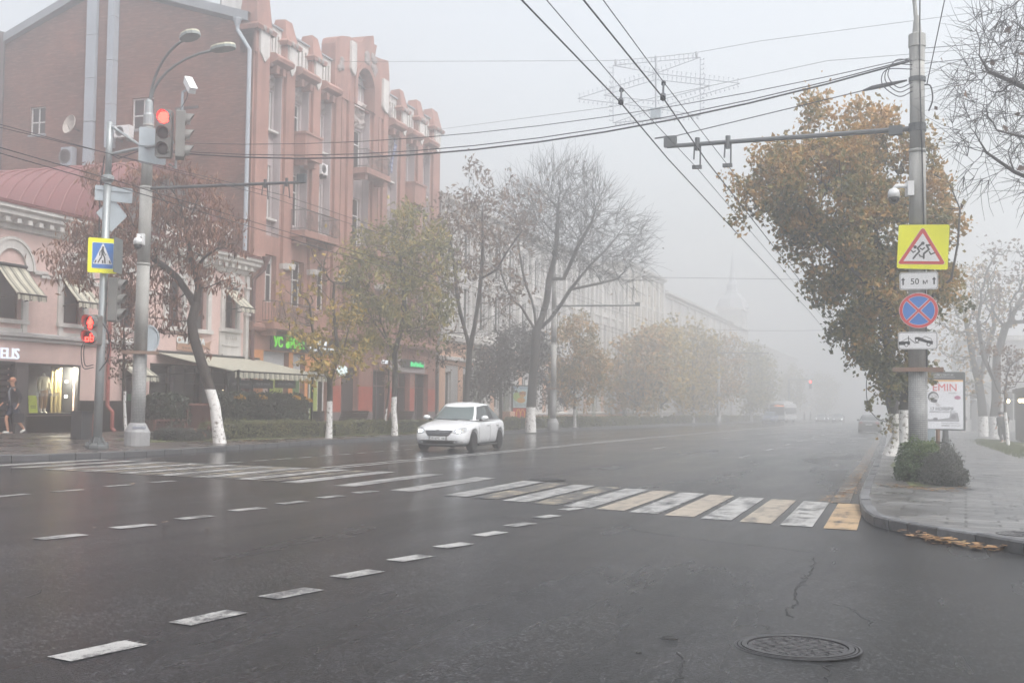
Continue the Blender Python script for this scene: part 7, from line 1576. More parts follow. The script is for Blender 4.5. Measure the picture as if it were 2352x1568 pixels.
        for x in (1.36, -1.29):
            w_ = MB(); yc = s*.775; A = (x, yc, .318); w_.lathe(A, [(.2, -.1), (.29, -.1), (.313, -.07), (.318, 0), (.313, .07), (.29, .1), (.2, .1)], 28, (1, 0, 0), (0, 0, 1), (0, 1, 0)); wo = w_.build('wheel', rubber, T, True)
            q = MB(); oy = yc+s*.085
            q.lathe((x, oy, .318), [(.215, -.02), (.215, .01), (.19, .012), (.19, -.02)], 28, (1, 0, 0), (0, 0, 1), (0, s, 0))
            for i in range(5):
                for da in (-.13, .13): a_ = 2*PI*i/5+.3; q.tube([(x+.04*math.cos(a_), oy-s*.005, .318+.04*math.sin(a_)), (x+.2*math.cos(a_+da), oy, .318+.2*math.sin(a_+da))], .017, 5)
            q.lathe((x, oy, .318), [(.05, -.02), (.05, .008), (.003, .012)], 14, (1, 0, 0), (0, 0, 1), (0, s, 0)); q.build('rim', mat('alloy_rim', '#8e9193', .35, .1, metal=.6), wo)
            MB().lathe((x, oy-s*.04, .318), [(.2, 0), (.2, .002)], 20, (1, 0, 0), (0, 0, 1), (0, s, 0)).build('brake_shadow', dark, wo)
    MB().box(-1.9, 1.9, -.7, .7, .16, .3).build('underbody', dark, T)
    return T
cw = carpaint('white_car_paint', '#d0d2d5')
pf = ground(1089, 1036.6); hd = math.atan2(-.998, .045)
hx_, hy_ = math.cos(hd), math.sin(hd); sc_ = 1.06
cpos = pf[:2]-np.array([hx_, hy_])*1.36*sc_-np.array([-hy_, hx_])*.86*sc_
car('white_sedan', 'white sedan with lit headlights driving towards the crossing', (cpos[0], cpos[1], gz(*cpos)), hd, cw, sc_, True)
gp_ = ground(1996, 994); car('grey_sedan', 'dark grey sedan seen from behind in the misty right lane', (gp_[0], gp_[1]+2.2, gz(gp_[0], gp_[1]+2.2)), R_(90), carpaint('grey_car_paint', '#4a4b4f', .3), 1.0, False, 'Т904КА 61', True, None, 'old')
bp_ = ground(1912, 974); car('blue_car', 'blurry blue car parked beside the distant bus', (onX(1912, 970, -22.2)[0]+1.2, 178., gz(-21, 178.)), R_(-92), carpaint('blue_car_paint', '#39507c', .3), 1.1, False, 'К227МН 61')
hg = 'oncoming cars with lit headlights in the fog'
for i, (px, Yc, lab) in enumerate(((1887, 205, 'foggy oncoming car with lit headlights, leftmost of the distant group'), (1913, 212, 'foggy oncoming car with lit headlights in the centre lane'), (1926, 196, 'foggy oncoming car with the brightest headlights, rightmost of the distant group'))):
    p = onY(px, 965, Yc); car('oncoming_car', lab, (p[0], Yc, gz(p[0], Yc)), R_(-90), carpaint('dim_car_paint', '#6f7276', .3), 1., True, 'Е551ОР 61', True, hg)
# bus
def bus():
    P = ground(1800, 970); P = (P[0]-.3, P[1]+2, gz(*P[:2])); T = thing('city_bus', 'pale city bus with orange route display coming out of the fog', 'bus', P, R_(-93), None, False)
    W, L, H = 1.25, 11.5, 3.0; b = MB(); sec = [(-W, .35), (W, .35), (W+.02, 1.2), (W, 2.3), (W-.12, 2.85), (W-.45, H), (-W+.45, H), (-W+.12, 2.85), (-W, 2.3), (-W-.02, 1.2)]
    n = len(sec); vs = [(x, y*s, z) for x, s in ((5.75, .93), (5.55, 1), (-5.6, 1), (-5.75, .95)) for y, z in sec]
    b.add(vs, [(i*n+j, i*n+(j+1) % n, (i+1)*n+(j+1) % n, (i+1)*n+j) for i in range(3) for j in range(n)]+[tuple(range(n-1, -1, -1)), tuple(3*n+j for j in range(n))]); b.build('body', carpaint('bus_paint', '#c4c5c7', .35), T)
    b = MB(); b.box(-4.5, 3.5, -.8, .8, 3.0, 3.3); b.build('roof_unit', whitep, T)
    b = MB(); b.box(5.74, 5.79, -1.08, 1.08, 1.15, 2.35); b.build('windscreen', dglass, T); b = MB(); b.box(5.75, 5.8, -1.02, 1.02, 2.42, 2.78); o = b.build('display_panel', blackp, T)
    b = MB(); b.text('67 Вокзал', (5.802, .35, 2.48), (0, 1, 0), (0, 0, 1), .3, .01, .006); b.build('route_text', emis('amber_led', (1., .3, .08), 1.6), o)
    for s in (1, -1): MB().box(-5.2, 5.3, s*1.255-.01, s*1.255+.02, 1.3, 2.3).build('side_window', dglass, T)
    for s in (1, -1): MB().lathe((5.74, s*.9, .68), [(.1, 0), (.1, .05), (.01, .06)], 12, (0, 1, 0), (0, 0, 1), (1, 0, 0)).build('headlight', emis('headlamp_bulb', (.92, .95, 1.), 14.) if s < 0 else lensm, T)
    b = MB(); b.box(5.7, 5.83, -1.2, 1.2, .35, .55); b.build('bumper', dark, T)
    for x in (3.6, -3.2):
        for s in (1, -1): MB().lathe((x, s*1.1, .48), [(.2, -.16), (.46, -.15), (.48, 0), (.46, .15), (.2, .16)], 22, (1, 0, 0), (0, 0, 1), (0, 1, 0)).build('wheel', rubber, T)
    for s in (1, -1): b = MB(); b.tube([(5.7, s*1.1, 2.5), (6.0, s*1.3, 2.4), (6.0, s*1.3, 2.1)], .03, 5); b.box(5.94, 6.04, s*1.3-.12, s*1.3+.12, 1.75, 2.15); b.build('mirror', dark, T)
bus()
# ------------------------------------------------------------------ people, dummies and small street things
skin = mat('skin', '#b98a72', .6, .08, 6.); jacket = mat('dark_jacket', '#23242a', .8, .2, 6.); shirt = mat('light_grey_shirt', '#8f949c', .8, .1, 6.); navy = mat('navy_shorts', '#2a3140', .8, .15, 6.); redcap = mat('red_cap', '#8f463c', .7, .1, 6., col2='#b08a6a'); shoe = mat('white_shoe', '#c9c8c4', .6, .08, 6.); hairm = mat('dark_hair', '#2b211c', .7, .2, 20.)
def skinned(chains, sub=2):
    """connected chains of (point, radius); equal points are shared; returns one continuous surface"""
    idx = {}; v = []; rr = []; e = []
    for ch in chains:
        pv = None
        for p, r in ch:
            key = tuple(round(float(c), 4) for c in p)
            if key not in idx: idx[key] = len(v); v.append(key); rr.append(r)
            i = idx[key]
            if pv is not None and pv != i: e.append((pv, i))
            pv = i
    me = bpy.data.meshes.new('t'); me.from_pydata(v, e, []); o = bpy.data.objects.new('t', me); COL.objects.link(o)
    m = o.modifiers.new('s', 'SKIN'); m.use_smooth_shade = True; m.branch_smoothing = .4
    for i, sv in enumerate(me.skin_vertices[0].data): r = rr[i]; sv.radius = (r, r) if np.isscalar(r) else r; sv.use_root = (i == 0)
    m = o.modifiers.new('u', 'SUBSURF'); m.levels = sub; m.render_levels = sub
    dg = bpy.context.evaluated_depsgraph_get(); m2 = bpy.data.meshes.new_from_object(o.evaluated_get(dg)); V = [tuple(p.co) for p in m2.vertices]; Fc = [tuple(p.vertices) for p in m2.polygons]
    bpy.data.objects.remove(o); bpy.data.meshes.remove(me); bpy.data.meshes.remove(m2); return V, Fc
def hand(w, d, side, curl=.5):
    """finger chains starting at the wrist point w and running along d"""
    d = nrm(np.array(d, float)); s = nrm(np.cross(d, np.array(side, float))); pn = np.cross(s, d); w = np.array(w, float); C_ = []; pm = w+d*.055
    for i, (o, l) in enumerate(((-.03, .072), (-.01, .082), (.01, .078), (.03, .06))):
        k = w+d*.09+s*o; j1 = k+(d*math.cos(curl*.6)+pn*math.sin(curl*.6))*l*.45; j2 = j1+(d*math.cos(curl*1.4)+pn*math.sin(curl*1.4))*l*.35; j3 = j2+(d*math.cos(curl*2)+pn*math.sin(curl*2))*l*.25
        C_.append([(tuple(w), .022), (tuple(pm), .026), (tuple(k), .012), (tuple(j1), .0095), (tuple(j2), .0088), (tuple(j3), .0075)])
    t0 = w+d*.035-s*.03; t1 = t0-s*.028+d*.03+pn*.012; t2 = t1+d*.03+pn*.012
    C_.append([(tuple(w), .022), (tuple(t0), .014), (tuple(t1), .011), (tuple(t2), .009)]); return C_
def person(label, P, rz, J, cap=None, top=jacket, under=shirt, legs=navy, bare=True, bag=False, scale=1., hair=True):
    """J: joint positions in local metres (x forward, y left, z up)"""
    T = thing('person', label, 'person', P, rz, None, False, scale); g = lambda k: tuple(J[k])
    mid = lambda a, b, t=.5: tuple(np.array(J[a])*(1-t)+np.array(J[b])*t)
    hd = np.array(J['head']); ch = [[(g('pelvis'), (.105, .08)), (g('waist'), (.10, .08)), (g('chest'), (.11, .085)), (g('neck0'), (.06, .055)), (g('neck'), .055), (tuple(hd+np.array([.015, 0, -.07])), .068), (tuple(hd+np.array([.0, 0, .0])), (.08, .09)), (tuple(hd+np.array([-.01, 0, .085])), .066)]]
    for s in 'lr':
        ch.append([(g('chest'), (.11, .085)), (g('sh'+s), .048), (g('el'+s), .04), (g('wr'+s), .027)])
        ch.append([(g('pelvis'), (.105, .08)), (g('hip'+s), .085), (mid('hip'+s, 'kn'+s), .078), (g('kn'+s), .054), (mid('kn'+s, 'an'+s, .35), .056), (g('an'+s), .037), (tuple(np.array(J['an'+s])+np.array(J['toe'+s])), .03)])
    for s, sd in (('l', (0, 0, 1)), ('r', (0, 0, 1))):
        d = np.array(J['wr'+s])-np.array(J['el'+s]); C_ = hand(J['wr'+s], d, (1, 0, 0) if s == 'l' else (-1, 0, 0), .55); ch += C_
    V, Fc = skinned(ch); mk('body', V, Fc, skin, T, True)
    f = MB()                                            # face: nose, ears, brows, mouth
    f.tube([hd+np.array([.078, 0, .03]), hd+np.array([.105, 0, -.012])], [.008, .015], 6)
    for s in (-1, 1): f.lathe(hd+np.array([-.005, s*.083, .0]), [(.002, -.012), (.028, -.004), (.028, .004), (.002, .012)], 10, (1, 0, 0), (0, 0, 1), (0, s, 0))
    f.build('features', skin, T, True); f = MB()
    for s in (-1, 1): f.lathe(hd+np.array([.074, s*.032, .022]), [(.002, -.008), (.011, 0), (.002, .008)], 8)
    f.tube([hd+np.array([.078, -.022, -.045]), hd+np.array([.084, 0, -.047]), hd+np.array([.078, .022, -.045])], .005, 5); f.build('eyes', hairm, T)
    cl = [[(tuple(np.array(J['pelvis'])-np.array([0, 0, .06])), (.185, .14)), (g('pelvis'), (.185, .145)), (g('waist'), (.18, .14)), (g('chest'), (.2, .15)), (g('neck0'), (.12, .105)), (tuple(np.array(J['neck'])-np.array([0, 0, .02])), .078)]]
    for s in 'lr': cl.append([(g('chest'), (.2, .15)), (g('sh'+s), .108), (g('el'+s), .066), (mid('el'+s, 'wr'+s, .85), .046)])
    V, Fc = skinned(cl); mk('jacket', V, Fc, top, T, True)
    if under is not None:
        c0, c1 = np.array(J['chest']), np.array(J['pelvis']); b = MB(); L_ = [np.array(J['neck0'])+np.array([.095, 0, 0]), c0+np.array([.152, 0, .02]), np.array(J['waist'])+np.array([.143, 0, 0]), c1+np.array([.148, 0, -.04])]
        vs = []
        for p, w_ in zip(L_, (.05, .075, .085, .08)): vs += [p+np.array([-.012, -w_, 0]), p+np.array([.012, 0, 0]), p+np.array([-.012, w_, 0])]
        b.add(vs, [(i*3+j, i*3+j+1, i*3+j+4, i*3+j+3) for i in range(3) for j in range(2)]); b.build('shirt_front', under, T, True)
    cl = [[(tuple(np.array(J['pelvis'])+np.array([0, 0, .1])), (.16, .12)), (g('pelvis'), (.165, .125))]]
    for s in 'lr':
        cl.append([(g('pelvis'), (.165, .125)), (g('hip'+s), .112), (mid('hip'+s, 'kn'+s), .105), (mid('hip'+s, 'kn'+s, .88), .095)]+([] if bare else [(g('kn'+s), .075), (mid('kn'+s, 'an'+s, .9), .06)]))
    V, Fc = skinned(cl); mk('shorts' if bare else 'trousers', V, Fc, legs, T, True)
    for s in 'lr':
        a_ = np.array(J['an'+s]); t_ = np.array(J['toe'+s]); V, Fc = skinned([[(tuple(a_-t_*.25+np.array([0, 0, -.02])), .045), (tuple(a_+np.array([0, 0, -.03])), .05), (tuple(a_+t_*.6), .043), (tuple(a_+t_*1.15), .034)]]); mk('shoe', V, Fc, shoe, T, True)
    if cap is not None:
        b = MB(); c = hd+np.array([-.005, 0, .045]); b.lathe(c, [(.1, -.03), (.104, 0), (.1, .045), (.075, .085), (.03, .104), (.003, .108)], 16); vs = [c+np.array([.085*math.cos(a_), .085*math.sin(a_), -.005]) for a_ in np.linspace(-1, 1, 8)]+[c+np.array([.19*math.cos(a_*.72), .11*math.sin(a_*1.0), -.025]) for a_ in np.linspace(-1, 1, 8)]; vs += [p+np.array([0, 0, .008]) for p in vs]
        b.add(vs, [(i, i+1, 9+i, 8+i) for i in range(7)]+[(16+i, 17+i, 25+i, 24+i) for i in range(7)]); b.build('cap', cap, T, True)
    elif hair:
        b = MB(); b.lathe(hd+np.array([-.02, 0, .02]), [(.09, -.06), (.098, 0), (.092, .055), (.06, .095), (.003, .108)], 14); b.build('hair', hairm, T, True)
    if bag:
        w_ = np.array(J['wrl'])+np.array([0, .02, -.1]); b = MB(); b.prism(rrect(.34, .3, .06), w_+np.array([0, .06, -.28]), (1, 0, 0), (0, 0, 1), -.07, .07); b.tube([w_+np.array([-.1, 0, -.14]), w_+np.array([-.04, 0, .0]), w_+np.array([.04, 0, .0]), w_+np.array([.1, 0, -.14])], .012, 5); o = b.build('bag', jacket); o.parent = None
        m_ = Matrix.Translation(Vector(P)) @ Matrix.Rotation(rz, 4, 'Z'); o.matrix_world = m_; tag(o, 'dark bag hanging from the hand of the passer-by in a red cap', 'bag')
    return T
W = dict(pelvis=(0, 0, .95), waist=(.01, 0, 1.1), chest=(.03, 0, 1.33), neck0=(.03, 0, 1.47), neck=(.045, 0, 1.53), head=(.07, 0, 1.645), shl=(.02, .19, 1.42), shr=(.03, -.19, 1.42), ell=(-.12, .25, 1.16), elr=(.1, -.26, 1.15), wrl=(-.02, .27, .93), wrr=(.28, -.27, .96),
         hipl=(0, .09, .9), hipr=(0, -.09, .9), knl=(-.05, .1, .5), knr=(.2, -.09, .51), anl=(-.3, .1, .17), anr=(.12, -.09, .09), toel=(.11, 0, -.09), toer=(.15, 0, -.02))
pp = groundL(30, 998); person('passer-by in a red cap, open dark jacket and shorts walking past the shop window', (pp[0], pp[1], lz(pp[0], pp[1])), R_(-118), W, redcap, jacket, shirt, navy, True, True, 1.04)
S = dict(W); S.update(knl=(.02, .1, .5), knr=(.02, -.1, .5), anl=(0, .11, .09), anr=(.0, -.11, .09), toel=(.14, 0, -.03), toer=(.14, 0, -.03), ell=(.0, .27, 1.17), wrl=(.15, .2, 1.05), elr=(0, -.27, 1.17), wrr=(.14, -.2, 1.08))
greyc = mat('grey_coat', '#55575c', .8, .15, 5.); blackc = mat('black_trousers', '#26272b', .8, .15, 5.)
pp = ground(2213, 1066*.9188+0, .13); pp = (onX(2213, 985, 1.2)[0], 112., 0); xx = onY(2213, 985, 112.)[0]; person('blurry grey figure standing on the right pavement beyond the grey car', (xx, 112., rz(xx, 112.)), R_(-90), S, None, greyc, None, blackc, False)
for px, Yc, lb in ((2299, 68, 'person in dark clothes by the cafe, left of the slim sapling'), (2308, 71, 'person in a dark coat walking beside the cafe, behind the slim sapling')):
    xx = onY(px, 985, Yc)[0]; person(lb, (xx, Yc, rz(xx, Yc)), R_(120), W, None, jacket, None, blackc, False)
for px, Yc, lb in ((1862, 215, 'faint pedestrian crossing the road right of the distant bus'), (1848, 212, 'faint pedestrian close to the front of the distant bus')):
    xx = onY(px, 965, Yc)[0]; person(lb, (xx, Yc, gz(xx, Yc)), R_(160), W, None, greyc, None, blackc, False)
# shop window display
mw = mat('mannequin_white', '#d6d2c9', .5, .04); cream_j = mat('cream_jacket', '#d9cfb4', .8, .08, 8.); tan = mat('tan_trousers', '#8a6a48', .8, .1, 8.)
T = thing('mannequin', 'headless mannequin in cream jacket and tan trousers in the shop window', 'mannequin', (XF-.5, 33.85, .96))
def wl(p): return (XF-.5+p[0], 33.85+p[1], .98+p[2]*.93)
B_ = dict(pel=(0, 0, .92), ch=(.0, 0, 1.3), nk=(.0, 0, 1.5), top=(0, 0, 1.58))
V, Fc = skinned([[(wl(B_['pel']), .13), (wl((0, 0, 1.1)), .11), (wl(B_['ch']), .14), (wl(B_['nk']), .055), (wl(B_['top']), .05)]]+[[(wl(B_['ch']), .14), (wl((0, s*.18, 1.4)), .055), (wl((.02, s*.25, 1.12)), .04), (wl((.05, s*.25, .87)), .028), (wl((.06, s*.24, .77)), .025)] for s in (-1, 1)]+[[(wl(B_['pel']), .13), (wl((0, s*.09, .85)), .085), (wl((.03*s, s*.09, .48)), .05), (wl((0, s*.09, .08)), .035), (wl((.12, s*.09, .03)), .032)] for s in (-1, 1)]); mk('body', V, Fc, mw, T, True)
V, Fc = skinned([[(wl((0, 0, .86)), .165), (wl((0, 0, 1.1)), .15), (wl(B_['ch']), .17), (wl((0, 0, 1.45)), .09)]]+[[(wl(B_['ch']), .17), (wl((0, s*.19, 1.4)), .08), (wl((.02, s*.26, 1.12)), .07), (wl((.05, s*.26, .9)), .055)] for s in (-1, 1)]); mk('jacket', V, Fc, cream_j, T, True)
V, Fc = skinned([[(wl((0, 0, .98)), .14), (wl(B_['pel']), .145)]]+[[(wl(B_['pel']), .145), (wl((0, s*.09, .82)), .1), (wl((.02*s, s*.09, .48)), .07), (wl((0, s*.09, .2)), .055)] for s in (-1, 1)]); mk('trousers', V, Fc, tan, T, True)
t = thing('placard', 'yellow green standing placard in the shop window', 'placard', (XF-.3, 33.1, .96)); MB().obox((XF-.25, 33.1, .96), UY, (-.12, 0, .99), (1, 0, .1), -.2, .2, 0, .68, 0, .02).build('board', mat('lime_card', '#b7c23c', .6, .05), t)
b = MB(); 
for z in (.3, .24): b.obox((XF-.25, 33.1, .96), UY, (-.12, 0, .99), (1, 0, .1), -.13, .13, z, z+.025, .0205, .0225)
b.build('print', s_blk, t)
o = MB().lathe((XF-.5, 32.62, 1.75), [(.02, -.1), (.1, -.1), (.115, 0), (.1, .08), (.04, .13), (.003, .135)], 14).build('knit_hat', mw); tag(o, 'pale knitted hat on a stand in the shop window', 'hat')
MB().tube([(XF-.5, 32.62, .95), (XF-.5, 32.62, 1.65)], .03, 6).build('stand', blackp, o)
ll = bpy.data.lights.new('shop_window_lamp', 'AREA'); ll.energy = 100; ll.size = .35; ll.color = (1, .9, .7); lo = bpy.data.objects.new('shop_window_lamp', ll); COL.objects.link(lo); lo.location = (XF-.35, 34.6, 2.6); lo.rotation_euler = (R_(28), R_(0), R_(-20))
# benches seen from behind
benchm = mat('dark_bench_wood', '#3c3330', .6, .2, 5.)
def bench(px0, px1, X, label, yb=986):
    y0, y1 = Y_(px0, X), Y_(px1, X); t = thing('park_bench', label, 'bench', (X, (y0+y1)/2, lz(X, y0)), 0, 'dark park benches facing the houses'); z = lz(X, (y0+y1)/2)
    b = MB()
    for q in range(5): h = .42+q*.115; b.obox((X+.02+.045*q, 0, z+h), UY, (.35, 0, .93), (.93, 0, -.35), y0, y1, 0, .1, 0, .035)
    b.build('backrest', benchm, t); b = MB()
    for q in range(4): b.box(X-.48+q*.115, X-.38+q*.115, y0, y1, z+.4, z+.44)
    b.build('seat', benchm, t)
    for y in (y0+.25, y1-.25): b = MB(); b.box(X-.42, X-.34, y-.04, y+.04, z, z+.4); b.box(X-.06, X+.02, y-.04, y+.04, z, z+.42); b.box(X-.42, X+.02, y-.04, y+.04, z+.34, z+.4); b.build('leg', darkmetal, t)
bench(776, 838, -25.2, 'dark park bench back between the yellow tree and the ash'); bench(889, 942, -25.2, 'dark park bench back behind the ash trunk and white car')
t = thing('peach_planter', 'low peach coloured block on the pavement behind the white car', 'planter', (-25.5, 64, lz(-25.5, 64))); b = MB(); z = lz(-25.5, 64); ya, yb = Y_(1172, -25.5), Y_(1207, -25.5); b.prism([(ya, z), (yb, z), (yb, z+.75), (yb-1, z+.95), (ya, z+.95)], (-25.5, 0, 0), UY, UZ, -.8, 0); b.build('block', peach, t)
def bin_(c, label, w=.42, h=.78):
    t = thing('litter_bin', label, 'litter bin', c, 0); b = MB(); b.box(c[0]-.2, c[0]+.2, c[1]-w/2, c[1]+w/2, c[2]+.04, c[2]+h); b.build('body', mat('dark_bin', '#36383b', .6, .2, 5.), t)
    b = MB(); b.box(c[0]-.23, c[0]+.23, c[1]-w/2-.03, c[1]+w/2+.03, c[2]+h, c[2]+h+.05); b.box(c[0]-.21, c[0]+.21, c[1]-w/2-.01, c[1]+w/2+.01, c[2]-.02, c[2]+.05); b.build('rim', darkmetal, t)
    b = MB(); 
    for q in range(4): b.box(c[0]-.17+.09*q, c[0]-.1+.09*q, c[1]+w/2, c[1]+w/2+.2, c[2]+.05, c[2]+h-.05)
    b.build('wooden_slats', wood, t)
g = groundL(186, 1009); bin_((g[0], g[1], lz(g[0], g[1])), 'dark litter bin with brown slats beside the signal mast', .5, .85)
g = (-27.6, Y_(732, -27.6), 0); bin_((g[0], g[1], lz(g[0], g[1])), 'small dark bin beside the lime green shop door', .4, .8)
# light boxes with posters
def lightbox(label, c, rz, W, H, zb, header, draw, foot):
    t = thing('light_box', label, 'advertising light box', c, rz, None, False)
    b = MB(); b.prism(rrect(W, H+header, .06), (0, 0, zb+(H+header)/2), (1, 0, 0), (0, 0, 1), -.14, .14); b.build('casing', mat('dark_green_grey', '#3b4142', .5, .1), t)
    O = np.array([0, -.0, zb]); f_ = lambda nm, m, fn: (lambda b: (fn(b), b.build(nm, m, t)))(MB())
    draw(f_, W, H, zb); foot(t); return t
fu, fv = (1, 0, 0), (0, 0, 1)
def poster_a(f_, W, H, zb):
    w, h = W*.9, H*.95; o = (0, -.141, zb+H*.02+h/2+.02); o_ = lambda d: (0, -.141-d, o[2]); k = lambda x, y: (x*w/2, y*h/2)
    R__ = lambda x0, x1, y0, y1: [k(x0, y0), k(x1, y0), k(x1, y1), k(x0, y1)]
    f_('poster', mat('poster_white', '#cfd1d6', .35, .03), lambda b: b.prism(R__(-1, 1, -1, 1), o, fu, fv, 0, .004)); f_('header', mat('header_dark', '#2f3336', .5), lambda b: b.prism(R__(-1, 1, 1.06, 1.27), o, fu, fv, 0, .004))
    f_('header_text', mat('header_text', '#b5b7b8', .6), lambda b: (b.text('+7 (863) 226-91-60', (0, -.146, o[2]+h/2*1.17), fu, fv, .1, .002, .002), b.prism(R__(-.6, .6, 1.1, 1.115), o, fu, fv, .004, .006)))
    f_('orange_strip', mat('strip_orange', '#d1a56a', .5), lambda b: b.prism(R__(-1, 1, .93, 1.0), o, fu, fv, .004, .006)); f_('red_title', mat('poster_red', '#c23b3f', .5), lambda b: b.text('EMIN', (.06, -.147, o[2]+h/2*.55), fu, fv, .42, .003, .0, 'CENTER', 1.0))
    grey = mat('photo_grey', '#8d8e93', .5, .15, 8.); ltg = mat('photo_light', '#b7b6b9', .5, .1, 8.); drk = mat('photo_dark', '#34343a', .5, .1)
    E_ = lambda cx_, cy_, rx, ry: [k(cx_+rx*math.cos(2*PI*i/20), cy_+ry*math.sin(2*PI*i/20)) for i in range(20)]
    f_('portrait_hair', drk, lambda b: b.prism(E_(-.5, .30, .27, .22), o, fu, fv, .004, .0055)); f_('portrait_face', ltg, lambda b: (b.prism(E_(-.48, .26, .23, .19), o, fu, fv, .0055, .007), b.prism([k(-.5, .1), k(-.35, .1), k(-.1, -.05), k(-.3, -.1)], o, fu, fv, .004, .0052)))
    f_('portrait_beard', drk, lambda b: (b.prism(E_(-.46, .14, .17, .07), o, fu, fv, .007, .008), b.prism(E_(-.55, .31, .05, .015), o, fu, fv, .007, .008), b.prism(E_(-.36, .31, .05, .015), o, fu, fv, .007, .008)))
    f_('badge', mat('badge_mauve', '#9a5f7c', .5, .3, 9.), lambda b: b.prism(E_(.72, .28, .16, .08), o, fu, fv, .004, .006)); f_('date_text', mat('text_grey', '#5b5d63', .6), lambda b: (b.text('17 НОЯБРЯ', (-.06, -.147, o[2]-h/2*.24), fu, fv, .17, .002, .004), b.text('КОНГРЕСС-ХОЛЛ ДГТУ', (-.03, -.147, o[2]-h/2*.34), fu, fv, .085, .002, .002), b.text('LIVE 2021', (.35, -.147, o[2]+h/2*.44), fu, fv, .075, .002, .001)))
    f_('photo_strip', grey, lambda b: b.prism([k(-1, -.7), k(.8, -.7), k(.72, -.33), k(.35, -.36), k(.3, -.55), k(-.3, -.62), k(-1, -.6)], o, fu, fv, .004, .0055)); f_('tattoo', mat('tattoo_grey', '#6d6d75', .6, .3, 20.), lambda b: (b.prism(E_(.5, -.5, .13, .1), o, fu, fv, .0055, .007), b.prism(E_(-.4, -.6, .12, .06), o, fu, fv, .0055, .007)))
    f_('small_print', drk, lambda b: (b.prism(R__(-.1, .3, -.88, -.85), o, fu, fv, .004, .006), b.prism(R__(.35, .85, -.87, -.855), o, fu, fv, .004, .006), b.prism(R__(-.1, .8, -.78, -.765), o, fu, fv, .004, .006)))
def foot_a(t):
    b = MB(); b.lathe((.1, 0, 0), [(.26, 0), (.27, .06), (.2, .1), (.17, .16), (.2, .2), (.12, .6), (.11, .95)], 14); b.build('foot', darkmetal, t)
gl = ground(2172, 1037, .13); cl_ = (gl[0]-.1, gl[1], rz(gl[0], gl[1])); kx = depth(cl_)/F
lightbox('tall concert light box with a red EMIN poster on a dark foot', cl_, R_(8), 92*kx*1.05, 118*kx, .86, 16*kx, poster_a, foot_a)
def poster_b(f_, W, H, zb):
    w, h = W*.82, H*.93; o = (0, -.141, zb+H/2); k = lambda x, y: (x*w/2, y*h/2); R__ = lambda x0, x1, y0, y1: [k(x0, y0), k(x1, y0), k(x1, y1), k(x0, y1)]; E_ = lambda cx_, cy_, rx, ry: [k(cx_+rx*math.cos(2*PI*i/20), cy_+ry*math.sin(2*PI*i/20)) for i in range(20)]
    f_('poster', mat('poster_sky', '#b9cdd0', .4, .1, 1.5), lambda b: b.prism(R__(-1, 1, -.35, 1), o, fu, fv, 0, .004)); f_('green_glow', mat('poster_green', '#a9c178', .5, .2, 2.), lambda b: b.prism(E_(-.5, .35, .5, .3), o, fu, fv, .004, .006)); f_('burger', mat('poster_bun', '#d0a050', .5, .2, 6.), lambda b: (b.prism(E_(.25, .5, .42, .2), o, fu, fv, .006, .008), b.prism(E_(.05, .12, .55, .18), o, fu, fv, .006, .008)))
    f_('headline', mat('poster_blue_text', '#3f5f9a', .5), lambda b: b.text('ДВА ЧИКЕНА', (0, -.147, o[2]+h/2*.84), fu, fv, .17, .002, .003)); f_('price', mat('poster_brown_text', '#7b3b20', .5), lambda b: b.text('90₽', (.14, -.151, o[2]+h/2*.45), fu, fv, .3, .002, .006)); f_('small_print', mat('text_grey', '#5b5d63', .6), lambda b: [b.prism(R__(-.8, .8, -.12-.07*i, -.1-.07*i), o, fu, fv, .004, .006) for i in range(3)])
    f_('red_field', mat('poster_red_field', '#c0392f', .45), lambda b: b.prism(R__(-1, 1, -1, -.38), o, fu, fv, 0, .005))
    def arches(b):
        for s in (-1, 1): P_ = [k(.0+s*.02+s*.26-.26*math.cos(a_)*s*s*1, -.92+.46*max(0., math.sin(a_))**.8) for a_ in np.linspace(.0, PI, 12)]; stroke(b, P_, .055, o, fu, fv, .005, .008)
    f_('yellow_arches', mat('arch_yellow', '#e8b93a', .5), arches)
gb = onX(1200, 950, -25.); P_lb = (-25.2, Y_(1196, -25.2), 0); P_lb = (P_lb[0], P_lb[1], lz(P_lb[0], P_lb[1])); kx = depth(P_lb)/F
def foot_b(t): MB().prism([(-.5, 0), (.5, 0), (.42, .5), (-.42, .5)], (0, 0, 0), fu, fv, -.12, .12).build('foot', darkmetal, t)
lightbox('poster light box with a red field and golden arches beside the limewashed trunk', P_lb, R_(20), 37*kx*1.15, 78*kx, .5, 0, poster_b, foot_b)
# hanging boards under the awning
for x0, x1, lb in ((525, 579, 'left'), (581, 627, 'middle'), (632, 679, 'right')):
    X = -25.45; ya, yb = Y_(x0, X), Y_(x1, X); z = Z_((x0+x1)/2, 882, X); t = thing('hanging_board', '%s one of three black boards with chalk script hanging under the awning' % lb, 'board', (X, (ya+yb)/2, z), 0, 'black boards under the awning')
    MB().box(X-.03, X, ya, yb, z-.17, z+.17).build('board', blackp, t); b = MB(); q = ya+.2
    r_ = random.Random(x0)
    while q < yb-.25: stroke(b, [(q, z-.03+.06*r_.random()), (q+.05, z+.07-.05*r_.random()), (q+.09, z-.05)], .014, (X, 0, 0), UY, UZ, 0, .004); q += .1+.06*(r_.random() > .8)
    b.build('chalk_script', mat('chalk', '#8d8d90', .8), t)
    b = MB()
    for y in (ya+.15, yb-.15): b.tube([(X-.015, y, z+.17), (X-.015, y, z+.5)], .008, 4)
    b.build('hook', darkmetal, t)
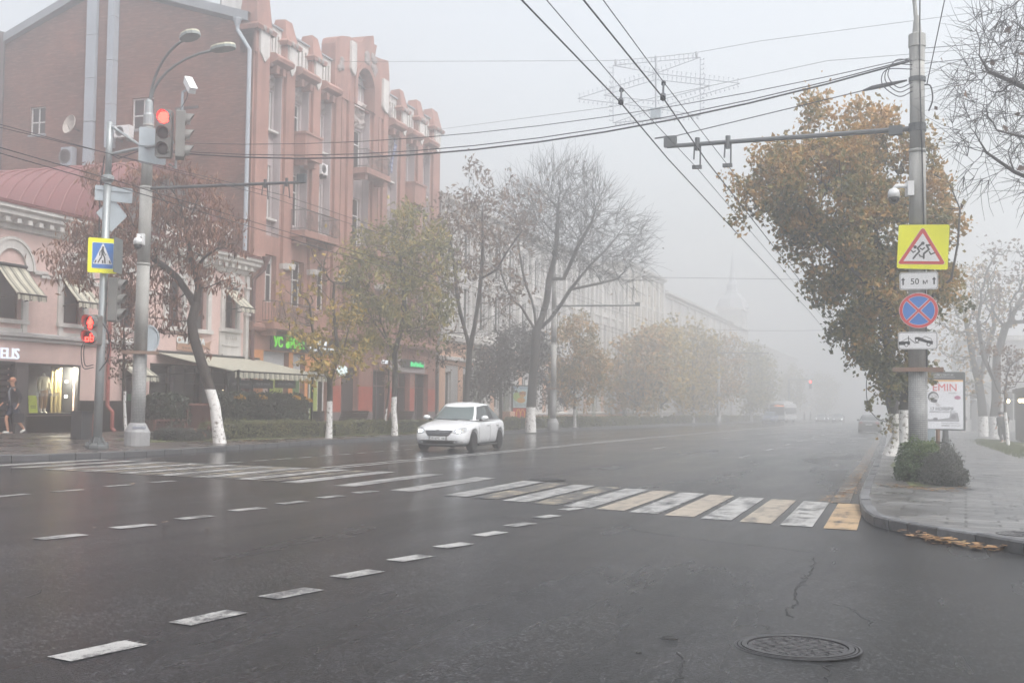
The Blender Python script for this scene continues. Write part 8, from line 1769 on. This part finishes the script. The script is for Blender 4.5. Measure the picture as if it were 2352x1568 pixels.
for y, z, lb in ((41.4, 1.95, 'left'), (42.3, 1.95, 'right')): o = MB().lathe((-27.6, y, z), [(.002, -.05), (.04, 0), (.002, .05)], 10).build('bulb', emis('warm_bulb', (1, .8, .5), 4.)); tag(o, '%s small warm bulb glowing under the cafe awning' % lb, 'lamp', 'small bulbs under the awning')
# right: junction box on the pole foot, cafe lanterns, distant signal
t = thing('junction_box', 'grey box and rusty post beside the foot of the sign pole', 'cabinet', (RP[0]+.3, RP[1]+.3, RP[2])); MB().box(RP[0]+.18, RP[0]+.36, RP[1]+.2, RP[1]+.4, RP[2]+.2, RP[2]+1.12).build('box', s_back, t); MB().tube([(RP[0]+.42, RP[1]+.3, RP[2]), (RP[0]+.42, RP[1]+.3, RP[2]+1.12)], .045, 8).build('post', rust, t)
for i, (px, py) in enumerate(((2315, 921), (2343, 920), (2350, 920))):
    p = onY(px, py, 69.5); t = thing('lantern', '%s warm glowing cafe lantern at the right edge' % ('leftmost', 'middle', 'rightmost')[i], 'lamp', p, 0, 'warm cafe lanterns'); MB().lathe(p, [(.003, -.11), (.09, -.05), (.11, .02), (.06, .1), (.003, .12)], 12).build('globe', emis('warm_lantern', (1., .78, .45), 5.), t); MB().tube([p+np.array([0, 0, .1]), p+np.array([0, 0, .35])], .02, 5).build('hook', darkmetal, t)
p = onY(1862, 883, 190.); signal('traffic_light', 'tiny distant traffic light glowing red above the foggy road', p, (-.1, -1), (0,), 1.3, .45, .25, None)
T_ = thing('signal_gantry', 'faint mast arm carrying the tiny distant red light', 'signal post', (-19.5, 190.4, gz(-19.5, 190))); MB().tube([(-19.5, 190.4, gz(-19.5, 190)), (-19.5, 190.4, p[2]+.9)], .12, 8).build('mast', steel, T_); MB().tube([(-19.5, 190.4, p[2]+.8), (p[0]+.3, 190.4, p[2]+.8)], .07, 6).build('arm', steel, T_)
for px, py, lb in ((1815, 878, 'upper'), (1834, 892, 'lower')):
    c = onY(px, py+90, 180); c = onY(px, py+108, 180.); t = thing('road_sign', '%s of two faint pale signs above the distant bus' % lb, 'road sign', c, 0, 'faint distant signs'); MB().prism(rrect(.9, .9, .05), onY(px+8, py+100, 180.), (1, 0, 0), (0, 0, 1), 0, .03).build('plate', s_yel if lb == 'x' else mat('pale_sign', '#b9c3b4', .5), t); q = onY(px+8, py+100, 180.); MB().tube([(q[0], 180.1, gz(q[0], 180)), (q[0], 180.1, q[2]+.4)], .05, 6).build('post', steel, t)
